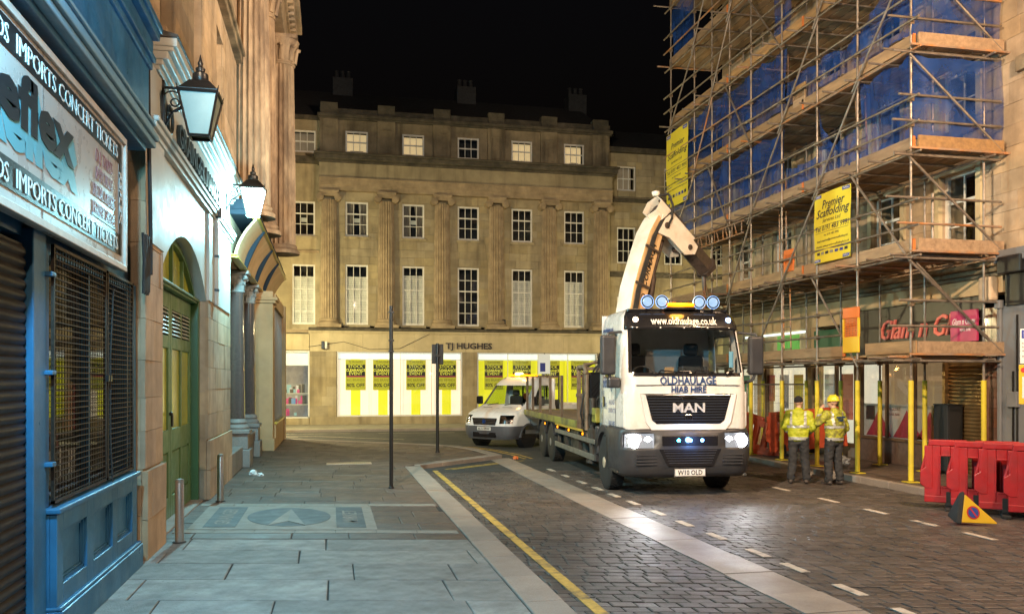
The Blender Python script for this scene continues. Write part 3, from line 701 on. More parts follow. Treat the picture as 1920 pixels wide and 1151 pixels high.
m_flu = mat('weathered fluted sandstone', (.42,.30,.19), .9, var=.3, scale=4, bump=.9, bscale=22, dirt=.7, dirtcol=(.14,.09,.06), dscale=2.2, dlo=.42, dhi=.62, stretch=(1,1,.35))
def fluted(x, y, r, z0, z1, parent, m, nf=18, cap=True, ionic=False, capm=None):
    vs = []; K_ = nf*4
    zz = [z0, z0+(z1-z0)*.33, z0+(z1-z0)*.66, z1]; rad = [1., .985, .94, .86]
    q = MB()
    for z, k in zip(zz, rad):
        for i in range(K_):
            w = 2*PI*i/K_; rr_ = r*k*(1-(.0, .10, .13, .10)[i % 4]); vs.append((x+rr_*math.cos(w), y+rr_*math.sin(w), z))
    fs = [(j*K_+i, j*K_+(i+1) % K_, (j+1)*K_+(i+1) % K_, (j+1)*K_+i) for j in range(3) for i in range(K_)]
    q.add(vs, fs)
    c = O('column', q, m, parent, weld=False)
    O('column_base', MB().lathe([(r*1.3, z0-.30), (r*1.3, z0-.2), (r*1.22, z0-.17), (r*1.08, z0-.12), (r*1.14, z0-.05), (r*1.02, z0+.005)], (x, y, 0), 24), m, c, smooth=True)
    return c
for y, x in ((22.6, -1.93), (25.2, -1.93), (28.9, -1.55)):
    c = fluted(x, y, .43, 6.45, 12.3, cn, m_flu)
    cp = MB().lathe([(.38, 12.28), (.42, 12.32), (.38, 12.36), (.40, 12.8), (.55, 13.08)], (x, y, 0), 20).bx(x-.5, x+.5, y-.5, y+.5, 13.08, 13.2)
    for i in range(8):
        w = 2*PI*i/8; e = Vector((math.cos(w), math.sin(w), 0)); cp.cyl(Vector((x, y, 12.4))+e*.38, Vector((x, y, 12.85))+e*.48, .09, .05, n=6); cp.cyl(Vector((x, y, 12.85))+e*.47, Vector((x, y, 12.83))+e*.58, .06, .05, n=6)
    O('capital', cp, m_flu, c)
N_('entablature', m_sand, (22.0, 30.95, -.8, .72, 13.2, 14.0), (22.0, 31.0, -.8, .80, 14.0, 14.2), bevel=.03)
N_('main_cornice', m_sand, (22.0, 31.4, -.8, 1.15, 14.35, 14.65), (22.0, 31.3, -.8, 1.0, 14.2, 14.35), (22, 31.2, -.8, .9, 14.65, 15.4), bevel=.03)
for k in range(20): N_('modillion', m_sand, (22.2+k*.45, 22.42+k*.45, .75, .98, 14.05, 14.2))
N_('end_wall', m_sand, (30.7, 30.9, -8, -.8, 0, 15.2))
N_('roof', m_soot, (5, 31, -8, -.5, 15.3, 15.6))
# ================================================================== classical department store across the cross street
ds = thing('department_store', 'classical stone department store with fluted columns and bright sale windows', 'building', (6.5, 40.6, 0))
def D(name, m, *boxes, par=None, fr=FT, **k):
    b = MB(fr)
    for q in boxes: b.bx(*q)
    return O(name, b, m, par if par is not None else ds, **k)
m_sash = mat('white sash paint', (.78,.76,.70), .5, dirt=.3, dirtcol=(.35,.32,.27), dscale=3)
m_lit = mat('lit room', (.7,.55,.35), .8, emit=(1., .70, .34), estr=.62, var=.2, scale=1.1)
m_litd = mat('dim lit room', (.3,.25,.18), .8, emit=(1., .72, .42), estr=.13)
m_room = mat('dark room', (.035,.035,.04), .9, var=.6, scale=1.5)
m_blind = mat('pale window blind', (.78,.74,.68), .8, var=.15, scale=2)
m_curt = mat('grey curtain', (.26,.22,.19), .9, var=.2, scale=3)
PANE = {}
def sash(fr, par, u0, u1, z0, z1, n, nx, nz, meet, back, R):
    b = MB(fr); f = .075
    for q in ((u0, u0+f, n-.09, n, z0, z1), (u1-f, u1, n-.09, n, z0, z1), (u0+f, u1-f, n-.09, n, z0, z0+f*1.2), (u0+f, u1-f, n-.09, n, z1-f, z1)): b.bx(*q)
    iu0, iu1, iz0, iz1 = u0+f, u1-f, z0+f*1.2, z1-f
    for i in range(1, nx): u = iu0+(iu1-iu0)*i/nx; b.bx(u-.015, u+.015, n-.06, n-.025, iz0, iz1)
    for j in range(1, nz):
        z = iz0+(iz1-iz0)*j/nz; t = .03 if j == meet else .015; b.bx(iu0, iu1, n-.062, n-.02 if j == meet else n-.027, z-t, z+t)
    w = O('window', b, m_sash, par)
    pw, ph = (iu1-iu0)/nx, (iz1-iz0)/nz; key = (round(pw, 3), round(ph, 3), id(fr))
    base = fr.m.to_3x3()
    if key not in PANE:
        q = MB(); q.M = base.to_4x4(); q.bx(-pw/2, pw/2, -.002, .002, -ph/2, ph/2); PANE[key] = mesh_of(q, 'pane', [m_glass])
    inv = WM[par.name].inverted()
    for i in range(nx):
        for j in range(nz):
            c = inv @ (fr.m @ Vector((iu0+pw*(i+.5), n-.045, iz0+ph*(j+.5))))
            share('pane', PANE[key], w, c, (R.uniform(-.012, .012), R.uniform(-.012, .012), R.uniform(-.012, .012)))
    rm = MB(fr).bx(u0-.2, u1+.2, n-1.3, n-1.25, z0-.2, z1+.2); O('room', rm, {'lit': m_lit, 'dim': m_litd}.get(back, m_room), w)
    if back == 'blind':
        bl = MB(fr); zt = z1-.07-R.uniform(.35, .55); k = int((zt-z0)/.11)
        for i in range(k): zz = z0+.07+i*.11; bl.bx(u0+.06, u1-.06, n-.125-.01*(i % 2), n-.11-.01*(i % 2), zz, zz+.104)
        O('blind', bl, m_blind, w)
    if back == 'curtain':
        for s in (0, 1):
            cb = MB(fr); m_ = 10; wd = (u1-u0)*.36
            def cf(a, c, s=s):
                x = wd*a*(1-.45*math.sin(PI*c)*0-.35*(1-c)); u = u0+.07+x if s == 0 else u1-.07-x
                return (u, n-.22+.02*math.sin(a*22), z0+.05+(z1-z0-.1)*c)
            cb.grid(cf, m_, 6); O('curtain', cb, m_curt, w)
    if back in ('curtain', 'card'):
        O('notice', MB(fr).bx((u0+u1)/2-.12, (u0+u1)/2+.14, n-.10, n-.095, z0+(z1-z0)*.42, z0+(z1-z0)*.54), m_white, w)
    if back == 'lit' :
        O('furniture', MB(fr).bx(u0+R.uniform(.1, .6), u1-.2, n-.6, n-.4, z0, z0+R.uniform(.12, .25)), m_room, w)
    return w
R4 = random.Random(11)
WX = [1.2+2.645*k for k in range(5)]; CX = [-.07+2.635*k for k in range(6)]
w2 = .52
holes = []
for x in WX: holes += [(x-w2, x+w2, 4.66, 7.46), (x-w2, x+w2, 8.78, 10.40)]
ash = [(x-w2, x+w2, 12.68, 13.72) for x in WX]
body = wall(MB(FT), -.5, 13.62, 4.6, 10.9, -.03, -.4, holes); O('wall', body, m_tjst, ds)
ashlar(FT, ds, m_tjst, -.5, 13.62, 4.6, 10.88, 0, .36, 1.1, holes=holes, limit=230, gap=.012)
m_att = mat('sooty shaded attic stone', (.26,.21,.135), .88, streak=.75, var=.25, scale=1.5, bump=.3, bscale=50, dirt=.6, dirtcol=(.06,.048,.03), dscale=.8)  # darker than the wall below: soot plus the attic's shade in the colour
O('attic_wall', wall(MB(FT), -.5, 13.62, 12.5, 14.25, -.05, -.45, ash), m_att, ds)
for i, x in enumerate(WX):
    sash(FT, ds, x-w2, x+w2, 4.66, 7.46, -.08, 3, 5, 3, 'dark' if i == 2 else 'blind', R4)
    sash(FT, ds, x-w2, x+w2, 8.78, 10.40, -.08, 3, 3, 2, 'curtain' if i < 2 else 'dark', R4)
    sash(FT, ds, x-w2, x+w2, 12.68, 13.72, -.10, 3, 2, 1, 'dark' if i == 2 else 'lit', R4)
    for z in (4.60, 8.72): D('window_sill', m_tjst, (x-w2-.08, x+w2+.08, -.05, .07, z-.06, z+.05))
# ground floor
D('plinth', m_tjst, (-.95, 13.62, -.4, .05, -.02, .36), bevel=.02)
D('base_pier', m_tjst, (-.95, .27, -.4, 0, .36, 3.4))
ashlar(FT, ds, m_tjst, -.95, .27, .36, 3.4, .03, .5, .8)
D('base_pier', m_tjst, (6.21, 6.90, -.4, 0, .36, 3.4)); ashlar(FT, ds, m_tjst, 6.21, 6.90, .36, 3.4, .03, .5, .7)
D('base_pier', m_tjst, (12.99, 13.62, -.4, 0, .36, 3.4)); ashlar(FT, ds, m_tjst, 12.99, 13.62, .36, 3.4, .03, .5, .7)
for k in range(6): D('fascia_slab', m_cream, (-.95+k*2.428+.004, -.95+(k+1)*2.428-.004, -.4, .06, 3.40, 4.22))
D('fascia_moulding', m_cream, (-1.0, 13.68, -.4, .10, 4.22, 4.28), (-1.0, 13.68, -.4, .16, 4.28, 4.36), bevel=.015)
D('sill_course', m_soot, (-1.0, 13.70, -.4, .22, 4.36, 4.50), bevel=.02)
O('lettering', MB(FT).text('TJ HUGHES', .40, 6.50, .075, 3.56, .05, .022, sx=1.13), m_black, ds)
# sale windows: back-lit vinyl, posters with lettering
m_vw = emis('backlit pale vinyl', (1., .82, .64), .74); m_vy = emis('backlit yellow vinyl', (.78, .74, .02), .64)
m_post = mat('olive sale poster', (.42,.40,.03), .6, emit=(.62,.56,.03), estr=.36); m_pbk = mat('poster black', (.02,.02,.018), .6); m_pyl = emis('poster yellow text', (.9,.85,.1), .45)
m_ppk = mat('poster pink', (.45,.06,.12), .6)
m_vtop = emis('backlit white headlight', (.86, .92, .86), .8)
def poster(u, z, par, w=.93, h=1.42):
    p = D('poster', m_post, (u-w/2, u+w/2, -.13, -.125, z, z+h), par=par)
    D('poster_block', m_pbk, (u-w*.47, u+w*.47, -.125, -.122, z+h*.47, z+h*.84), par=p)
    D('poster_band', m_ppk, (u-w*.45, u+w*.47, -.125, -.1215, z+h*.42, z+h*.47), par=p)
    t = MB(FT).text('STOCK', .20, u, -.122, z+h*.735, .003, .0, sx=1.05).text('CLEARANCE', .17, u, -.122, z+h*.615, .003, .02, sx=.95).text('EVENT', .20, u, -.122, z+h*.50, .003, 0, sx=1.05)
    O('poster_text', t, m_pyl, p)
    t = MB(FT).text('TJ HUGHES', .13, u, -.125, z+h*.90, .003, .0).text('80% OFF', .25, u, -.125, z+h*.10, .003, .02, sx=.9)
    O('poster_text', t, m_pbk, p)
    O('poster_text', MB(FT).text('BIG BRANDS', .17, u, -.125, z+h*.29, .003, 0, sx=.85), mat('poster olive text', (.2,.2,.02), .6), p)
def shopwin(u0, u1, yellow, posters, nlights):
    f = MB(FT)
    for q in ((u0, u0+.06, -.12, -.02, .36, 3.40), (u1-.06, u1, -.12, -.02, .36, 3.40), (u0+.06, u1-.06, -.12, -.02, .36, .42), (u0+.06, u1-.06, -.12, -.02, 3.34, 3.40)): f.bx(*q)
    for i in range(1, nlights): u = u0+(u1-u0)*i/nlights; f.bx(u-.015, u+.015, -.10, -.04, .42, 3.34)
    w = O('sale_window', f, m_white, ds)
    for i in range(nlights): D('pane', m_glass, (u0+(u1-u0)*i/nlights+.03, u0+(u1-u0)*(i+1)/nlights-.03, -.075, -.07, .42, 3.34), par=w)
    n = 0; step = (u1-u0-.12)/(nlights*2); u = u0+.06
    if yellow:
        for i in range(nlights): D('vinyl', m_vy, (u0+.06+i*step*2+.01, u0+.06+(i+1)*step*2-.01, -.20, -.19, .42, 3.02), par=w)
    else:
        D('vinyl', m_vw, (u0+.06, u1-.06, -.22, -.21, .42, 3.02), par=w)
        for c in posters: D('yellow_stripe', m_vy, (c-.22, c+.22, -.20, -.19, .42, 3.05), par=w)
    D('light_strip', m_vtop, (u0+.06, u1-.06, -.24, -.23, 3.06, 3.34), par=w)
    D('window_back', m_white, (u0, u1, -.35, -.30, .3, 3.4), par=w)
    for c in posters: poster(c, 1.60, w)
    return w
shopwin(.29, 6.19, False, (1.15, 2.42, 3.98, 5.45), 4)
shopwin(6.92, 12.97, True, (7.75, 9.15, 10.6, 12.1), 4)
shl = lamp('window_light', (1., .93, .60), 110, (3.2, 40.2, 2.6), ds, r=.5) if False else None
# giant half columns, entablature, attic
m_cstone = mat('fluted buff stone', (.38,.29,.18), .9, var=.22, scale=3, bump=.4, bscale=30, dirt=.5, dirtcol=(.13,.095,.06), dscale=1.2)
for x in CX:
    c = fluted(x, 40.52, .40, 4.92, 10.40, ds, m_cstone, nf=20)
    q = MB(FT)
    q.bx(x-.44, x+.44, -.3, .46, 10.70, 10.82)
    q.bx(x-.40, x+.40, -.3, .42, 10.56, 10.70)
    for s in (-1, 1):
        q.cyl((x+s*.40, -.25, 10.50), (x+s*.40, .47, 10.50), .165, n=16)
        q.cyl((x+s*.40, .47, 10.50), (x+s*.40, .50, 10.50), .10, n=12); q.cyl((x+s*.40, .50, 10.50), (x+s*.40, .52, 10.50), .045, n=10)
    O('capital', q, m_cstone, c)
    D('column_plinth', m_cstone, (x-.55, x+.55, -.2, .60, 4.50, 4.64))
D('architrave', m_cstone, (-.52, 13.64, -.4, .34, 10.84, 11.10), (-.52, 13.64, -.4, .37, 11.10, 11.36), (-.54, 13.66, -.4, .42, 11.36, 11.42))
D('frieze', m_tjst, (-.52, 13.64, -.4, .34, 11.42, 12.10))
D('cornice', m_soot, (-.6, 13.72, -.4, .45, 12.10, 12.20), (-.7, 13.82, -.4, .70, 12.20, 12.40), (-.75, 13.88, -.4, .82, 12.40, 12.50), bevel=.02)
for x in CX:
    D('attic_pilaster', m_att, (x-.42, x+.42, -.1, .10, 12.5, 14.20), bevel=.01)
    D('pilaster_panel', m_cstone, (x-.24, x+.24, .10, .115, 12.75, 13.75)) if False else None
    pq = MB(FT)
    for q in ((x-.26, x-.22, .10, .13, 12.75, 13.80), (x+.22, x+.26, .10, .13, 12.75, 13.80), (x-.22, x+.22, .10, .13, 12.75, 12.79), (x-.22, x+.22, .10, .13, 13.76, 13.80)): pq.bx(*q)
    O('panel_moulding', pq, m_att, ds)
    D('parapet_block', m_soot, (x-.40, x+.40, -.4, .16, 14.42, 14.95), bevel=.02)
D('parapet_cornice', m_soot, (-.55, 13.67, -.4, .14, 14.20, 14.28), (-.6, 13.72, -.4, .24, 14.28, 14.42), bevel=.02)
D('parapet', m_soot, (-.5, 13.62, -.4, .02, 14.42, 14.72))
m_slate = mat('roof slates', (.03,.03,.032), .7, var=.4, scale=8, bump=.3)
O('roof', MB(FT).hexa([(-14, -.4, 14.4), (14, -.4, 14.4), (14, -10, 14.4), (-14, -10, 14.4)], [(-13, -3.5, 16.6), (13.0, -3.5, 16.6), (13.0, -7, 16.6), (-13, -7, 16.6)]), m_slate, ds)
for x in (0.6, 6.9, 12.9):
    c = D('chimney', m_slate, (x-.5, x+.5, -4.2, -3.2, 15.5, 17.3), bevel=.02)
    for k in range(3): O('chimney_pot', MB(FT).lathe([(.12, 17.3), (.10, 17.7), (.13, 17.75)], (x-.3+.3*k, -3.7, 0), 10), m_slate, c)
# left bay, set back, running behind the corner building
LW = [-1.23-2.5*k for k in range(3)]
lh = []
for x in LW: lh += [(x-.52, x+.52, 4.66, 7.46), (x-.52, x+.52, 8.78, 10.40), (x-.55, x+.55, 12.68, 13.72)]
O('wing_wall', wall(MB(FT), -14, -.5, 4.4, 14.2, -.35, -.8, lh), m_tjst, ds)
for i, x in enumerate(LW[:2]):
    sash(FT, ds, x-.52, x+.52, 4.66, 7.46, -.42, 3, 5, 3, 'blind', R4); sash(FT, ds, x-.52, x+.52, 8.78, 10.40, -.42, 3, 3, 2, 'card', R4); sash(FT, ds, x-.55, x+.55, 12.68, 13.72, -.42, 3, 2, 1, 'dim', R4)
    D('window_sill', m_tjst, (x-.6, x+.6, -.4, -.28, 4.54, 4.66), (x-.6, x+.6, -.4, -.28, 8.66, 8.78))
D('wing_cornice', m_soot, (-14, -.52, -.8, -.05, 12.15, 12.45), (-14, -.52, -.8, -.2, 14.2, 14.4), bevel=.02)
D('wing_string', m_cstone, (-14, -.52, -.8, -.28, 8.0, 8.12), (-14, -.52, -.8, -.25, 4.2, 4.42))
D('wing_fascia', m_cream, (-14, -.97, -.8, -.02, 3.45, 4.2))
D('wing_fascia_lip', m_soot, (-14, -.97, -.8, .02, 4.2, 4.26))
D('wing_plinth', m_tjst, (-14, -.97, -.8, -.05, 0, .30))
lw = D('shop_window', m_white, (-3.9, -3.84, -.3, -.1, .3, 3.42), (-1.02, -.96, -.3, -.1, .3, 3.42), (-3.9, -.97, -.3, -.12, 3.36, 3.42), (-3.9, -.97, -.32, -.1, .3, .36))
D('pane', m_glass, (-3.84, -1.02, -.2, -.195, .36, 3.36), par=lw)
D('blind', emis('lit shop blind', (.72, .80, .72), .55), (-3.84, -1.02, -.4, -.36, 2.75, 3.36), par=lw)
D('sales_floor', mat('lit shop interior', (.25,.24,.21), .8, var=.5, scale=2, emit=(.60,.58,.48), estr=.30), (-3.9, -.97, -3.2, -3.1, .2, 3.4), par=lw)
D('display_shelf', m_white, (-3.84, -1.02, -1.3, -.8, .90, .93), (-3.84, -1.02, -1.3, -.8, 1.42, 1.45), par=lw)
for k in range(60):
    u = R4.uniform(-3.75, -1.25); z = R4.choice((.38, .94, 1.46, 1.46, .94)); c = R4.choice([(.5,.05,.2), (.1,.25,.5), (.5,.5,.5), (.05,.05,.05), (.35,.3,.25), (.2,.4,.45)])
    D('boxed_goods', mat('goods %d' % (k % 7), c, .5, emit=c, estr=.4), (u, u+R4.uniform(.08, .22), -1.2, -.85-.3*R4.random(), z, z+R4.uniform(.12, .42)), par=lw)  # goods glow in their own colours in place of shop lighting
# wall fittings
cc = thing('wall_floodlight', 'small floodlight box fixed to the store wall beside the sale window', 'floodlight', (-.25, 40.4, 3.6))
D('housing', m_black, (-.42, -.28, .10, .30, 3.50, 3.86), par=cc, bevel=.02); D('lens', m_white, (-.26, -.16, .12, .30, 3.52, 3.84), par=cc); D('bracket', m_black, (-.40, -.30, .0, .12, 3.6, 3.75), par=cc)
wb = thing('wall_sensor', 'small black sensor box above the raised store name', 'sensor', (8.0, 40.5, 4.7))
D('housing', m_black, (8.05, 8.25, .2, .35, 4.75, 4.98), par=wb, bevel=.02); D('bracket', m_black, (8.12, 8.18, .0, .25, 4.6, 4.78), par=wb)
O('cable', MB(FT).tube([(-1.0, .1, 3.6), (.6, .08, 3.85), (1.8, .08, 3.5), (3.2, .08, 3.55), (4.3, .08, 4.1), (4.6, .1, 4.25)], .012, 5), m_rubber, ds)
# ================================================================== plain wing further right along the cross street
rw = thing('side_terrace', 'plainer stone terrace adjoining the department store behind the crane', 'building', (20, 41.2, 0))
FW = Frame((0, 41.3, 0), (1, 0, 0), (0, -1))
RX = [14.75+2.55*k for k in range(6)]
rh = []
for x in RX: rh += [(x-.5, x+.5, 11.7, 12.95), (x-.5, x+.5, 8.0, 9.85), (x-.5, x+.5, 4.4, 6.3)]
O('wall', wall(MB(FW), 13.65, 34, 0, 13.6, -.05, -.5, rh), m_tjst, rw)
ashlar(FW, rw, m_tjst, 13.66, 30, 4.0, 13.6, -.02, .36, 1.1, holes=rh, limit=150, gap=.012)
for i, x in enumerate(RX):
    sash(FW, rw, x-.5, x+.5, 11.7, 12.95, -.1, 3, 2, 1, 'dim' if i == 0 else 'dark', R4); sash(FW, rw, x-.5, x+.5, 8.0, 9.85, -.1, 3, 3, 2, 'dark', R4); sash(FW, rw, x-.5, x+.5, 4.4, 6.3, -.1, 3, 3, 2, 'blind' if i % 2 == 0 else 'dark', R4)
for q in ((13.65, 34, -.4, .25, 13.6, 13.85), (13.65, 34, -.4, .1, 11.1, 11.3), (13.65, 34, -.4, .08, 7.3, 7.55)): D('string_course', m_soot, q, par=rw, fr=FW, bevel=.02)
D('shop_fascia', m_cream, (13.65, 34, -.2, .06, 3.3, 3.9), par=rw, fr=FW)
O('roof', MB(FW).hexa([(13.7, -.3, 13.8), (34, -.3, 13.8), (34, -9, 13.8), (13.7, -9, 13.8)], [(13.8, -3, 15.6), (34, -3, 15.6), (34, -7, 15.6), (13.8, -7, 15.6)]), m_slate, rw)
# ================================================================== scaffolded building on the right
rb = thing('scaffolded_building', 'sandstone building with shopfronts standing behind the tube scaffolding', 'building', (13.2, 20, 0))
def Q(name, m, *boxes, par=None, **k): return D(name, m, *boxes, par=par if par is not None else rb, fr=FR, **k)
UY = [15.95+2.42*k for k in range(5)]
bh = []
for y in UY:
    for z0, z1 in ((4.75, 6.5), (7.4, 9.3), (10.2, 11.9), (12.8, 14.2)): bh.append((y-.55, y+.55, z0, z1))
O('upper_wall', wall(MB(FR), 13.0, 27.3, 4.3, 16, -.05, -.6, bh), m_sand, rb)
ashlar(FR, rb, m_sand, 13.0, 27.3, 4.6, 15.5, -.02, .42, 1.1, holes=bh, limit=240)
for (a, b, z0, z1) in bh:
    sash(FR, rb, a, b, z0, z1, -.12, 2, 3, 2, 'dark', R4)
    Q('window_sill', m_sand, (a-.1, b+.1, -.05, .10, z0-.14, z0), bevel=.01)
    Q('architrave', m_cream, (a-.14, a, -.05, .05, z0, z1+.1), (b, b+.14, -.05, .05, z0, z1+.1), (a, b, -.05, .05, z1, z1+.1))
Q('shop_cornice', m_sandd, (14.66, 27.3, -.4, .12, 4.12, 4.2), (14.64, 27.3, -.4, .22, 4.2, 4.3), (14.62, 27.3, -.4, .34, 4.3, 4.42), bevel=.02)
Q('frieze_wall', m_tan, (14.66, 27.3, -.4, .04, 3.79, 4.12)); Q('frieze_wall', m_tan, (19.6, 27.3, -.4, .03, 3.5, 3.79))
Q('console', m_sand, (14.75, 15.1, .04, .26, 3.62, 4.12), bevel=.06)
Q('end_wall', m_sandd, (27.1, 27.3, -9, -.5, 0, 16))
Q('roof', m_slate, (13, 27.3, -9, -.3, 16, 16.3))
# nail bar
m_tile = mat('brown glazed tile', (.17,.075,.05), .22, var=.3, scale=8, island=.2, coat=.4)
tm = MB(); tm.M = FR.m.to_3x3().to_4x4(); tm.bx(-.056, .056, -.008, .008, -.098, .098); tme = mesh_of(tm, 'tile', [m_tile])
pl = Q('tiled_pilaster', m_joint, (14.70, 15.20, -.3, .03, .03, 3.5))
inv = WM[rb.name].inverted()
for i in range(4):
    for j in range(17): share('tile', tme, pl, inv @ (FR.m @ Vector((14.77+i*.12, .035, .14+j*.204))))
m_gsh = mat('bronze roller shutter', (.30,.19,.08), .38, .7, var=.25, scale=3, dirt=.3)
gs = Q('roller_shutter', m_gsh, (15.22, 16.30, -.08, -.06, .03, 2.55))
sv = MB(); sv.M = FR.m.to_3x3().to_4x4()
for k in range(5):
    w = PI*k/4; sv.add([(-.54, .018*math.sin(w), -.04+.08*k/4), (.54, .018*math.sin(w), -.04+.08*k/4)], [])
sv.f = [(2*k, 2*k+1, 2*k+3, 2*k+2) for k in range(4)]; sv.mi = [0]*4; svm = mesh_of(sv, 'slat', [m_gsh], True)
for k in range(31): share('slat', svm, gs, inv @ (FR.m @ Vector((15.76, -.06, .08+k*.08))))
Q('shutter_guide', m_gsh, (16.30, 16.38, -.1, .05, .03, 2.55)); Q('shutter_guide', m_gsh, (15.18, 15.22, -.1, .05, .03, 2.55))
fs = Q('sign_fascia', mat('black sign fascia', (.03,.025,.022), .35), (15.22, 19.55, -.3, -.02, 2.55, 3.78))
m_coral = mat('coral sign letters', (.70,.16,.13), .4, emit=(.8,.2,.15), estr=.05)
O('lettering', MB(FR).text('Glam n Glory', .66, 17.05, -.02, 3.02, .04, .006, shear=.35, flip=True, fit=3.25), m_coral, fs)
pk = Q('pink_signboard', mat('pink signboard', (.42,.04,.12), .4), (15.26, 16.02, .08, .14, 2.84, 3.50), bevel=.006)
O('lettering', MB(FR).text('Glam n Glory', .20, 15.64, .14, 3.20, .003, .0, shear=.3, flip=True, fit=.66), m_white, pk); O('lettering', MB(FR).text('NAIL BAR', .09, 15.58, .14, 3.06, .003, 0, flip=True, sx=.8), m_white, pk)
nw = Q('shop_window', mat('bronze window frame', (.16,.10,.06), .4, .5), (16.38, 16.44, -.1, 0, .62, 2.55), (19.4, 19.5, -.1, 0, .62, 2.55), (17.38, 17.44, -.09, -.02, .62, 2.55), (18.4, 18.46, -.09, -.02, .62, 2.55), (16.44, 19.4, -.1, 0, 2.48, 2.55), (16.44, 19.4, -.1, .04, .58, .64))
for a, b in ((16.44, 17.38), (17.44, 18.40), (18.46, 19.4)): Q('pane', m_glass, (a, b, -.06, -.055, .64, 2.48), par=nw)
m_viny = mat('window vinyl', (.42,.37,.33), .5, var=.15, scale=2)
m_vred = mat('vinyl crimson', (.28,.02,.04), .5, var=.3, scale=5)
vb = Q('window_vinyl', m_viny, (16.44, 19.4, -.10, -.095, .64, 1.45), par=nw)
vr = MB(FR)
for a, b, c in ((16.5, 16.95, 17.4), (17.2, 17.75, 18.25), (18.3, 18.8, 19.3)): vr.prism([(a, .66), (c, .66), ((b+c)/2, .95), (b, 1.32), ((a+b)/2, .98)], -.09, -.086)
O('vinyl_petals', vr, m_vred, nw)
O('vinyl_text', MB(FR).text('GLAM N GLORY', .13, 18.35, -.09, 1.30, .003, 0, flip=True, sx=.8).text('NAIL BAR', .09, 18.2, -.09, 1.18, .003, 0, flip=True), mat('vinyl brown text', (.12,.05,.04), .5), nw)
Q('dark_poster', m_pbk, (16.55, 16.85, -.09, -.084, 1.0, 1.4), par=nw); Q('dark_poster', m_pbk, (18.95, 19.3, -.09, -.084, 1.05, 1.4), par=nw)
Q('interior', mat('nail bar interior', (.20,.14,.09), .8, var=.5, scale=1.4, emit=(1., .62, .3), estr=.22), (16.3, 21.5, -.95, -.9, .03, 2.6), par=nw)
Q('stall_riser', mat('brown brick riser', (.10,.06,.045), .6, var=.3, scale=12), (16.38, 19.55, -.3, -.01, .03, .58))
# further shops
m_gsign = mat('green sign fascia', (.02,.10,.05), .4)
Q('sign_fascia', m_gsign, (19.6, 21.6, -.3, 0, 2.6, 3.4)); Q('sign_fascia', m_cream, (21.65, 27.2, -.3, 0, 2.7, 3.5))
Q('green_panel', emis('lit green panel', (.12, .42, .08), .28), (22.3, 23.5, 0, .03, 2.75, 3.35)); Q('light_strip', emis('tube light', (.9, 1., .95), 1.2), (21.9, 25.5, .02, .05, 3.38, 3.44))
s2 = Q('shop_window', MATS['bronze window frame'], (19.6, 19.7, -.1, 0, .4, 2.6), (21.5, 21.6, -.1, 0, .4, 2.6), (20.5, 20.56, -.1, 0, .4, 2.6), (19.6, 21.6, -.1, .02, .3, .4), (24.2, 24.3, -.1, 0, .4, 2.6), (27.0, 27.1, -.1, 0, .4, 2.6), (21.6, 27.1, -.1, .02, .3, .4))
Q('pane', m_glass, (19.7, 27.0, -.06, -.055, .4, 2.6), par=s2)
Q('interior', mat('lit shop beyond', (.4,.36,.3), .7, var=.5, scale=1.6, emit=(.95, .85, .62), estr=.75), (19.6, 29, -.75, -.7, .03, 2.6), par=s2)
for k in range(9):
    u = 19.9+k*.8; c = [(.5,.12,.08), (.55,.5,.45), (.1,.35,.25), (.5,.3,.05), (.2,.2,.25)][k % 5]
    Q('window_poster', mat('poster %d' % (k % 5), c, .6, emit=c, estr=.15), (u, u+.5, -.12, -.11, 1.0+.2*(k % 3), 2.2), par=s2)
Q('pier', m_tan, (21.55, 21.75, -.3, .1, .03, 3.5)); Q('pier', m_tan, (24.3, 24.6, -.3, .1, .03, 3.5)); Q('stall_riser', m_granp, (19.6, 27.1, -.3, .0, .03, .3))
# grey neighbouring front at the right edge
nb = thing('grey_shopfront', 'grey painted shopfront with dark fascia beside the brown tiled pilaster', 'building', (13.1, 12, 0))
m_gry = mat('grey shop paint', (.17,.175,.185), .55, var=.1, scale=2, bump=.1, bscale=25, dirt=.3, dirtcol=(.09,.09,.09))
def G(name, m, *boxes, **k): return Q(name, m, *boxes, par=nb, **k)
G('pilaster', m_gry, (14.05, 14.68, -.4, .10, .03, 3.5)); G('pilaster_edge', m_gry, (14.60, 14.69, .10, .16, .03, 3.45), (14.58, 14.72, .08, .20, 3.45, 3.62), bevel=.015)
G('wall', m_gry, (8, 14.05, -.4, .02, .03, 3.4)); G('fascia', m_black, (8, 14.45, -.3, .18, 3.5, 4.3)); G('fascia_cornice', m_gry, (8, 14.66, -.3, .30, 4.34, 4.46), (8, 14.64, -.3, .24, 4.46, 4.6), bevel=.02)
G('upper_wall', m_sand, (5, 13.0, -.6, -.03, 4.6, 16))
G('string_course', m_sandd, (12.2, 14.3, -.1, .10, 8.05, 8.35), bevel=.02) 
ashlar(FR, nb, m_sand, 9, 13.0, 4.62, 15.5, .0, .42, 1.1, limit=60)
G('conduit', m_black, (14.2, 14.23, .10, .13, .03, 3.3)); G('conduit', m_black, (14.3, 14.33, .10, .13, .03, 2.2)); G('meter_box', m_gry, (14.15, 14.4, .10, .2, 1.5, 1.8), bevel=.01)
G('wall_bracket', m_black, (13.9, 14.5, .18, .34, 4.1, 4.45), bevel=.03)
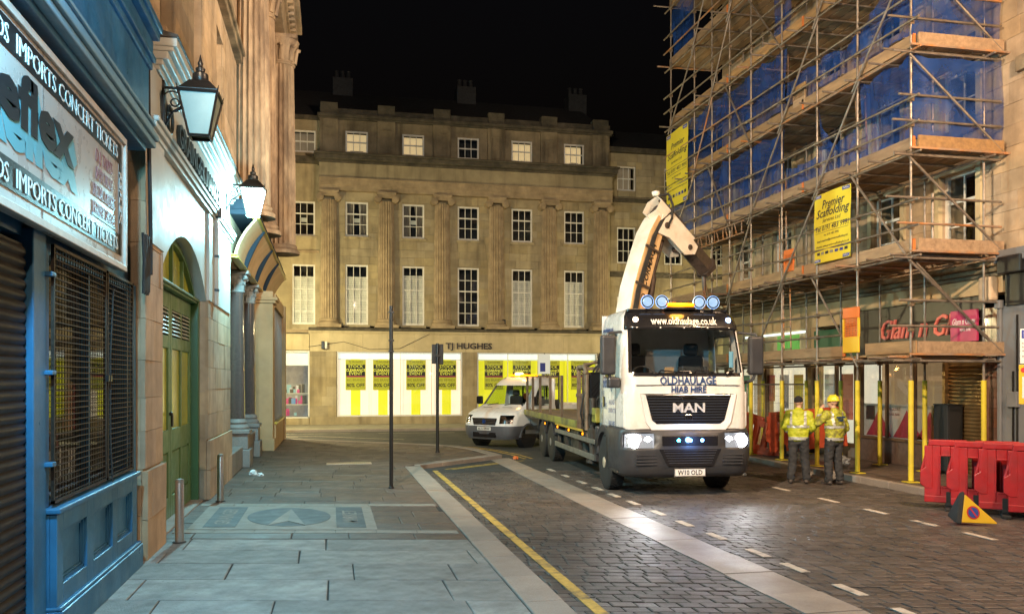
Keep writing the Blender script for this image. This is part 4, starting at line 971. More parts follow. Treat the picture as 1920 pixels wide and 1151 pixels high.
# ================================================================== scaffolding
sc = thing('scaffolding', 'tube scaffolding with timber decks wrapped round the right-hand building', 'scaffolding', (11.1, 20, .03))
SI = WM[sc.name].inverted()
YS = [14.7, 16.43, 17.99, 19.58, 21.19, 22.45, 23.6, 24.85, 26.73]; LZ = [2.5, 4.5, 6.5, 8.5, 10.5, 12.5, 14.5]
XO, XI = 11.1, 12.75
m_tube = mat('galvanised tube', (.33,.29,.25), .5, .75, var=.3, scale=5, dirt=.5, dirtcol=(.16,.10,.06), dscale=3)
m_tuber = mat('painted tube', (.46,.20,.07), .55, .3, var=.5, scale=2.5, dirt=.7, dirtcol=(.30,.26,.22), dscale=2, dlo=.4, dhi=.55)
m_sleeve = mat('yellow foam sleeve', (.62,.50,.03), .6, var=.1, scale=4, dirt=.4, dirtcol=(.30,.25,.06), dscale=3)
m_board = mat('scaffold board', (.36,.235,.13), .8, var=.25, scale=3, bump=.4, bscale=40, island=.22, dirt=.5, dirtcol=(.16,.10,.06), dscale=2, stretch=(4,.6,4))
m_bend = mat('orange board end', (.60,.17,.04), .6, var=.3, scale=8)
RS = random.Random(21)
def tube(name, a, b, m=None, r=.0245, n=8):
    # local mesh along the tube, so alike pieces stay cheap
    return O(name, MB().cyl(a, b, r, n=n), m or (m_tuber if RS.random() < .10 else m_tube), sc, smooth=True)
cp = MB()
def coupler(x, y, z): cp.bx(x-.045, x+.045, y-.045, y+.045, z-.05, z+.05)
for y in YS:
    for x in (XO, XI):
        tube('standard', (x, y, .05), (x, y, 15.6), m_tube)
        O('base_plate', MB().bx(x-.12, x+.12, y-.12, y+.12, .031, .045), m_sleeve, sc)
        O('sleeve', MB().lathe([(.052, .06), (.052, 2.02)], (x, y, 0), 14), m_sleeve, sc, smooth=True)
        for z in LZ: coupler(x, y, z-.07)
for zi, z in enumerate(LZ):
    for x in (XO-.05, XI-.05):
        tube('ledger', (x, YS[0]-.35, z-.07), (x, 20.6, z-.07)); tube('ledger', (x, 20.4, z-.09), (x, YS[-1]+.4, z-.09))
    for h in (.52, 1.02):
        s0 = 16.6 if zi == 0 and h < 2 else YS[0]-.3
        tube('guardrail', (XO-.05, s0 if zi else 16.95, z+h), (XO-.05, 21.4, z+h)); tube('guardrail', (XO-.05, 21.1, z+h+.03), (XO-.05, YS[-1]+.5, z+h+.03))
        tube('guardrail', (XO-.3-RS.random()*.3, YS[0]-.06, z+h+.06), (XI+.35, YS[0]-.06, z+h+.06))
        for y in YS: coupler(XO, y, z+h)
    for i, y in enumerate(YS):
        tube('transom', (XO-.25-RS.random()*.35, y+.06, z-.02), (XI+.15, y+.06, z-.02))
        if i < len(YS)-1 and (z < 11): tube('transom', (XO-.15-RS.random()*.3, y+.8, z-.02), (XI+.1, y+.8, z-.02))
    tube('guardrail', (XO-.45, YS[0]-.1, z-.1), (XI+.3, YS[0]-.1, z-.1))
    for a in (YS[0]-.08, 18.6, 22.5):
        b = {18.6: 22.55, 22.5: 26.95}.get(a, 18.65)
        for k in range(6):
            x0 = XO+.07+k*.262; dz = RS.uniform(0, .012); e = RS.uniform(-.08, .08)
            O('scaffold_board', MB().bx(x0, x0+.225+RS.uniform(0, .02), a+e, b+e, z+.01+dz, z+.048+dz), m_board, sc)
    gap = zi == 0
    for a, b in (((16.95, 20.7) if gap else (YS[0]-.04, 18.6)), (20.72 if gap else 18.62, 22.6), (22.62, 26.9)):
        O('toe_board', MB().bx(XO+.025, XO+.063, a, b, z+.055, z+.285), m_board, sc)
        O('board_end_band', MB().bx(XO+.020, XO+.068, a-.003, a+.07, z+.052, z+.288), m_bend, sc)
    O('toe_board', MB().bx(XO+.07, XI+.35, YS[0]-.14, YS[0]-.10, z+.055, z+.285), m_board, sc)
    if gap: O('toe_board', MB().bx(XO+.025, XO+.063, YS[0]-.1, 16.2, z+.055, z+.30), m_board, sc)
    O('deck_edge', MB().bx(XO-.1, XI+.5, YS[0]-.17, YS[0]-.09, z+.012, z+.05), m_tuber, sc)
# braces
for zi in range(0, 6):
    z = LZ[zi]
    for k in ((0, 2, 4, 6) if zi % 2 else (1, 3, 5, 7)):
        if k+1 < len(YS) and zi in (0, 1, 2, 3, 4, 5):
            if (k+zi) % 3 != 1: tube('brace', (XO-.06, YS[k]-.15, z+1.9), (XO-.06, YS[k+1]+.1, z-.25))
            else: tube('brace', (XO-.06, YS[k]-.1, z-.2), (XO-.06, YS[k+1]+.2, z+2.0))
    tube('brace', (XO-.12, YS[0]-.12, z+1.85), (XI+.35, YS[0]-.12, z+.05))
tube('brace', (XO+.05, YS[0]-.1, 4.3), (XI+.3, YS[0]-.1, 2.55))
for z0, z1, x in ((4.5, 5.7, 11.6), (6.5, 8.1, 11.6), (8.5, 10.4, 11.6), (10.5, 12.4, 11.6)): tube('puncheon', (x, YS[0]+.02, z0), (x, YS[0]+.02, z1))
O('couplers', cp, mat('coupler steel', (.25,.19,.13), .5, .7, var=.4, scale=9), sc, kind='stuff')
# blue debris netting
def netmat():
    m = bpy.data.materials.new('blue debris netting'); m.use_nodes = True; nt = m.node_tree; N = nt.nodes; L = nt.links
    p = N['Principled BSDF']; p.inputs['Base Color'].default_value = (.014, .075, .34, 1); p.inputs['Roughness'].default_value = .55
    tr = N.new('ShaderNodeBsdfTransparent'); mx = N.new('ShaderNodeMixShader'); out = N['Material Output']
    tl = N.new('ShaderNodeBsdfTranslucent'); tl.inputs[0].default_value = (.018, .10, .42, 1); m2 = N.new('ShaderNodeMixShader'); m2.inputs[0].default_value = .35
    g = N.new('ShaderNodeNewGeometry'); nz = N.new('ShaderNodeTexNoise'); nz.inputs['Scale'].default_value = 2.2; nz.inputs['Detail'].default_value = 4
    r = N.new('ShaderNodeMapRange'); r.inputs[1].default_value = .3; r.inputs[2].default_value = .7; r.inputs[3].default_value = .15; r.inputs[4].default_value = .68
    L.new(g.outputs['Position'], nz.inputs[0]); L.new(nz.outputs[0], r.inputs[0]); L.new(r.outputs[0], mx.inputs[0])
    L.new(p.outputs[0], m2.inputs[1]); L.new(tl.outputs[0], m2.inputs[2]); L.new(m2.outputs[0], mx.inputs[1]); L.new(tr.outputs[0], mx.inputs[2]); L.new(mx.outputs[0], out.inputs[0])
    return m
m_net = netmat()
def net(a, b, amp=.13, nu=34, nv=14, seed=0):
    """a, b: bottom-left, bottom-right, then top-left, top-right corners"""
    (p0, p1), (p2, p3) = a, b
    q = MB()
    def f(s, t):
        P_ = Vector(p0)*(1-s)*(1-t)+Vector(p1)*s*(1-t)+Vector(p2)*(1-s)*t+Vector(p3)*s*t
        k = noise.noise(Vector((P_.y*1.3+P_.x*2, P_.z*.9, seed)))*amp+noise.noise(Vector((P_.y*7, P_.z*1.2, seed+9)))*amp*.6
        ln_ = (Vector(p1)-Vector(p0)).length; nt_ = max(1, round(ln_/1.1)); sag = -(.10+.10*noise.noise(Vector((s*3, seed, 0))))*abs(math.sin(PI*s*nt_))*t+.06*abs(math.sin(PI*s*nt_))*(1-t)
        return P_+Vector((k, k*.4, sag))
    q.grid(f, nu, nv); return O('debris_netting', q, m_net, sc, smooth=80)
xn = XO+.10
def facenet(y0, y1, z0, z1, z0b=None, z1b=None, seed=0): net(((xn, y0, z0), (xn, y1, z0 if z0b is None else z0b)), ((xn, y0, z1), (xn, y1, z1 if z1b is None else z1b)), seed=seed)
facenet(14.75, 16.5, 6.75, 8.45, seed=1); facenet(16.5, 18.1, 6.7, 7.5, seed=2); facenet(18.1, 19.6, 6.7, 7.35, seed=3); facenet(19.6, 23.0, 6.75, 8.4, seed=4); facenet(23.0, 26.8, 6.75, 8.45, seed=5)
facenet(14.75, 16.6, 8.8, 10.5, None, 9.6, seed=6); facenet(16.6, 19.6, 8.8, 9.55, seed=7); facenet(19.6, 23, 8.8, 10.4, seed=8); facenet(23, 26.8, 8.8, 10.4, seed=9); facenet(19.4, 20.1, 10.7, 13.2, seed=10); facenet(25, 26.8, 12.6, 14.5, seed=12)
net(((18.1-6.95, 17.95, 7.4), (11.15, 16.6, 7.0)), ((11.15, 18.1, 8.4), (11.2, 17.7, 7.3)), seed=13)
for z, sd in ((6.72, 21), (8.76, 22), (10.76, 23)): net(((XO, YS[0]-.02, z), (XI+.4, YS[0]-.02, z)), ((XO, YS[0]-.02, z+1.72), (XI+.4, YS[0]-.02, z+1.72)), seed=sd)
# ladders, gates, rope
def ladder(x, y, z0, z1, dx=0, dy=.5):
    l = O('ladder', MB().cyl((x, y-.17, z0), (x+dx, y-.17+dy, z1), .02, n=6).cyl((x, y+.17, z0), (x+dx, y+.17+dy, z1), .02, n=6), m_tuber, sc)
    rg = MB(); n = int((z1-z0)/.28)
    for i in range(1, n): t = i/n; rg.cyl((x+dx*t, y-.17+dy*t, z0+(z1-z0)*t), (x+dx*t, y+.17+dy*t, z0+(z1-z0)*t), .012, n=5)
    O('rungs', rg, m_tube, l, kind='stuff')
ladder(11.5, 20.0, 2.55, 5.4, .1, .25); ladder(11.6, 20.4, 4.55, 7.4, .1, .2); ladder(11.7, 17.1, 6.55, 9.3, .1, .3); ladder(11.6, 20.3, 8.55, 11.4, .1, .2)
def gate(x, y, z, w, h, top, bot, lbl):
    g = thing('scaffold_gate', lbl, 'gate', (x, y, z))
    f = MB().bx(x-.02, x+.02, y, y+.04, z, z+h).bx(x-.02, x+.02, y+w-.04, y+w, z, z+h).bx(x-.02, x+.02, y+.04, y+w-.04, z, z+h*.42).bx(x-.02, x+.02, y+.04, y+w-.04, z+h*.78, z+h)
    O('frame', MB().bx(x-.02, x+.02, y, y+w, z, z+h*.35), bot, g, bevel=.015); O('head', MB().bx(x-.02, x+.02, y, y+w, z+h*.76, z+h), top, g, bevel=.015)
    O('stile', MB().bx(x-.02, x+.02, y, y+.04, z+h*.35, z+h*.76), bot, g); O('stile', MB().bx(x-.02, x+.02, y+w-.04, y+w, z+h*.35, z+h*.76), bot, g)
    k = MB(); n = int(w/.06)
    for i in range(n): yy = y+.05+i*(w-.1)/n; k.bx(x-.008, x+.008, yy, yy+.014, z+h*.35, z+h*.76)
    for i in range(8): zz = z+h*.35+i*h*.41/8; k.bx(x-.008, x+.008, y+.04, y+w-.04, zz, zz+.014)
    O('mesh', k, top, g, kind='stuff')
m_orp = mat('orange plastic', (.72,.17,.03), .45, dirt=.2, dirtcol=(.4,.12,.04)); m_yep = mat('yellow plastic', (.72,.45,.02), .45, dirt=.2, dirtcol=(.4,.26,.03))
gate(11.02, 16.25, 2.62, .58, .98, m_orp, m_yep, 'orange and yellow plastic gate on the lowest scaffold deck')
gate(11.12, 19.05, 4.72, .45, .55, m_orp, m_orp, 'small orange mesh gate on the second scaffold deck')
gate(11.14, 18.55, 8.7, .55, .5, m_board, m_board, 'small buff mesh gate beside the blue netting')
lt_ = thing('lattice_beam', 'orange lattice beam slung below the netted scaffold deck', 'beam', (11.0, 22.5, 6.0))
b = MB().cyl((10.98, 21.4, 6.05), (10.98, 25.4, 6.05), .022, n=6).cyl((10.98, 21.4, 6.38), (10.98, 25.4, 6.38), .022, n=6); O('chords', b, m_tuber, lt_)
b = MB()
for i in range(14): b.cyl((10.98, 21.5+i*.28, 6.05), (10.98, 21.5+i*.28+(.14 if i % 2 else 0), 6.38), .014, n=5)
O('lacing', b, m_tuber, lt_)
# banners of the scaffolding firm
m_ban = mat('yellow banner', (.72,.60,.04), .6, var=.06, scale=2); m_bib = mat('banner blue', (.03,.05,.30), .5); m_bbk = mat('banner black print', (.03,.03,.04), .6)
def banner(yc, z0, w, h, lab):
    t = thing('banner', lab, 'banner', (11.03, yc, z0)); y0, y1 = yc-w/2, yc+w/2
    q = MB(); x = 11.03
    def wv(u, v): return x+.012*math.sin(u*7+v*2)+.01*math.sin(v*9)
    # prints are laid 3 mm proud of the same wavy sheet
    def sheet(m, n): 
        q.grid(lambda u, v: (wv(u, v), y0+w*u, z0+h*v), 16, 20)
        q.grid(lambda u, v: (wv(u, v)+.004, y0+w*u, z0+h*v), 16, 20)
    sheet(0, 0); sh_ = O('sheet', q, m_ban, t, smooth=80)
    def pr(st, size, fy, fz, bold=0, shear=0, m=m_bbk, fit=None, name='print'):
        vs, fcs = textmesh(st, bold, shear, 'CENTER'); wd = max(v[0] for v in vs)-min(v[0] for v in vs)
        sx = fit*w/(wd*size) if fit else 1.; o = []
        for a, c, d in vs:
            u = fy-a*size*sx/w; v = fz+c*size/h; o.append((wv(u, v)-(.004 if d > 0 else .002), y0+w*u, z0+h*v))
        return O(name, MB().add(o, fcs), m, t)
    def blk(u0, u1, v0, v1, m):
        e = MB(); e.grid(lambda a, c: (wv(u0+(u1-u0)*a, v0+(v1-v0)*c)-.003, y0+w*(u0+(u1-u0)*a), z0+h*(v0+(v1-v0)*c)), 8, 2); return O('print', e, m, t)
    pr('Premier', .27, .48, .78, .012, .25, fit=.62); pr('Scaffolding', .27, .5, .655, .012, .25, fit=.90); pr('Services Ltd', .12, .5, .575, 0, .25, fit=.5)
    pr('Tel: 0191 483 9991', .17, .5, .455, .006, .25, fit=.92); blk(.05, .95, .525, .53, m_bbk); blk(.05, .95, .43, .435, m_bbk)
    pr('Fax: 0191 483 9992', .07, .5, .375, 0, .2, fit=.4); pr('Email: enquiries@premierscaffolding.net', .07, .5, .30, 0, .2, fit=.84); pr('Website: www.premierscaffoldingltd.co.uk', .07, .5, .22, 0, .2, fit=.9)
    for k in range(7): blk(.08+k*.125, .17+k*.125, .115, .155, m_bib if k in (1, 2) else (mat('banner grey', (.25,.25,.2), .6) if k % 2 else m_bbk))
    for u, v in ((0.02, .945), (.80, .945), (.02, .01), (.80, .01)):
        blk(u, u+.19, v, v+.048, m_bib); pr('NASC', .075, u+.095, v+.012, .0, 0, m_white, fit=.14)
banner(17.30, 4.72, 1.42, 1.58, 'yellow banner hung on the scaffolding above the orange gate')
banner(26.1, 7.75, 1.75, 2.45, 'yellow banner hung at the street corner end of the scaffolding')
# ================================================================== crane lorry (local axes: x = its right, y = forward, z = up)
tk = thing('crane_lorry', 'white flatbed lorry with folded loader crane, headlights and amber beacon bar on', 'lorry', (6.46, 15.91, RZ), math.radians(175.8))
m_wp = mat('white lorry paint', (.66,.65,.635), .28, streak=.22, var=.04, scale=2, dirt=.2, dirtcol=(.42,.40,.37), dscale=1.5, coat=.5)
m_gp = mat('dark grey plastic', (.028,.030,.036), .42, var=.15, scale=3, bump=.08, bscale=90, dirt=.3, dirtcol=(.09,.085,.08), dscale=2)
m_bp = mat('gloss black panel', (.012,.012,.014), .15, coat=.5)
m_chr = mat('chrome', (.75,.75,.76), .14, 1.)
m_navy = mat('navy lettering', (.015,.05,.16), .4)
m_dst = mat('grimy chassis steel', (.05,.045,.04), .6, .4, var=.4, scale=6, dirt=.5, dirtcol=(.10,.08,.06), dscale=3)
m_int = mat('cab trim', (.62,.61,.60), .8, var=.1); m_seat = mat('seat cloth', (.035,.036,.04), .85, var=.2, bump=.2)
m_hl = emis('headlamp glow', (.93, .97, 1.), 30.); m_amb = emis('amber beacon', (1., .20, .0), 2.4); m_bled = emis('blue marker led', (.12, .35, 1.), 22.); m_tled = emis('teal marker led', (.05, .75, 1.), 22.)
m_ambs = emis('amber side marker', (1., .30, .0), 2.0); m_wlamp = emis('white marker', (1., .8, .6), 4.)
m_clear = glass('lamp lens', (.98,.98,1.), 1.)
def T(name, b, m, par=None, **k): return O(name, b, m, par if par is not None else tk, world=False, **k)
def TB(name, m, *boxes, par=None, **k):
    b = MB()
    for q in boxes: b.bx(*q)
    return T(name, b, m, par, **k)
def interp(tab, z):
    for (a, b) in zip(tab, tab[1:]):
        if a[0] <= z <= b[0]:
            t = (z-a[0])/(b[0]-a[0]); return [p+(q-p)*t for p, q in zip(a, b)]
    return list(tab[-1] if z > tab[-1][0] else tab[0])
class Loft:
    """horizontal rings of a rounded box, open at the back; faces picked out by (row, column) into parts"""
    def __init__(s, tab, zs, sidey, fx, na=6):
        s.zs = zs; s.rows = []; s.kind = []
        for z in zs:
            _, w, f, r = interp(tab, z); row = []; kd = []
            side = [(w, y) for y in sidey]
            arc = [(w-r+r*math.cos(a), f-r+r*math.sin(a)) for a in [PI/2*i/na for i in range(na+1)]]
            fr = [(x*(w-r), f+.02*(1-x*x)) for x in fx]
            half = side+arc; row = [(x, y, z) for x, y in half]+[(x, y, z) for x, y in fr]+[(-x, y, z) for x, y in reversed(half)]
            s.rows.append(row)
        s.ns, s.na, s.nf = len(sidey), na, len(fx)
        s.n = len(s.rows[0])
    def col(s, j): # classify column j (between j and j+1): ('R' side idx) / ('A',k) / ('F',k) / ('a',k) / ('L',idx)
        if j < s.ns-1: return ('R', j)
        j2 = j-(s.ns-1)
        if j2 == 0: return ('R', s.ns-1)
        j3 = j2-1
        if j3 < s.na: return ('A', j3)
        j4 = j3-s.na
        if j4 < s.nf+1: return ('F', j4)
        j5 = j4-(s.nf+1)
        if j5 < s.na: return ('a', s.na-1-j5)
        j6 = j5-s.na
        return ('L', s.ns-1-j6)
    def build(s, pick, off=0., thick=0.):
        b = MB(); idx = {}
        def vid(i, j):
            if (i, j) not in idx: idx[(i, j)] = len(b.v); b.v.append(Vector(s.rows[i][j]))
            return idx[(i, j)]
        for i in range(len(s.rows)-1):
            for j in range(s.n-1):
                if pick(s.zs[i], s.col(j)): b.f.append([vid(i, j), vid(i, j+1), vid(i+1, j+1), vid(i+1, j)]); b.mi.append(0)
        if off:
            for k, v in enumerate(b.v):
                c = Vector((0, 0, v.z)); d = (v-c); d.z = 0; b.v[k] = v+d.normalized()*off
        return b
cabt = [(.95, 1.15, 1.36, .20), (1.24, 1.16, 1.40, .22), (1.9, 1.16, 1.40, .24), (2.2, 1.155, 1.36, .25), (3.08, 1.11, 1.13, .27), (3.32, 1.07, 1.02, .28), (3.42, 1.0, .88, .30), (3.47, .9, .70, .30)]
zs = [.95, 1.24, 1.34, 1.6, 1.88, 2.02, 2.14, 2.19, 2.26, 2.5, 2.8, 2.98, 3.06, 3.12, 3.20, 3.32, 3.38, 3.42, 3.455, 3.47]
cab = Loft(cabt, zs, [-.55, -.28, -.20, .2, .62, .70], [.9, .6, .3, 0, -.3, -.6, -.9])
front = lambda c: c[0] == 'F' or (c[0] in 'Aa' and c[1] >= 4)
ws = lambda z, c: 2.255 < z < 3.05 and front(c)
seal = lambda z, c: (2.18 < z < 2.255 and front(c)) or (2.255 < z < 3.05 and c[0] in 'Aa' and c[1] == 3)
visor = lambda z, c: 3.05 < z < 3.41 and (front(c) or (c[0] in 'Aa' and c[1] in (2, 3)))
sidew = lambda z, c: 2.18 < z < 2.97 and c[0] in 'RL' and c[1] in (2, 3)
body = T('cab', cab.build(lambda z, c: not (ws(z, c) or visor(z, c) or sidew(z, c) or seal(z, c))), m_wp, smooth=50)
sd = body.modifiers.new('solid', 'SOLIDIFY'); sd.thickness = .014; sd.offset = 0
TB('roof', m_wp, (-.9, .9, -.55, .66, 3.44, 3.472), par=body, bevel=.03)
TB('rear_panel', m_int, (-1.12, 1.12, -.56, -.52, .95, 3.42), par=body)
TB('cab_floor', m_gp, (-1.1, 1.1, -.5, 1.3, .95, 1.0), par=body)
T('windscreen', cab.build(ws), glass('tinted windscreen', (.92,.95,.94), .8, dark=.0), smooth=60)
T('windscreen_seal', cab.build(seal, .004), m_bp, smooth=60)
vs_ = T('sun_visor', cab.build(visor, .035), mat('smoked visor', (.012,.012,.014), .2, coat=.4), smooth=60)
vs_.modifiers.new('solid', 'SOLIDIFY').thickness = .02
swm = glass('side glass', (.75,.82,.80), 1., dark=.1)
for sgn in 'RL': T('side_window', cab.build(lambda z, c: sidew(z, c) and c[0] == sgn), swm, smooth=60)
for s in (1, -1):
    x = s*1.165
    for q in ((x-.008, x+.008, -.29, -.265, 1.05, 3.0), (x-.008, x+.008, .70, .715, 1.05, 2.2)): TB('door_gap', m_bp, q)
    TB('window_trim', m_bp, (min(x, x-s*.03), max(x, x-s*.03), -.23, .66, 2.16, 2.20), (min(x, x-s*.09), max(x, x-s*.055), -.22, .60, 2.955, 3.0))
    TB('door_handle', m_bp, (x-.02 if s > 0 else x-.02, x+.03 if s > 0 else x+.02, -.20, -.12, 1.60, 1.80), bevel=.01)
# front panels, grille
def fy(z): return interp(cabt, z)[2]+.02
TB('panel_gap', m_bp, (-.98, .98, 1.40, 1.424, 2.03, 2.038))
gp = [(-.80, 1.86), (.80, 1.86), (.68, 1.40), (.60, 1.335), (-.60, 1.335), (-.68, 1.40)]
gr_ = T('grille', MB().prism(gp, 1.40, 1.432), m_bp)
gb = MB()
for i in range(9): z = 1.39+i*.05; w = .66+(.78-.66)*(z-1.39)/.45; gb.bx(-w, w, 1.432, 1.44, z, z+.018)
T('grille_bars', gb, mat('grille mesh', (.02,.025,.035), .35), gr_)
T('grille_trim', MB().bx(-.79, .79, 1.425, 1.455, 1.825, 1.86).prism([(-.16, 1.83), (.16, 1.83), (.11, 1.775), (-.11, 1.775)], 1.43, 1.452), m_chr, gr_, bevel=.004)
frm = MB(); inn = [(x*1.015, 1.6+(z-1.6)*1.03) for x, z in gp]; outp = [(-.90, 1.885), (.90, 1.885), (.80, 1.36), (.70, 1.22), (-.70, 1.22), (-.80, 1.36)]
n = 6
frm.add([(x, 1.422, z) for x, z in inn]+[(x, 1.448, 1.6+(z-1.6)*.98) for x, z in outp]+[(x, 1.41, z) for x, z in outp], [(i, (i+1) % n, n+(i+1) % n, n+i) for i in range(n)]+[(n+i, n+(i+1) % n, 2*n+(i+1) % n, 2*n+i) for i in range(n)])
T('grille_surround', frm, m_wp, gr_)
T('lettering', MB().text('MAN', .235, 0, 1.441, 1.545, .02, .02, flip=True, fit=.60), mat('satin chrome', (.7,.7,.7), .35, .4), gr_)
T('badge', MB().bx(-.07, .07, 1.44, 1.45, 1.405, 1.50), m_chr, gr_, bevel=.004)
T('badge_emblem', MB().bx(-.058, .058, 1.4495, 1.452, 1.418, 1.488), m_bp, gr_)
T('badge_lion', MB().prism([(.045, 1.455), (.035, 1.47), (.01, 1.462), (-.02, 1.466), (-.045, 1.482), (-.05, 1.462), (-.03, 1.452), (-.045, 1.43), (-.03, 1.428), (-.015, 1.447), (.015, 1.445), (.03, 1.428), (.045, 1.43)], 1.451, 1.455), m_chr, gr_)
def ftext(st, size, z, y, fit, m, bold=.01, slope=0., name='lettering', x0=0, sy=1):
    b = MB(); vs, fs = textmesh(st, bold, 0, 'CENTER'); wd = max(v[0] for v in vs)-min(v[0] for v in vs); sx = fit/wd
    b.add([(x0-a*sx, y+slope*c*size+(.006 if d > 0 else .0), z+c*size*sy) for a, c, d in vs], fs); return T(name, b, m)
ftext('OLDHAULAGE', .20, 2.05, 1.420, 1.06, m_navy, .022, -.13)
ftext('HIAB HIRE', .17, 1.898, 1.440, .66, m_navy, .02)
ftext('www.oldhaulage.co.uk', .20, 3.15, 1.190, 1.26, m_white, .016, -.42)
for x in (.88, .45, 0, -.45, -.88): T('visor_stud', MB().cyl((x, 1.17 if abs(x) < .8 else 1.13, 3.09), (x, 1.20 if abs(x) < .8 else 1.15, 3.09), .014, n=8), m_white)
for s in (1, -1): T('visor_lamp', MB().cyl((s*.88, 1.06, 3.24), (s*.90, 1.10, 3.24), .05, n=12), m_wlamp if s > 0 else emis('blue visor lamp', (.3, .5, 1.), 6.), smooth=True)
# bumper, lamps
bt = [(.37, 1.14, 1.36, .30), (.45, 1.22, 1.45, .34), (.80, 1.25, 1.50, .36), (1.10, 1.25, 1.49, .36), (1.22, 1.22, 1.43, .34), (1.26, 1.18, 1.38, .30)]
bl = Loft(bt, [.37, .41, .45, .6, .66, .72, .86, .90, 1.02, 1.16, 1.22, 1.26], [.30, .5, .8], [.92, .75, .55, .3, 0, -.3, -.55, -.75, -.92])
hlp = lambda z, c: .89 < z < 1.13 and (c[0] in 'Aa' and c[1] >= 2 or (c[0] == 'F' and c[1] in (0, 1, 8, 9)))
bump = T('bumper', bl.build(lambda z, c: not hlp(z, c)), m_gp, smooth=45)
bs = bump.modifiers.new('solid', 'SOLIDIFY'); bs.thickness = .014; bs.offset = 0
for s, kinds in ((1, 'A'), (-1, 'a')):
    sel = lambda z, c: hlp(z, c) and ((c[0] == kinds) or (c[0] == 'F' and (c[1] in (0, 1) if s > 0 else c[1] in (8, 9))))
    hb = T('headlamp', bl.build(sel, -.06), mat('lit headlamp reflector', (.8,.8,.82), .15, .9, emit=(.85, .93, 1.), estr=.35), smooth=60)
    T('lens', bl.build(sel, -.004), m_clear, hb, smooth=60)
    for dx, r in ((1.0, .125), (.76, .085)): T('bulb', MB().lathe([(.005, -.03), (r*.8, -.02), (r, .0), (r*.9, .012), (.004, .02)], (s*dx, 1.425-.005*(dx > .9), 1.02), 16, axis='y'), m_hl, hb)
    p = (WM[tk.name] @ Vector((s*.9, 1.56, 1.02))); a = WM[tk.name] @ Vector((s*1.0, 9, -.25))
    lamp('headlight_beam', (.90, .95, 1.), 75, p, tk, r=.06, typ='SPOT', aim=a, spot=95, blend=.8)
    for k in range(4): TB('fog_slat', m_gp, (min(s*.62, s*1.0), max(s*.62, s*1.0), 1.46, 1.515, .60+k*.055, .625+k*.055), par=bump)
    TB('corner_pod', m_wp, (min(s*.92, s*1.175), max(s*.92, s*1.175), 1.02, 1.30, 1.24, 1.92), bevel=.05, seg=3)
TB('upper_intake', m_bp, (-.52, .52, 1.49, 1.528, .94, 1.12), par=bump, bevel=.01)
T('lower_intake', MB().prism([(-.58, .88), (.58, .88), (.42, .58), (-.42, .58)], 1.48, 1.531), m_bp, bump)
ib = MB()
for k in range(6): ib.bx(-.50+.02*k, .50-.02*k, 1.52, 1.537, .85-.045*k, .862-.045*k)
T('intake_bars', ib, m_gp, bump)
for x, m_ in ((.22, m_tled), (0, m_bled), (-.22, m_bled)): T('marker_led', MB().lathe([(.004, .0), (.03, .0), (.03, .012), (.004, .016)], (x, 1.53, 1.04), 12, axis='y'), m_, bump)
lamp('led_glow', (.15, .4, 1.), 14, WM[tk.name] @ Vector((0, 1.65, 1.04)), tk, r=.05)
pl_ = TB('number_plate', m_chr, (-.30, .30, 1.49, 1.515, .385, .535), bevel=.005)
TB('plate_face', mat('plate white', (.66,.66,.62), .35), (-.28, .28, 1.515, 1.518, .40, .52), par=pl_)
b = MB().text('W10 OLD', .125, 0, 1.518, .418, .004, .01, flip=True, fit=.46); T('lettering', b, m_bp, pl_)
# wipers, roof lamps, beacon bar
for x0, x1 in ((.62, .10), (-.05, -.60), (-.75, -.85)):
    T('wiper', MB().tube([(x0, 1.40, 2.20), (x0-.12, 1.385, 2.30), (x1+.1, 1.385, 2.27)], .014, 6), m_bp); TB('wiper_pivot', m_bp, (x0-.04, x0+.04, 1.36, 1.41, 2.19, 2.27), bevel=.02)
lb = TB('light_bar', m_bp, (-.95, 1.0, .80, .90, 3.40, 3.45), bevel=.01)
for x in (.64, .36, -.36, -.63):
    sp_ = T('roof_lamp', MB().lathe([(.01, -.10), (.07, -.09), (.115, -.02), (.122, .01), (.122, .02)], (x, .98, 3.58), 20, axis='y'), m_chr, smooth=True)
    T('lens', MB().lathe([(.004, .028), (.07, .025), (.112, .015)], (x, .98, 3.58), 20, axis='y'), mat('blue lit lamp lens', (.35,.5,.8), .12, .8, emit=(.40, .66, 1.), estr=.75, var=.6, scale=14), sp_, smooth=True)
    TB('bracket', m_bp, (x-.015, x+.015, .92, .96, 3.42, 3.50), par=sp_)
    T('rim_light', MB().lathe([(.112, .012), (.12, .03), (.126, .012)], (x, .98, 3.58), 20, axis='y'), emis('blue rim', (.25, .5, 1.), 1.2), sp_)
TB('beacon_base', m_bp, (-.28, .28, .84, 1.02, 3.44, 3.49), bevel=.01)
TB('beacon', m_amb, (-.27, .27, .84, 1.02, 3.49, 3.565), bevel=.03)
lamp('beacon_glow', (1., .45, .06), 22, WM[tk.name] @ Vector((0, 1.12, 3.62)), tk, r=.15)
# mirrors
for s in (1, -1):
    T('mirror_arm', MB().tube([(s*1.13, .95, 3.02), (s*1.42, 1.12, 2.98), (s*1.44, 1.14, 2.9)], .026, 8).tube([(s*1.14, .9, 2.05), (s*1.36, 1.1, 2.12), (s*1.42, 1.12, 2.3)], .03, 8), m_gp, smooth=True)
    mi = TB('mirror', m_gp, (min(s*1.28, s*1.56), max(s*1.28, s*1.56), 1.02, 1.18, 2.22, 2.95), bevel=.05, seg=3)
    TB('mirror_glass', m_chr, (min(s*1.31, s*1.53), max(s*1.31, s*1.53), 1.01, 1.018, 2.28, 2.9), par=mi)
TB('kerb_mirror', m_gp, (1.18, 1.42, .98, 1.14, 1.98, 2.18), bevel=.04)
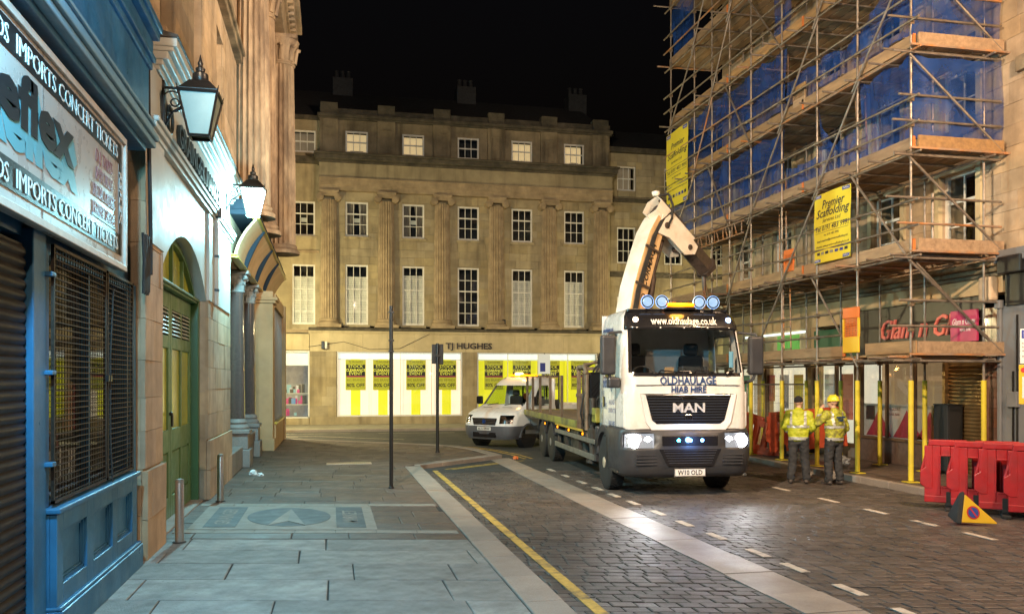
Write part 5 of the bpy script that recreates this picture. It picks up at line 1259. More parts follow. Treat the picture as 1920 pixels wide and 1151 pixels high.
# interior
for x in (.60, -.60):
    st_ = TB('seat', m_seat, (x-.25, x+.25, -.12, .40, 1.55, 1.75), bevel=.06)
    TB('backrest', m_seat, (x-.25, x+.25, -.22, -.06, 1.75, 2.62), par=st_, bevel=.07, seg=3); TB('headrest', m_seat, (x-.15, x+.15, -.20, -.08, 2.62, 2.86), par=st_, bevel=.06, seg=3)
    TB('bolster', m_seat, (x-.27, x-.19, -.20, .10, 1.8, 2.4), par=st_, bevel=.03); TB('bolster', m_seat, (x+.19, x+.27, -.20, .10, 1.8, 2.4), par=st_, bevel=.03)
TB('dashboard', m_gp, (-1.06, 1.06, .72, 1.22, 1.6, 2.16), bevel=.08, seg=3)
sw = MB(); 
for i in range(20):
    a, c = 2*PI*i/20, 2*PI*(i+1)/20; f = lambda w: (.60+.22*math.cos(w), .62-.10*math.sin(w), 2.22+.17*math.sin(w))
    sw.cyl(f(a), f(c), .018, n=6)
for w in (PI*.1, PI*.9, PI*1.5): sw.cyl((.60, .65, 2.2), (.60+.2*math.cos(w), .62-.09*math.sin(w), 2.22+.155*math.sin(w)), .02, n=6)
T('steering_wheel', sw, m_seat, smooth=True)
TB('cab_back_shelf', m_int, (-.5, .25, -.5, -.42, 2.1, 2.75), bevel=.03); TB('paperwork', mat('card brown', (.35,.22,.12), .8), (-.12, .06, .2, .24, 2.1, 2.38)); TB('dash_unit', m_bp, (-.2, .02, .9, 1.0, 2.16, 2.3), bevel=.01)
T('sticker', MB().bx(-.985, -.90, 1.10, 1.104, 2.36, 2.66), mat('window sticker', (.15,.35,.5), .5)); 
# door lettering
dl = MB()
def dtext(st, size, y, z, fit, m, bold=.01):
    b = MB(); vs, fs = textmesh(st, bold, 0, 'CENTER'); wd = max(v[0] for v in vs)-min(v[0] for v in vs)
    b.add([(1.163+(.005 if d > 0 else 0), y+a*fit/wd, z+c*size) for a, c, d in vs], fs); return T('lettering', b, m)
dtext('oldhaulage', .30, .10, 1.98, .80, m_navy, .02); dtext('0191', .17, -.28, 1.80, .26, m_navy); dtext('413 4185', .17, -.22, 1.56, .5, m_navy); dtext('HAULAGE', .13, .40, 1.66, .42, m_navy, .015); dtext('CONTRACTOR', .13, .42, 1.50, .58, m_navy, .015); dtext('HIAB HIRE', .15, .40, 1.24, .48, m_navy, .02)
dtext('www.oldhaulage.co.uk', .13, .12, 3.06, .8, m_navy, .0)
TB('door_reflection', mat('teal door reflection', (.22,.45,.48), .35), (1.158, 1.1625, .22, .58, 1.05, 2.15))  # teal reflection on the door, laid on as a coloured strip
TB('permit_plate', m_white, (1.158, 1.166, -.46, -.22, 1.34, 1.46))
# wings, steps and wheels
def wheel(x, y, s, r=.52, w=.30, dual=False, par=None, rimm=None, turn=0.):
    prof = [(r*.60, -w/2), (r*.86, -w/2), (r*.97, -w*.42), (r, -w*.30), (r, w*.30), (r*.97, w*.42), (r*.86, w/2), (r*.60, w/2)]
    t = MB().lathe(prof, (x, y, r), 36, axis='x')
    for k in range(48):
        a = 2*PI*k/48
        for u in (-.3, -.1, .1, .3): t.bx(0, 0, 0, 0, 0, 0) if False else None
    wo = T('wheel', t, m_rubber, par, smooth=35)
    tr = MB()
    for k in range(40):
        a0 = 2*PI*k/40; a1 = a0+.10
        for u0, u1, ph in ((-.40, -.14, 0), (-.10, .10, .08), (.14, .40, .0)):
            p = [(x+u*w, y+(r+h)*math.cos(a+ph), r+(r+h)*math.sin(a+ph)) for h in (-.005, .012) for u, a in ((u0, a0), (u1, a0), (u1, a1), (u0, a1))]
            tr.add(p, BOXF)
    T('tread', tr, m_rubber, wo)
    o = s*w/2
    T('rim', MB().lathe([(r*.62, s*w*.48), (r*.58, s*w*.42), (r*.52, s*w*.20), (r*.36, s*w*.10), (r*.34, s*w*.30), (r*.22, s*w*.34), (r*.20, s*w*.52), (r*.06, s*w*.54)], (x, y, r), 28, axis='x'), rimm or m_rim, wo, smooth=40)
    hb = MB()
    for k in range(10): a = 2*PI*k/10; hb.cyl((x+s*w*.10, y+r*.29*math.cos(a), r+r*.29*math.sin(a)), (x+s*w*.38, y+r*.29*math.cos(a), r+r*.29*math.sin(a)), .018, n=6)
    T('wheel_nuts', hb, m_chr, wo)
    hh = MB()
    for k in range(10): a = 2*PI*(k+.5)/10; hh.cyl((x+s*w*.145, y+r*.44*math.cos(a), r+r*.44*math.sin(a)), (x+s*w*.165, y+r*.44*math.cos(a), r+r*.44*math.sin(a)), .035, n=8)
    T('hand_holes', hh, m_bp, wo)
    return wo
m_rim = mat('worn cream steel rim', (.58,.52,.40), .5, .3, var=.3, scale=8, dirt=.5, dirtcol=(.16,.12,.08), dscale=5)
m_rims = mat('silver rim', (.5,.5,.5), .35, .8, var=.2, scale=8)
RY = (-5.95, -7.3)
for s in (1, -1):
    wheel(s*1.06, 0, s, .52, .31)
    for y in RY: wheel(s*1.02, y, s, .51, .34, rimm=m_rims)
    # front wing arch
    ar = MB(); R0, R1 = .60, .68
    for i in range(12):
        a0, a1 = PI*.02+PI*1.0*i/12, PI*.02+PI*1.0*(i+1)/12
        pts = lambda a: [(s*.80, R0*math.cos(a), .52+R0*math.sin(a)), (s*1.235, R0*math.cos(a), .52+R0*math.sin(a)), (s*1.235, R1*1.12*math.cos(a), .52+R1*1.08*math.sin(a)), (s*.80, R1*math.cos(a), .52+R1*math.sin(a))]
        ar.hexa(pts(a0), pts(a1))
    T('front_wing', ar, m_gp, smooth=40)
    TB('wing_side', m_gp, (min(s*1.02, s*1.235), max(s*1.02, s*1.235), -.72, -.52, .62, 1.20), (min(s*1.0, s*1.235), max(s*1.0, s*1.235), .56, .84, .72, 1.24), bevel=.04)
    for z in (.42, .72): TB('step', m_dst, (min(s*.95, s*1.24), max(s*.95, s*1.24), .58, 1.1, z, z+.05), bevel=.01)
    TB('step_well', m_gp, (min(s*.9, s*1.2), max(s*.9, s*1.2), .60, 1.12, .40, .92))
    for y in RY:
        mg = MB()
        for i in range(10):
            a0, a1 = PI*.12+PI*.76*i/10, PI*.12+PI*.76*(i+1)/10
            pts = lambda a: [(s*.82, y+.57*math.cos(a), .50+.57*math.sin(a)), (s*1.22, y+.57*math.cos(a), .50+.57*math.sin(a)), (s*1.22, y+.60*math.cos(a), .50+.60*math.sin(a)), (s*.82, y+.60*math.cos(a), .50+.60*math.sin(a))]
            mg.hexa(pts(a0), pts(a1))
        T('mudguard', mg, m_gp, smooth=40)
    # side guard rails and marker lamps
    for z, h in ((.46, .12), (.80, .10)): TB('side_guard_rail', mat('grey side rail', (.22,.22,.20), .45, .5, dirt=.4, dirtcol=(.1,.09,.07), dscale=3), (min(s*1.17, s*1.21), max(s*1.17, s*1.21), -5.25, -.85, z, z+h), bevel=.008)
    for y in (-1.2, -2.6, -4.0, -5.0): TB('guard_post', m_dst, (min(s*1.10, s*1.17), max(s*1.10, s*1.17), y-.03, y+.03, .42, 1.1))
    TB('reflective_stripe', mat('amber tape', (.60,.38,.04), .4), (min(s*1.21, s*1.213), max(s*1.21, s*1.213), -5.2, -.9, .905, .935) if False else (min(s*1.195, s*1.215), max(s*1.195, s*1.215), -5.2, -2.0, 1.00, 1.05))
    for y in (-1.9, -3.4, -4.8, -6.6): T('side_marker', MB().lathe([(.005, s*.03), (.03, s*.025), (.035, 0)], (s*1.215, y, .96), 10, axis='x'), m_ambs)
# chassis, tanks
for s in (1, -1): TB('chassis_rail', m_dst, (s*.42-.05, s*.42+.05, -10.2, 1.0, .72, 1.0))
for y in (-1.0, -3.4, -4.6, -9.8): TB('cross_member', m_dst, (-.38, .38, y-.06, y+.06, .76, .96))
for y in (0,)+RY: T('axle', MB().cyl((-1.0, y, .52), (1.0, y, .52), .07, n=10), m_dst)
TB('fuel_tank', m_dst, (.55, 1.08, -3.9, -2.4, .42, .98), bevel=.08, seg=3); TB('battery_box', m_dst, (-1.08, -.55, -3.6, -2.0, .45, .98), bevel=.04); TB('air_tank', m_dst, (.5, 1.05, -5.0, -4.2, .5, .9), bevel=.1, seg=3); TB('stabiliser_beam', m_dst, (-1.2, 1.2, -1.55, -1.2, .85, 1.1), bevel=.02)
for s in (1, -1): T('stabiliser_leg', MB().cyl((s*1.12, -1.37, .45), (s*1.12, -1.37, 1.75), .075, n=12).cyl((s*1.12, -1.37, .38), (s*1.12, -1.37, .45), .14, n=12), m_dst, smooth=True)
TB('engine_block', m_dst, (-.5, .5, -1.0, .6, .55, 1.2), bevel=.05)
# deck
m_deck = mat('deck timber', (.20,.14,.09), .8, var=.3, scale=5, bump=.3, island=.2); m_rave = mat('worn rave yellow reflection', (.34,.33,.05), .5, .2, var=.35, scale=5, dirt=.8, dirtcol=(.07,.06,.045), dscale=2.5, dlo=.42, dhi=.6)  # worn rave; its yellow stands in for the reflected shop windows
TB('deck_frame', m_dst, (-1.2, 1.2, -10.45, -2.55, 1.02, 1.16))
for k in range(16): TB('deck_plank', m_deck, (-1.18+k*.148, -1.18+k*.148+.142, -10.4, -2.6, 1.16, 1.20))
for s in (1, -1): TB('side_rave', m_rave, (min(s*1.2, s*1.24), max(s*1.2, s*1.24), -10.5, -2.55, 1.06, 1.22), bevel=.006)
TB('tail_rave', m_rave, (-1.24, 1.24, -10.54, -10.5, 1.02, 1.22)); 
for s in (1, -1):
    for y in (-10.2, -9.1, -7.8, -6.2, -4.6): TB('stake', mat('rusty stake', (.13,.09,.06), .7, .3, var=.4, scale=6, dirt=.4), (min(s*1.12, s*1.19), max(s*1.12, s*1.19), y-.035, y+.035, 1.20, 2.25), bevel=.005)
tl_ = TB('tail_lamp', m_ambs, (1.02, 1.2, -10.58, -10.545, .85, .95)); TB('rear_underrun', m_dst, (-1.2, 1.2, -10.4, -10.3, .45, .57))
# headboard cage behind the crane
m_cage = mat('brown painted steel', (.20,.145,.10), .6, .4, var=.4, scale=6, dirt=.4)
for x in (1.16, .4, -.4, -1.16): TB('headboard_post', m_cage, (x-.04, x+.04, -2.62, -2.54, 1.0, 2.35))
TB('headboard', m_cage, (-1.2, 1.2, -2.60, -2.55, 1.2, 1.75)); TB('headboard_rail', m_cage, (-1.22, 1.22, -2.63, -2.53, 2.35, 2.43)); TB('headboard_rail', m_cage, (-1.22, 1.22, -2.63, -2.53, 1.75, 1.83))
TB('storage_locker', m_bp, (-.9, 1.12, -2.5, -1.75, 1.25, 2.30), bevel=.06)
T('locker_frame', MB().tube([(1.17, -1.72, 1.05), (1.17, -1.72, 2.25), (1.17, -1.9, 2.42), (1.17, -2.55, 2.42)], .05, 8), m_cage)
for y in (-2.3, -2.0): T('hose', MB().tube([(1.12, y, 1.1), (1.2, y+.1, 1.4), (1.15, y+.15, 1.8), (.9, y+.2, 2.4), (.5, y+.3, 2.7)], .022, 6), m_rubber, smooth=True)
gx = TB('grab', m_cage, (-.2, .5, -4.9, -4.2, 1.25, 1.5), bevel=.03)
gt = MB()
for a, b_ in (((.5, -4.2, 1.5), (.35, -3.3, 2.75)), ((-.3, -4.2, 1.5), (-.1, -3.2, 2.75)), ((.5, -4.9, 1.5), (.3, -3.4, 2.72)), ((.9, -3.2, 2.5), (-.8, -3.2, 2.75)), ((.9, -3.2, 2.5), (1.0, -2.9, 1.3)), ((.35, -3.3, 2.75), (-.6, -2.9, 2.45)), ((.8, -3.4, 2.45), (.0, -3.1, 2.9)), ((-.8, -3.4, 2.3), (.2, -3.1, 2.88))): gt.cyl(a, b_, .032, n=8)
T('grab_arms', gt, m_cage, gx); T('rotator', MB().lathe([(.03, 2.45), (.15, 2.5), (.17, 2.62), (.12, 2.75), (.05, 2.82)], (.45, -3.1, 0), 16), m_bp, gx, smooth=True)
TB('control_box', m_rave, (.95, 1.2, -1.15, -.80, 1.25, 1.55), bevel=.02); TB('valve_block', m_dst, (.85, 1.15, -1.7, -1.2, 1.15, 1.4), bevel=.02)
cv = MB()
for k in range(6): cv.tube([(1.18, -.9-.1*k, 1.2), (1.2, -.9-.1*k, 1.42)], .012, 6)
T('control_levers', cv, m_bp)
for k in range(5): T('hydraulic_hose', MB().tube([(1.0-.05*k, -1.3, 1.3), (1.1-.08*k, -1.15-.1*k, 1.7), (.6-.05*k, -1.3, 2.3), (.3, -1.35, 2.9)], .016, 6), m_rubber, smooth=True)
# loader crane: boom folded up behind the cab, jib out over the pavement side
m_cr = mat('crane white', (.72,.66,.57), .4, var=.1, scale=3, dirt=.35, dirtcol=(.34,.22,.12), dscale=2.2); m_cro = mat('crane amber lit side', (.60,.40,.20), .42, var=.12, scale=3, dirt=.35, dirtcol=(.25,.14,.06), dscale=2.5)  # amber side: warm light on the white boom put into its colour
m_crd = mat('greasy crane steel', (.08,.06,.05), .5, .4, var=.4, scale=7)
ex = Vector((-.87, -.5, 0)).normalized(); nx_ = Vector((-.5, .87, 0)).normalized(); C0 = Vector((.30, -1.35, 0))   # plane of the boom, and its outward side
def cp3(p, z, o=0.): return C0+ex*p+nx_*o+Vector((0, 0, z))
def beam(pts, th, wd, m, name, par=None, sidem=None):
    b = MB(); ring = []
    for i, (p, z) in enumerate(pts):
        a = pts[max(i-1, 0)]; c = pts[min(i+1, len(pts)-1)]; d = Vector((c[0]-a[0], c[1]-a[1])).normalized(); q = Vector((-d.y, d.x))*th[i]/2
        ring.append([cp3(p+q.x, z+q.y, -wd/2), cp3(p+q.x, z+q.y, wd/2), cp3(p-q.x, z-q.y, wd/2), cp3(p-q.x, z-q.y, -wd/2)])
    for r in ring: b.v += r
    for i in range(len(ring)-1):
        for k in range(4): b.f.append([4*i+k, 4*i+(k+1) % 4, 4*i+4+(k+1) % 4, 4*i+4+k]); b.mi.append(1 if k == 1 else 0)
    b.f += [[0, 1, 2, 3], [4*len(ring)-1, 4*len(ring)-2, 4*len(ring)-3, 4*len(ring)-4]]; b.mi += [0, 0]
    return T(name, b, [m, sidem or m], par, bevel=.02)
T('crane_pedestal', MB().lathe([(.42, 1.0), (.42, 1.3), (.30, 1.4), (.28, 3.1)], (C0.x, C0.y, 0), 20), m_cr, smooth=40)
bm_ = [(.0, 2.9), (-.03, 3.5), (.10, 4.05), (.32, 4.65), (.56, 5.25), (.78, 5.62)]
boom = beam(bm_, [.42, .46, .46, .44, .40, .32], .42, m_cr, 'main_boom', sidem=m_cro)
# hose bundle and lettering on the side of the boom
for k in range(4):
    T('hose', MB().tube([cp3(p+.045*k-.20+.02*i, z+.03*k, .25) for i, (p, z) in enumerate([(-.02, 3.4), (.10, 4.0), (.32, 4.6), (.56, 5.2), (.78, 5.55), (1.0, 5.72)])], .017, 6), m_rubber, boom, smooth=True)
T('hose_clamp', MB().tube([cp3(-.08, 4.2, .24), cp3(.3, 4.08, .27)], .03, 6).tube([cp3(.22, 5.0, .24), cp3(.6, 4.86, .27)], .03, 6), m_crd, boom)
vs, fs_ = textmesh('CORMACH', .02, .2, 'CENTER'); wd = max(v[0] for v in vs)-min(v[0] for v in vs); b = MB()
d = Vector((.34, .94)).normalized(); q = Vector((-d.y, d.x)); L_ = 1.0; 
b.add([cp3(.40+d.x*a*L_/wd+q.x*c*.17, 4.55+d.y*a*L_/wd+q.y*c*.17, .214+(.006 if t > 0 else 0)) for a, c, t in vs], fs_); T('lettering', b, m_bp, boom)
b = MB()
for i in range(16):
    a0, a1 = 2*PI*i/16, 2*PI*(i+1)/16; b.cyl(cp3(.16+.07*math.cos(a0), 3.86+.10*math.sin(a0), .216), cp3(.16+.07*math.cos(a1), 3.86+.10*math.sin(a1), .216), .012, n=5)
T('round_emblem', b, m_bp, boom)
T('boom_cylinder', MB().cyl(cp3(.42, 3.0), cp3(.68, 4.4), .085, n=14).cyl(cp3(.68, 4.4), cp3(.98, 5.2), .05, n=12), m_crd, boom, smooth=True)
def hexbeam(a, b_, r, m, name, par, wall_=.02, open_=True):
    A = Vector(a); B = Vector(b_); d = (B-A).normalized(); up = (nx_.cross(d)).normalized(); b = MB()
    ring = lambda P_, rr: [P_+(nx_*math.cos(w)*.82+up*math.sin(w))*rr for w in [PI/6+PI/3*k for k in range(6)]]
    b.v += ring(A, r)+ring(B, r)+ring(A, r-wall_)+ring(A+d*.6, r-wall_)
    for k in range(6):
        k2 = (k+1) % 6; b.f += [[k, k2, 6+k2, 6+k], [k, k2, 12+k2, 12+k], [12+k, 12+k2, 18+k2, 18+k]]
    b.f += [[6+k for k in range(6)], [18+k for k in range(6)]]; b.mi = [0]*len(b.f)
    return T(name, b, m, par)
jib = hexbeam(cp3(.66, 5.92), cp3(1.75, 5.20), .29, m_cr, 'jib', None)
hexbeam(cp3(1.70, 5.23), cp3(2.45, 4.72), .255, m_crd, 'jib_extension', jib)
T('jib_dark_plug', MB().cyl(cp3(.80, 5.83), cp3(1.4, 5.44), .20, n=6), m_bp, jib)  # black plug stands in for the shade inside the jib's open end
kn = MB()
for o in (-.26, .22):
    pts = [(.55, 5.30), (.95, 5.22), (1.45, 4.90), (1.78, 4.94), (1.88, 5.12), (1.55, 5.40), (1.05, 5.72), (.75, 5.72)]
    kn.v += [cp3(p, z, o) for p, z in pts]+[cp3(p, z, o+.04) for p, z in pts]; k0 = len(kn.v)-16
    kn.f += [[k0+i for i in range(8)], [k0+15-i for i in range(8)]]+[[k0+i, k0+(i+1) % 8, k0+8+(i+1) % 8, k0+8+i] for i in range(8)]; kn.mi += [0]*10
T('knuckle_plates', kn, m_cr, jib, bevel=.008)
T('knuckle_pin', MB().cyl(cp3(.85, 5.48, -.3), cp3(.85, 5.48, .29), .07, n=14).cyl(cp3(1.6, 5.08, -.28), cp3(1.6, 5.08, .29), .06, n=14), m_crd, jib, smooth=True)
T('jib_cylinder', MB().cyl(cp3(.9, 6.10), cp3(1.7, 5.60), .055, n=12).cyl(cp3(1.7, 5.60), cp3(2.4, 5.02), .03, n=10), m_crd, jib, smooth=True)
T('work_lamp', MB().lathe([(.06, -.05), (.09, 0), (.085, .05), (.02, .06)], tuple(cp3(.78, 6.20)), 14), m_cr, jib, smooth=True); T('hose_loop', MB().tube([cp3(.8, 6.15, .1), cp3(1.0, 6.2, .18), cp3(1.05, 5.95, .25), cp3(1.0, 5.65, .27), cp3(.85, 5.45, .28)], .028, 8), m_rubber, jib, smooth=True)
T('end_cap', MB().cyl(cp3(2.42, 4.74), cp3(2.5, 4.69), .27, n=6), m_crd, jib)
ch = MB(); rr_ = random.Random(2)
for k in range(20):
    z = 4.62-k*.062; a = cp3(2.40+.012*math.sin(k*1.7), z); e = Vector((.022, 0, 0)) if k % 2 else Vector((0, .022, 0))
    ch.tube([a-e+Vector((0,0,.04)), a+e+Vector((0,0,.04)), a+e-Vector((0,0,.04)), a-e-Vector((0,0,.04)), a-e+Vector((0,0,.04))], .020, 5)
T('chain', ch, mat('rusty chain', (.16,.08,.04), .6, .5, var=.4, scale=12), jib, kind='stuff')
T('chain_bag', MB().cyl(cp3(2.38, 4.62), cp3(2.40, 4.2), .06, .04, n=10), m_crd, jib)
# ================================================================== recovery van turning behind the lorry
vn = thing('tipper_van', 'white chassis cab van with dark bumper and amber roof beacons on the junction', 'van', (5.50, 27.2, RZ), math.atan2(.76, -.65))
m_vp = mat('white van paint', (.82,.81,.80), .3, var=.04, scale=2, coat=.4, dirt=.15, dirtcol=(.45,.42,.40)); m_vg = mat('grey van bumper', (.09,.09,.10), .5, var=.15, scale=4)
def V(name, b, m, par=None, **k): return O(name, b, m, par if par is not None else vn, world=False, **k)
def VB(name, m, *bx, par=None, **k):
    b = MB()
    for q in bx: b.bx(*q)
    return V(name, b, m, par, **k)
vt = [(.28, .90, .88, .34), (.45, .99, .97, .40), (.78, 1.01, .98, .42), (.98, 1.02, .92, .44), (1.10, 1.01, .82, .46), (1.20, .99, .58, .44), (1.27, .98, .30, .40), (1.34, .965, .12, .38), (2.02, .86, -.52, .32), (2.14, .80, -.66, .32), (2.21, .72, -.82, .32), (2.24, .6, -.95, .32)]
vz = [.28, .36, .45, .62, .70, .78, .86, .98, 1.04, 1.10, 1.15, 1.20, 1.24, 1.27, 1.31, 1.36, 1.55, 1.8, 1.97, 2.04, 2.14, 2.21, 2.24]
vl = Loft(vt, vz, [-1.55, -1.42, -1.30, -.95], [.9, .6, .3, 0, -.3, -.6, -.9])
vfront = lambda c: c[0] == 'F' or (c[0] in 'Aa' and c[1] >= 3)
vws = lambda z, c: 1.355 < z < 1.96 and vfront(c)
vsw = lambda z, c: 1.305 < z < 1.96 and c[0] in 'RL' and c[1] in (2, 3)
vbm = lambda z, c: z < .69
vhl = lambda z, c: .77 < z < 1.03 and c[0] in 'Aa' and 2 <= c[1] <= 5
vb = V('body', vl.build(lambda z, c: not (vws(z, c) or vsw(z, c) or vbm(z, c) or vhl(z, c))), m_vp, smooth=40)
V('bumper', vl.build(vbm, .012), m_vg, smooth=40); V('windscreen', vl.build(vws), glass('van windscreen', (.8,.86,.84), 1.), smooth=60)
for sg_ in 'RL': V('side_window', vl.build(lambda z, c: vsw(z, c) and c[0] == sg_), swm, smooth=60)
for k_, s in (('A', 1), ('a', -1)):
    h = V('headlamp', vl.build(lambda z, c: vhl(z, c) and c[0] == k_, -.03), m_chr, smooth=60); V('lens', vl.build(lambda z, c: vhl(z, c) and c[0] == k_), glass('van lamp lens', (.5,.5,.52), 1., dark=.2), h, smooth=60)
VB('roof_panel', m_vp, (-.62, .62, -1.55, -.93, 2.205, 2.245), par=vb, bevel=.02); VB('rear_panel', m_vp, (-.95, .95, -1.57, -1.53, .5, 1.35), (-.95, -.8, -1.57, -1.53, 1.35, 2.0), (.8, .95, -1.57, -1.53, 1.35, 2.0), (-.95, .95, -1.57, -1.53, 2.0, 2.2), par=vb); VB('rear_window', swm, (-.8, .8, -1.552, -1.548, 1.35, 2.0), par=vb)
g_ = V('grille', MB().prism([(-.50, .95), (.50, .95), (.44, .72), (-.44, .72)], .96, 1.0), m_bp, bevel=.02)
gb_ = MB()
for k in range(5): gb_.bx(-.47+.01*(4-k), .47-.01*(4-k), .995, 1.015, .735+k*.045, .75+k*.045)
V('grille_bars', gb_, mat('dark chrome', (.25,.25,.26), .3, .8), g_); V('badge', MB().lathe([(.004, .03), (.06, .025), (.075, .0)], (0, 1.0, .84), 16, axis='y'), mat('badge blue', (.03,.08,.3), .25, .4), g_, smooth=True)
VB('lower_intake', m_bp, (-.46, .46, .96, 1.0, .36, .50)); vpl = VB('number_plate', mat('plate white', (0,0,0)), (-.27, .27, .99, 1.015, .56, .67)); V('lettering', MB().text('NU17 PDW', .10, 0, 1.015, .58, .003, .01, flip=True, fit=.46), m_bp, vpl)
for s in (1, -1):
    V('fog_lamp', MB().lathe([(.004, .01), (.05, .01), (.06, -.03)], (s*.68, .93, .52), 14, axis='y'), m_chr, smooth=True)
    VB('mirror', m_bp, (min(s*1.04, s*1.26), max(s*1.04, s*1.26), -.25, -.12, 1.35, 1.62), bevel=.04); VB('door_gap', m_bp, (s*1.012-.004, s*1.012+.004, -.10, -.09, .5, 1.28))
    for y in (0, -3.4):
        t = MB().lathe([(.20, -.1), (.31, -.1), (.335, -.07), (.34, .07), (.31, .1), (.20, .1)], (s*.90, y, .34), 28, axis='x'); w_ = V('wheel', t, m_rubber, smooth=35)
        V('rim', MB().lathe([(.21, s*.09), (.20, s*.05), (.13, s*.02), (.10, s*.09), (.05, s*.12), (.01, s*.12)], (s*.90, y, .34), 24, axis='x'), m_rims, w_, smooth=40)
        hn = MB()
        for k in range(6): a = 2*PI*k/6; hn.cyl((s*.92, .145*math.cos(a)+y, .34+.145*math.sin(a)), (s*.965, .145*math.cos(a)+y, .34+.145*math.sin(a)), .016, n=6)
        V('wheel_nuts', hn, m_chr, w_)
    ar = MB()
    for i in range(12):
        a0, a1 = PI*i/12, PI*(i+1)/12; f = lambda a: [(s*.80, .39*math.cos(a), .34+.39*math.sin(a)), (s*1.03, .39*math.cos(a), .34+.39*math.sin(a)), (s*1.03, .44*math.cos(a), .34+.44*math.sin(a)), (s*.80, .44*math.cos(a), .34+.44*math.sin(a))]
        ar.hexa(f(a0), f(a1))
    V('wheel_arch', ar, m_vg, smooth=40)
    V('wheel_well', MB().cyl((s*.78, 0, .36), (s*1.022, 0, .36), .40, n=24), m_bp)
V('wiper', MB().tube([(.5, .20, 1.34), (.1, .13, 1.40)], .012, 5).tube([(-.2, .2, 1.34), (-.6, .08, 1.42)], .012, 5), m_bp)
VB('bonnet_vent', m_bp, (.22, .58, .28, .34, 1.268, 1.276)); VB('bonnet_vent', m_bp, (-.58, -.22, .28, .34, 1.268, 1.276))
VB('dashboard', m_gp, (-.85, .85, -.25, .1, .9, 1.36), bevel=.05); 
for x in (.45, -.45): st = VB('seat', m_seat, (x-.24, x+.24, -1.35, -1.2, .9, 1.62), bevel=.06); VB('headrest', m_seat, (x-.13, x+.13, -1.33, -1.24, 1.62, 1.82), par=st, bevel=.04)
VB('paperwork', m_white, (-.2, .1, -.1, .05, 1.36, 1.37), (.35, .6, -.1, .05, 1.36, 1.37))
VB('chassis', m_dst, (-.45, .45, -4.6, .5, .38, .55)); VB('sill', m_vg, (-1.0, 1.0, -1.5, -.45, .38, .55))
VB('tray_floor', m_dst, (-1.02, 1.02, -4.9, -1.75, .85, .95))
for s in (1, -1): VB('dropside', m_vp, (min(s*1.0, s*1.04), max(s*1.0, s*1.04), -4.9, -1.75, .95, 1.32), bevel=.01)
VB('tailboard', m_vp, (-1.04, 1.04, -4.94, -4.9, .9, 1.32)); VB('headboard', m_dst, (-1.02, 1.02, -1.75, -1.70, .9, 1.5))
hp = MB()
for x in (-1.0, -.5, 0, .5, 1.0): hp.bx(x-.02, x+.02, -1.745, -1.705, 1.5, 2.25)
hp.bx(-1.02, 1.02, -1.745, -1.705, 2.25, 2.30); V('headboard_rack', hp, m_dst)
VB('beacon_bar', m_ambs, (-.55, .55, -1.15, -.98, 2.27, 2.33), bevel=.02); VB('beacon', emis('bright beacon', (1., .70, .28), 4.), (.05, .28, -1.16, -.97, 2.30, 2.40), bevel=.02); VB('beacon_foot', m_bp, (-.5, .5, -1.12, -1.02, 2.22, 2.27))
lamp('beacon_glow', (1., .5, .1), 25, WM[vn.name] @ Vector((0, -.9, 2.6)), vn, r=.1)
VB('tool_rack', m_orp, (-.8, .2, -2.6, -1.9, .96, 1.25)); VB('cone_stack', m_orp, (.4, .75, -2.4, -2.05, .96, 1.7), bevel=.05)
# ================================================================== two workers watching the lift
def blob(caps, voxel, smooth=6, disp=0., dscale=9., seed=0):
    """join tapered capsules and ellipsoids into one continuous skin by voxel remeshing"""
    bm = bmesh.new()
    def sph(c, r):
        g = bmesh.ops.create_icosphere(bm, subdivisions=2, radius=1.)
        r = r if isinstance(r, tuple) else (r, r, r)
        for v in g['verts']: v.co = Vector((c[0]+v.co.x*r[0], c[1]+v.co.y*r[1], c[2]+v.co.z*r[2]))
    for c in caps:
        if len(c) == 2: sph(*c)
        else:
            a, ra, b, rb = c; a = Vector(a); b = Vector(b); n = max(2, int((b-a).length/(min(ra if not isinstance(ra, tuple) else min(ra), rb if not isinstance(rb, tuple) else min(rb))*.55)))
            ta = ra if isinstance(ra, tuple) else (ra,)*3; tb = rb if isinstance(rb, tuple) else (rb,)*3
            for i in range(n+1): t = i/n; sph(a.lerp(b, t), tuple(p+(q-p)*t for p, q in zip(ta, tb)))
    me = bpy.data.meshes.new('b'); bm.to_mesh(me); bm.free(); o = bpy.data.objects.new('b', me); COL.objects.link(o)
    r = o.modifiers.new('r', 'REMESH'); r.mode = 'VOXEL'; r.voxel_size = voxel
    if smooth: s = o.modifiers.new('s', 'SMOOTH'); s.iterations = smooth; s.factor = .5
    dg = bpy.context.evaluated_depsgraph_get(); out = bpy.data.meshes.new_from_object(o.evaluated_get(dg))
    bpy.data.objects.remove(o); bpy.data.meshes.remove(me)
    if disp:
        for v, nn in zip(out.vertices, [n.vector.copy() for n in out.vertex_normals]):
            p = v.co; k = noise.noise(Vector((p.x*dscale, p.y*dscale, p.z*dscale*1.6+seed)))+.5*noise.noise(Vector((p.x*dscale*2.3, p.y*dscale*2.3, p.z*dscale*3+seed)))
            v.co = p+nn*k*disp
    out.polygons.foreach_set('use_smooth', [True]*len(out.polygons)); return out
def attach(name, me, m, par):
    me.materials.clear(); me.materials.append(m); o = bpy.data.objects.new(name, me); COL.objects.link(o); o.parent = par; return o
def band(src, name, m, par, pred, off=.006):
    b = MB(); idx = {}; nrm = [n.vector.copy() for n in src.vertex_normals]
    for p in src.polygons:
        if pred(p.center):
            f = []
            for i in p.vertices:
                if i not in idx: idx[i] = len(b.v); b.v.append(src.vertices[i].co+nrm[i]*off)
                f.append(idx[i])
            b.f.append(f); b.mi.append(0)
    if b.f: return O(name, b, m, par, world=False, smooth=80)
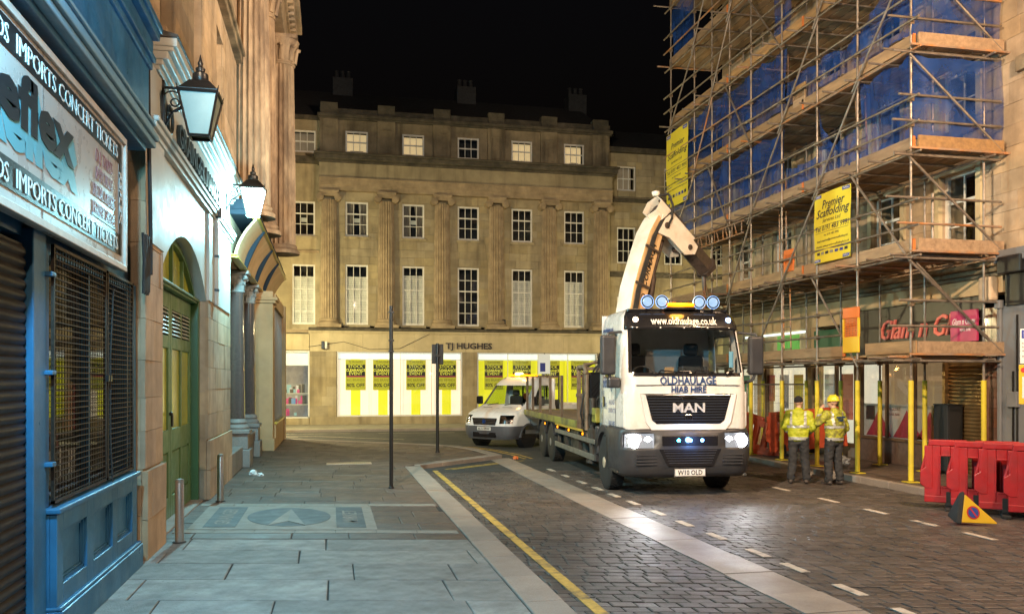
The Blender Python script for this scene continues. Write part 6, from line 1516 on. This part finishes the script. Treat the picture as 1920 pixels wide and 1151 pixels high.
m_skin = mat('skin', (.50,.30,.21), .55, var=.08, scale=12)
m_hv = mat('hi-vis yellow cloth', (.42,.46,.025), .6, var=.15, scale=6, bump=.25, bscale=30, dirt=.3, dirtcol=(.32,.33,.04), dscale=5)
m_hvc = mat('camouflage hi-vis cloth', (.36,.37,.035), .65, var=.5, scale=10, bump=.25, bscale=30, dirt=.75, dirtcol=(.13,.12,.04), dscale=11, dlo=.48, dhi=.56)
m_tape = mat('silver reflective tape', (.50,.52,.50), .35, .3, var=.15, scale=10)
m_trs = mat('black work trousers', (.026,.027,.030), .85, var=.3, scale=6, bump=.3, bscale=40); m_boot = mat('scuffed boots', (.05,.04,.035), .6, var=.4, scale=12)
m_hat = mat('black knit', (.012,.012,.016), .95, bump=.5, bscale=160); m_hard = mat('yellow helmet', (.66,.60,.04), .3, coat=.4)
def worker(x, y, rz, label, arms, hat, cloth, legs, headturn, seed):
    t = thing('person', label, 'person', (x, y, RZ), rz)
    hip = .93
    (kL, aL), (kR, aR) = legs
    L_ = ((-.10, 0, hip), kL, aL); R_ = ((.10, 0, hip), kR, aR)
    hc = Vector((0, .03, 1.665)); ht = Matrix.Rotation(headturn, 3, 'Z')
    H = lambda v: tuple(hc+ht @ Vector(v))
    body_ = [((0, 0, 1.0), (.155, .10, .10)), ((0, 0, 1.0), (.14, .10, .12), (0, 0, 1.35), (.17, .11, .10)), ((-.16, 0, 1.43), .062, (.16, 0, 1.43), .062), ((0, .0, 1.45), .058, (0, .02, 1.58), .055),
             (H((0, -.01, .035)), (.078, .095, .105)), (H((0, .03, -.045)), (.060, .070, .075)), (H((0, .098, -.005)), .014, H((0, .115, -.03)), .016), (H((-.079, -.01, -.005)), (.012, .022, .033)), (H((.079, -.01, -.005)), (.012, .022, .033)), (H((0, .088, -.058)), (.028, .012, .008)), (H((-.03, .082, .015)), .014), (H((.03, .082, .015)), .014)]
    for P_ in (L_, R_): body_ += [(P_[0], .085, P_[1], .058), (P_[1], .056, P_[2], .04), ((P_[2][0], P_[2][1]+.01, .05), .045, (P_[2][0], P_[2][1]+.15, .035), .04)]
    jk = [((0, 0, .90), (.205, .150, .05)), ((0, -.005, .92), (.205, .150, .08), (0, -.01, 1.22), (.240, .17, .10)), ((0, -.01, 1.22), (.240, .17, .1), (0, -.005, 1.40), (.205, .135, .09)), ((-.17, 0, 1.435), .085, (.17, 0, 1.435), .085), ((0, -.01, 1.45), (.115, .10, .06), (0, 0, 1.535), (.085, .085, .04)), ((0, -.10, 1.47), (.11, .05, .06))]
    for s, (el, wr, fingers) in zip((-1, 1), arms):
        sh_ = Vector((s*.19, 0, 1.43)); el = Vector(el); wr = Vector(wr)
        body_ += [(sh_, .05, el, .042), (el, .04, wr, .027)]
        jk += [(sh_, .092, el, .072), (el, .072, el.lerp(wr, .93), .055)]
        # hand: palm, four unequal bent fingers, thumb from the side of the palm
        fd, pn = Vector(fingers[0]).normalized(), Vector(fingers[1]).normalized(); sd_ = fd.cross(pn).normalized()*(1 if s > 0 else -1)
        body_ += [(wr, .027, wr+fd*.045, .030), (wr+fd*.05, tuple(.034*abs(a)+.018 for a in sd_)), (wr+fd*.075, tuple(.036*abs(a)+.015 for a in sd_))]
        for k, ln in enumerate((.068, .078, .072, .056)):
            b0 = wr+fd*.088+sd_*(.030-.020*k); k1 = b0+fd*ln*.5+pn*.008; k2 = k1+fd*ln*.28+pn*ln*.32; body_ += [(b0, .0095, k1, .009), (k1, .009, k2, .008)]
        b0 = wr+fd*.03+sd_*.030; k1 = b0+fd*.03+sd_*.022; body_ += [(b0, .012, k1, .011), (k1, .011, k1+fd*.03+pn*.01, .009)]
    attach('body', blob(body_, .010, 3), m_skin, t)
    jm = blob(jk, .015, 4, .016, 8, seed); attach('jacket', jm, cloth, t)
    tz = 1.02
    torso = lambda c: abs(c.x) < .27 and not any(((c-Vector(e)).length < .11) or ((c-Vector(w)).length < .12) or ((c-(Vector(e)+Vector(w))/2).length < .10) for e, w, _ in arms)
    band(jm, 'reflective_tape', m_tape, t, lambda c: .905 < c.z < .965 and torso(c)); band(jm, 'reflective_tape', m_tape, t, lambda c: 1.155 < c.z < 1.205 and torso(c))
    for s in (-1, 1): band(jm, 'reflective_tape', m_tape, t, lambda c: 1.205 < c.z < 1.49 and abs(c.x-s*.135) < .026 and torso(c))
    for s, (el, wr, _) in zip((-1, 1), arms):
        e, w = Vector(el), Vector(wr); d = (w-e).normalized(); mid = e.lerp(w, .45)
        band(jm, 'reflective_tape', m_tape, t, lambda c: abs((c-mid).dot(d)) < .028 and (c-mid).length < .12)
    tr = [((0, .0, .90), (.17, .115, .08)), ((0, 0, .84), (.15, .11, .07))]
    for P_ in (L_, R_): tr += [(P_[0], .112, P_[1], .092), (P_[1], .090, (P_[2][0], P_[2][1], .13), .085), ((P_[2][0], P_[2][1]+.02, .11), (.075, .085, .05))]
    attach('trousers', blob(tr, .015, 4, .016, 10, seed+3), m_trs, t)
    for P_ in (L_, R_): attach('boot', blob([((P_[2][0], P_[2][1]-.03, .055), .052, (P_[2][0], P_[2][1]+.16, .045), .045), ((P_[2][0], P_[2][1], .11), .055)], .011, 4), m_boot, t); 
    hm = hat
    if hat == 'beanie': attach('knit_hat', blob([(H((0, -.012, .055)), (.092, .108, .09)), (H((0, -.012, .03)), (.094, .110, .04))], .010, 3), m_hat, t)
    else:
        dm = MB().lathe([(.138, -.004), (.135, .0), (.122, .010), (.119, .045), (.104, .085), (.072, .112), (.03, .124), (.005, .126)], (0, 0, 0), 28)
        h = O('hard_hat', dm, m_hard, t, world=False, smooth=60); h.location = H((0, -.005, .038)); h.rotation_euler = (math.radians(-6), 0, headturn); h.scale = (.88, 1.0, 1.); h.modifiers.new('s', 'SOLIDIFY').thickness = .006
        b = MB().bx(-.012, .012, -.07, .07, .09, .13); rdg = O('hat_ridge', b, m_hard, h, world=False, bevel=.01)
        O('hat_sticker', MB().lathe([(.035, 0), (.03, .004)], (0, 0, 0), 14, axis='y'), mat('sticker white', (.5,.4,.4), .5), h, world=False).location = (.02, -.128, .06)
    return t
LG1 = ((( -.115, .02, .50), (-.15, -.03, .09)), ((.12, .05, .50), (.15, .02, .09)))
worker(9.42, 15.95, math.radians(-35), 'person in black knit hat and yellow hi-vis jacket with hands held in front', [((-.29, .02, 1.17), (-.14, .19, 1.02), ((.7, .5, -.3), (.3, -.6, 0))), ((.30, .0, 1.16), (.16, .20, 1.02), ((-.7, .5, -.3), (-.3, -.6, 0)))], 'beanie', m_hv, LG1, math.radians(-22), 1.3)
LG2 = (((-.115, .04, .50), (-.14, .0, .09)), ((.115, .02, .50), (.13, -.03, .09)))
p2 = worker(10.02, 15.62, math.radians(12), 'person in yellow hard hat and mottled hi-vis jacket raising one hand to the face', [((-.33, .10, 1.25), (-.16, .20, 1.53), ((.45, .1, .6), (.6, .0, -.4))), ((.31, -.02, 1.14), (.26, .14, .93), ((-.2, .5, -.7), (-.8, .0, .0)))], 'hard', m_hvc, LG2, math.radians(25), 5.1)
def backprint(t, st, z, size, fit):
    vs, fs = textmesh(st, .01, 0, 'CENTER'); wd = max(v[0] for v in vs)-min(v[0] for v in vs); b = MB()
    b.add([(a*fit/wd, -.192+(.0 if d > 0 else .014), z+c*size) for a, c, d in vs], fs); O('back_print', b, m_navy, t, world=False)
backprint(p2, 'YORKSHIRE', 1.36, .05, .24); backprint(p2, 'HIRE', 1.30, .05, .12)
# ================================================================== barriers and street furniture
m_redp = mat('red plastic', (.36,.014,.018), .42, var=.12, scale=5, dirt=.55, dirtcol=(.20,.025,.025), dscale=4, bump=.1)
m_orb = mat('orange barrier plastic', (.62,.09,.03), .45, var=.12, scale=5, dirt=.3, dirtcol=(.35,.06,.03), dscale=3)
def barrier(name, label, m, x, y, z, rz, roll=0., group=None):
    """moulded plastic work barrier: panel with slots, hooked end, folded brackets and rubber feet"""
    t = thing(name, label, 'barrier', (x, y, z), rz, group)
    t.scale = (1.05, 1., 1.12)
    if roll: t.rotation_euler = (0, roll, rz)
    q = lambda *bx: (lambda b: [b.bx(*k) for k in bx] and b)(MB())
    slots = [(.33+.29*k, .33+.29*k+.14, .34, .78) for k in range(6)]
    b = MB(); wall(b, .10, 2.0, .12, .93, .035, -.035, slots)
    p = O('panel', b, m, t, world=False, bevel=.012)
    O('top_rail', q((.16, .70, -.045, .045, .93, 1.02), (.80, 1.40, -.045, .045, .93, 1.02), (1.50, 1.96, -.045, .045, .93, 1.02)), m, p, world=False, bevel=.014)
    for s in slots: O('slot_rim', q((s[0]-.02, s[0], -.05, .05, s[2]-.02, s[3]+.02), (s[1], s[1]+.02, -.05, .05, s[2]-.02, s[3]+.02), (s[0], s[1], -.05, .05, s[3], s[3]+.02), (s[0], s[1], -.05, .05, s[2]-.02, s[2])), m, p, world=False, bevel=.006)
    O('lower_rail', q((.10, 2.0, -.045, .045, .10, .20)), m, p, world=False, bevel=.012)
    O('end_hook', MB().prism([(.12, .80), (.17, 1.02), (.22, 1.02), (.22, .30), (.12, .30), (.04, .36), (.04, .56), (.12, .62)], -.04, .04), m, p, world=False, bevel=.012)
    O('end_strut', MB().cyl((.06, 0, .55), (.16, 0, .92), .024, n=8), m, p, world=False)
    for fx in (.45, 1.6):
        f = O('foot', q((fx-.06, fx+.06, -.26, .26, 0, .05), (fx-.05, fx+.05, -.06, .06, .05, .10)), m_rubber, t, world=False, bevel=.012)
        O('foot_clip', q((fx-.045, fx+.045, -.052, .052, .08, .26)), m_rubber, f, world=False, bevel=.008)
    return t
ba = math.atan2(-.62, .79)
for k, lb in enumerate(('red plastic barrier at the back of the stack beside the yellow scaffold legs', 'second red plastic barrier in the stack by the scaffold', 'third red plastic barrier in the stack by the scaffold', 'red plastic barrier at the front of the stack beside the fallen yellow sign')):
    barrier('plastic_barrier', lb, m_redp, 9.56+.16*k, 12.5-.42*k, RZ, ba, group='red barriers stacked on the road')
barrier('plastic_barrier', 'tilted orange barrier standing between the lorry and the workers', m_orb, 10.95, 21.9, .10, math.radians(-62), math.radians(14), group='orange barriers behind the workers')
barrier('plastic_barrier', 'orange barrier on the pavement directly behind the two workers', m_orb, 11.0, 20.2, .05, math.radians(-14), math.radians(-5), group='orange barriers behind the workers')
# fallen no-waiting pyramid
nw_ = thing('no_waiting_cone', 'yellow three-sided no waiting sign tipped over before the red barriers', 'sign', (9.25, 10.75, RZ), math.radians(0)); nw_.scale = (.88, .88, .92)
def pyr(scale, m, name, par, flip_=0):
    a = [Vector((-.30, .05, .05)), Vector((-.22, .35, .12)), Vector((-.18, .12, .50))]; tip = Vector((.28, -.12, .03)); c = sum(a, Vector())/3
    b = MB(); vv = [c+(v-c)*scale for v in a]+[tip]; b.add(vv, [(0, 1, 2), (0, 1, 3), (1, 2, 3), (2, 0, 3)]); return O(name, b, m, par, world=False, bevel=.015)
py = pyr(1., m_yep, 'shell', nw_)
a0, a1, tp = Vector((-.30, .05, .05)), Vector((-.18, .12, .50)), Vector((.28, -.12, .03)); cen = a0*.36+a1*.36+tp*.28; u_ = (a1-a0).normalized(); nn_ = (a1-a0).cross(tp-a0).normalized(); nn_ = nn_ if nn_.y < 0 else -nn_; v_ = nn_.cross(u_)
def disc(r, o, m, name):
    b = MB(); n = 24; b.add([cen+nn_*o+(u_*math.cos(2*PI*i/n)+v_*math.sin(2*PI*i/n))*r for i in range(n)]+[cen+(u_*math.cos(2*PI*i/n)+v_*math.sin(2*PI*i/n))*r for i in range(n)], [tuple(range(n))]+[(i, (i+1) % n, n+(i+1) % n, n+i) for i in range(n)]); return O(name, b, m, nw_, world=False)
disc(.105, .004, mat('sign red', (.50,.03,.03), .45), 'red_ring'); disc(.082, .007, mat('sign blue disc', (.03,.07,.30), .45), 'blue_disc')
dd = (u_+v_).normalized(); d2 = (u_-v_).normalized(); b = MB(); b.add([cen+nn_*.010+dd*.085+d2*.012, cen+nn_*.010+dd*.085-d2*.012, cen+nn_*.010-dd*.085-d2*.012, cen+nn_*.010-dd*.085+d2*.012], [(0, 1, 2, 3)]); O('red_bar', b, MATS['sign red'], nw_, world=False)
b = MB(); c3 = [Vector((-.30, .05, .05)), Vector((-.22, .35, .12)), Vector((-.18, .12, .50))]
off = Vector((-.07, .05, .0)); b.add([p+(p-sum(c3, Vector())/3)*.18 for p in c3]+[p+(p-sum(c3, Vector())/3)*.12+off for p in c3], [(0, 1, 2), (3, 5, 4), (0, 1, 4, 3), (1, 2, 5, 4), (2, 0, 3, 5)]); O('rubber_base', b, m_rubber, nw_, world=False, bevel=.025)
# posts
def post(x, y, h, label, r=.036):
    t = thing('street_post', label, 'post', (x, y, 0)); O('shaft', MB().lathe([(r, -.05), (r, h)], (x, y, 0), 14), m_black, t, smooth=True); O('cap', MB().lathe([(r*1.1, h-.01), (r*1.1, h+.01), (.004, h+.02)], (x, y, 0), 14), m_black, t, smooth=True)
    O('base_collar', MB().lathe([(r*1.5, 0), (r*1.4, .03), (r, .04)], (x, y, 0), 14), m_black, t); return t
p1 = post(1.11, 16.1, 3.40, 'bare black post standing on the pavement by the inlaid market panel')
for z in (2.55, 2.75, 3.28): O('clip', MB().bx(1.06, 1.16, 16.05, 16.15, z, z+.03), m_black, p1)
p2_ = post(2.95, 24.0, 3.06, 'black post with back-to-back sign plates near the kerb corner', .045)
O('sign_plate', MB().bx(2.80, 2.93, 24.06, 24.10, 2.50, 3.05), m_black, p2_, bevel=.01); O('sign_plate', MB().bx(2.96, 3.13, 24.07, 24.11, 2.48, 3.06), m_black, p2_, bevel=.01); O('bracket', MB().bx(2.88, 3.02, 23.95, 24.07, 2.7, 2.76), m_black, p2_)
ps = thing('parking_sign', 'white parking plate and yellow notice on a grey post by the grey shopfront', 'sign', (11.44, 12.15, .03))
PX, PY = 11.44, 12.15; FP = Frame((PX, PY, 0), (.79, -.62, 0), (-.62, -.79))
O('post', MB().lathe([(.03, .0), (.03, 2.95)], (PX, PY, 0), 12), mat('grey post', (.25,.25,.26), .4, .6), ps, smooth=True)
O('parking_plate', MB(FP).bx(-.15, .15, .035, .045, 2.30, 2.88), m_white, ps); O('parking_symbol', MB(FP).bx(-.13, -.01, .045, .049, 2.72, 2.86), m_bib, ps); O('parking_letter', MB(FP).text('P', .13, -.07, .049, 2.745, .002, .01), m_white, ps)
O('plate_text', MB(FP).text('Permit', .05, -.06, .045, 2.62, .003, 0).text('holders', .05, -.05, .045, 2.56, .003, 0).text('only', .05, -.08, .045, 2.50, .003, 0).text('Mon-Sat', .05, -.04, .045, 2.40, .003, 0), m_pbk, ps)
O('yellow_notice', MB(FP).bx(-.17, .15, .035, .05, 1.62, 2.28), m_yep, ps, bevel=.006); O('notice_paper', MB(FP).bx(-.12, .10, .05, .053, 1.72, 2.08), m_white, ps); O('notice_disc', MB(FP).lathe([(.045, .05), (.04, .055)], (-.10, 0, 2.19), 16, axis='y'), MATS['sign red'], ps)
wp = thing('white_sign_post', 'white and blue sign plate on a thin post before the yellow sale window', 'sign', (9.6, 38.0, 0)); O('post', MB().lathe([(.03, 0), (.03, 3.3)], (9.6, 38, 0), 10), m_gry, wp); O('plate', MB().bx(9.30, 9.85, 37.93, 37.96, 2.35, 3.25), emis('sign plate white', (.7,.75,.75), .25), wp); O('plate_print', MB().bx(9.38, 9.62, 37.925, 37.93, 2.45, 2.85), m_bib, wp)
# cabinet and mesh fence on the right pavement
cb_ = thing('black_cabinet', 'tall matt black cabinet standing before the bronze roller shutter', 'cabinet', (12.95, 15.95, .03), math.radians(4))
Cb = lambda n, m, *bx, par=cb_, **k: O(n, (lambda b: [b.bx(*q) for q in bx] and b)(MB()), m, par, world=False, **k)
m_mblk = mat('matt black board', (.01,.01,.011), .7, bump=.1)
Cb('carcass', m_mblk, (-.20, .20, -.20, .20, .06, 1.46), bevel=.015); Cb('lid', m_mblk, (-.21, .21, -.21, .21, 1.46, 1.49), bevel=.01); Cb('handle', m_dst, (-.08, .08, -.225, -.20, .30, .36)); Cb('front_panel', m_mblk, (-.17, .17, -.208, -.20, .1, 1.42), bevel=.004)
for sx, sy in ((-1, -1), (1, -1), (-1, 1), (1, 1)): Cb('foot', m_rubber, (sx*.16-.03, sx*.16+.03, sy*.16-.03, sy*.16+.03, 0, .06))
hf = thing('mesh_fence', 'steel mesh fence panel standing on the pavement behind the workers', 'fence', (11.9, 21.6, .03))
f = MB(); xa, xb, yy = 11.2, 13.05, 21.6
f.tube([(xa, yy, .08), (xa, yy, 1.92), (xb, yy, 1.92), (xb, yy, .08), (xa, yy, .08)], .02, 8); O('frame', f, m_tube, hf, smooth=True)
w = MB()
for k in range(32): x = xa+.03+k*(xb-xa-.06)/31; w.bx(x-.003, x+.003, yy-.003, yy+.003, .1, 1.9)
for k in range(9): z = .2+k*.2; w.bx(xa, xb, yy+.003, yy+.008, z-.003, z+.003)
O('wires', w, m_tube, hf, kind='stuff')
for x in (xa, xb): O('foot', MB().bx(x-.12, x+.12, yy-.3, yy+.3, .03, .15), m_rubber, hf, bevel=.02)
# litter
def crumple(x, y, z, r, m, label, name, seed):
    bm = bmesh.new(); bmesh.ops.create_icosphere(bm, subdivisions=3, radius=r)
    for v in bm.verts:
        n_ = noise.noise(v.co*(2.2/r)+Vector((seed, 0, 0)))+.6*noise.noise(v.co*(5/r)+Vector((seed, 3, 0))); v.co *= 1+.55*n_; v.co.z = max(v.co.z*.75, -r*.45)
    me = bpy.data.meshes.new(name); bm.to_mesh(me); bm.free(); me.materials.append(m); o = bpy.data.objects.new(name, me); COL.objects.link(o); o.location = (x, y, z+r*.45); return tag(o, label, 'litter')
m_pap = mat('crumpled paper', (.75,.74,.72), .7)
crumple(-1.62, 19.0, 0, .085, m_pap, 'crumpled white paper lying on the pavement by the granite columns', 'litter', 2); crumple(-1.45, 18.75, 0, .06, m_pap, 'smaller scrap of white paper next to the crumpled paper', 'litter', 8)
crumple(4.9, 22.6, RZ, .07, m_orp, 'orange plastic scrap in the gutter at the kerb corner', 'litter', 4)
def can(x, y, z, rz, m, lab):
    t = thing('drink_can', lab, 'can', (x, y, z), rz); O('body', MB().lathe([(.028, -.06), (.033, -.052), (.033, .052), (.028, .06)], (0, 0, .033), 14, axis='x'), m, t, world=False, smooth=40); O('rim', MB().lathe([(.027, .058), (.028, .064), (.022, .062)], (0, 0, .033), 14, axis='x'), m_steel, t, world=False)
can(10.28, 17.7, RZ, .6, m_black, 'dark drink can lying in the gutter behind the workers'); can(10.40, 17.2, RZ, 2.0, m_white, 'pale drink can lying in the gutter between the workers')
crumple(11.3, 18.9, .03, .12, m_pap, 'crumpled plastic bag on the pavement beside a yellow scaffold leg', 'litter', 6); crumple(11.9, 18.2, .03, .16, mat('grey plastic bag', (.3,.3,.3), .4), 'grey plastic bag on the pavement under the shop window', 'litter', 5)
crumple(9.05, 17.6, RZ, .05, m_pap, 'small white scrap on the road beyond the lorry headlight', 'litter', 7)
# ================================================================== lamps of the street
def lantern(y, x, z, lit, label, power=0, col=(.34, .86, 1.)):
    """Victorian wall lantern on a scrolled bracket"""
    t = thing('wall_lantern', label, 'lantern', (-2.05, y, z))
    b = MB()
    b.bx(-2.05, -2.02, y-.03, y+.03, z-.28, z+.38)
    b.tube([(-2.05, y, z+.30), (x, y, z+.30)], .017, 8)
    for r, cx, cz, a0, a1 in ((.13, -1.93, z+.13, -PI/2, PI), (.075, -1.76, z+.20, -PI, PI*.9), (.05, -1.90, z+.12, 0, 2*PI)):
        b.tube([(cx+r*math.cos(a0+(a1-a0)*i/12), y, cz+r*math.sin(a0+(a1-a0)*i/12)) for i in range(13)], .011, 5)
    b.tube([(-2.04, y, z-.22), (-1.93, y, z+.0), (-1.74, y, z+.13), (x+.1, y, z+.28)], .014, 6)
    O('bracket', b, m_black, t, smooth=True)
    h0, h1 = .12, .23        # half widths bottom / top of the tapered glass box
    zb, zt = z-.30, z+.22
    f = MB()
    cs = [(-1,-1),(1,-1),(1,1),(-1,1)]
    for i in range(4):
        a, c = cs[i], cs[(i+1) % 4]
        f.cyl((x+a[0]*h0, y+a[1]*h0, zb), (x+a[0]*h1, y+a[1]*h1, zt), .016, n=6)
        f.cyl((x+a[0]*h0, y+a[1]*h0, zb), (x+c[0]*h0, y+c[1]*h0, zb), .018, n=6)
        f.cyl((x+a[0]*h1, y+a[1]*h1, zt), (x+c[0]*h1, y+c[1]*h1, zt), .022, n=6)
        f.cyl((x+a[0]*h1, y+a[1]*h1, zt), (x+a[0]*h1*1.08, y+a[1]*h1*1.08, zt+.07), .014, .004, n=6)
    O('frame', f, m_black, t, smooth=True)
    hd = MB().lathe([(h1*1.36, zt+.0), (h1*1.40, zt+.03), (.17, zt+.16), (.10, zt+.19)], (x, y, 0), 4, PI/4, PI/4+2*PI)
    O('hood', hd, m_black, t)
    O('finial', MB().lathe([(.085, zt+.17), (.10, zt+.20), (.095, zt+.27), (.055, zt+.30), (.06, zt+.34), (.025, zt+.37), (.035, zt+.41), (.022, zt+.44), (.004, zt+.52)], (x, y, 0), 14), m_black, t, smooth=True)
    pm = emis('lit lantern glass', (.62, 1., .95), 45.) if lit else mat('frosted lantern glass', (.30,.38,.34), .35, var=.1, spec=.6)
    for i in range(4):
        a, c = cs[i], cs[(i+1) % 4]; k = .96
        p = MB().quad((x+a[0]*h0*k, y+a[1]*h0*k, zb+.01), (x+c[0]*h0*k, y+c[1]*h0*k, zb+.01), (x+c[0]*h1*k, y+c[1]*h1*k, zt-.01), (x+a[0]*h1*k, y+a[1]*h1*k, zt-.01))
        O('pane', p, pm, t)
    if lit:
        lamp('lamp', col, power, (x, y, zb-.10), t, r=.12)
    return t
lantern(11.3, -1.60, 5.36, False, 'unlit black wall lantern with frosted panes beside the blue shopfront')
lantern(17.8, -1.52, 5.62, True, 'glowing wall lantern at the far end of the market entrance', power=1300)
lantern(4.6, -1.60, 5.36, True, 'lit wall lantern on the wall above the record shop shutter', power=1400, col=(.22, .70, 1.))
def street_light(x, y, h, ax, ay, col, power, label, flood=None):
    """steel column with an outreach arm and a flat luminaire; stands outside the picture but lights the place"""
    t = thing('street_light', label, 'street light', (x, y, 0))
    O('column', MB().lathe([(.11, -.1), (.11, 1.2), (.07, 1.3), (.05, h)], (x, y, 0), 12), m_black, t, smooth=True)
    O('arm', MB().tube([(x, y, h-.05), (x+ax*.5, y+ay*.5, h+.25), (x+ax, y+ay, h+.3)], .03, 8), m_black, t, smooth=True)
    lx, ly, lz = x+ax, y+ay, h+.28
    O('luminaire', MB().lathe([(.05, .16), (.22, .12), (.25, .02), (.24, 0)], (lx, ly, lz), 14), m_black, t, smooth=True)
    O('lens', MB().lathe([(.20, 0), (.15, -.05), (.05, -.07)], (lx, ly, lz), 14), emis('sodium lens', (1., .72, .42), 20), t, smooth=True)
    lamp('lamp', col, power, (lx, ly, lz-.16), t, r=.18)
    for aim, pw, ang, fc in (flood or []):
        d = (Vector(aim)-Vector((x, y, h-1.2))).normalized(); p = Vector((x, y, h-1.2))+d*.25
        O('floodlight', MB().cyl(p-d*.12, p+d*.10, .16, .20, n=14), m_black, t); O('flood_lens', MB().cyl(p+d*.10, p+d*.11, .18, n=14), emis('flood lens', (1., .8, .5), 12), t)
        lamp('flood_lamp', fc, pw, p+d*.16, t, r=.15, typ='SPOT', aim=aim, spot=ang, blend=.9)
    return t
street_light(10.95, 7.0, 9.0, -1.0, 0, (1., .66, .40), 4200, 'tall street light column with a floodlight on the right kerb',
             [((-2.2, 24, 11.5), 22000, 48, (1., .79, .57))])
street_light(2.0, -9.0, 9.5, -.7, 0, (1., .72, .50), 4500, 'street light column on the left kerb far behind the camera')
street_light(-3.6, 33.4, 4.7, .3, .9, (1., .86, .45), 2500, 'street light round the corner in the cross street')
street_light(19.0, 36.9, 4.8, -.6, -1.6, (1., .82, .42), 2000, 'street light on the far pavement behind the scaffolding')
street_light(-9.0, 36.9, 4.8, .6, -1.2, (1., .86, .46), 1500, 'street light on the far pavement left of the department store')
# floodlight on a bracket high on the left wall, lighting the works opposite
fl_ = thing('work_floodlight', 'floodlight bracketed high on the wall over the record shop', 'floodlight', (-2.3, 5.4, 8.2))
O('bracket', MB().tube([(-2.35, 5.4, 8.0), (-1.75, 5.4, 8.1)], .03, 8), m_black, fl_); O('housing', MB().bx(-1.85, -1.65, 5.2, 5.6, 8.05, 8.35), m_black, fl_, bevel=.02); O('lens', MB().bx(-1.65, -1.64, 5.24, 5.56, 8.09, 8.31), emis('flood lens', (1., .8, .5), 12), fl_)
lamp('flood_lamp', (1., .76, .50), 14000, (-1.55, 5.42, 8.2), fl_, r=.16, typ='SPOT', aim=(8.8, 20.5, 4.2), spot=78, blend=.8)
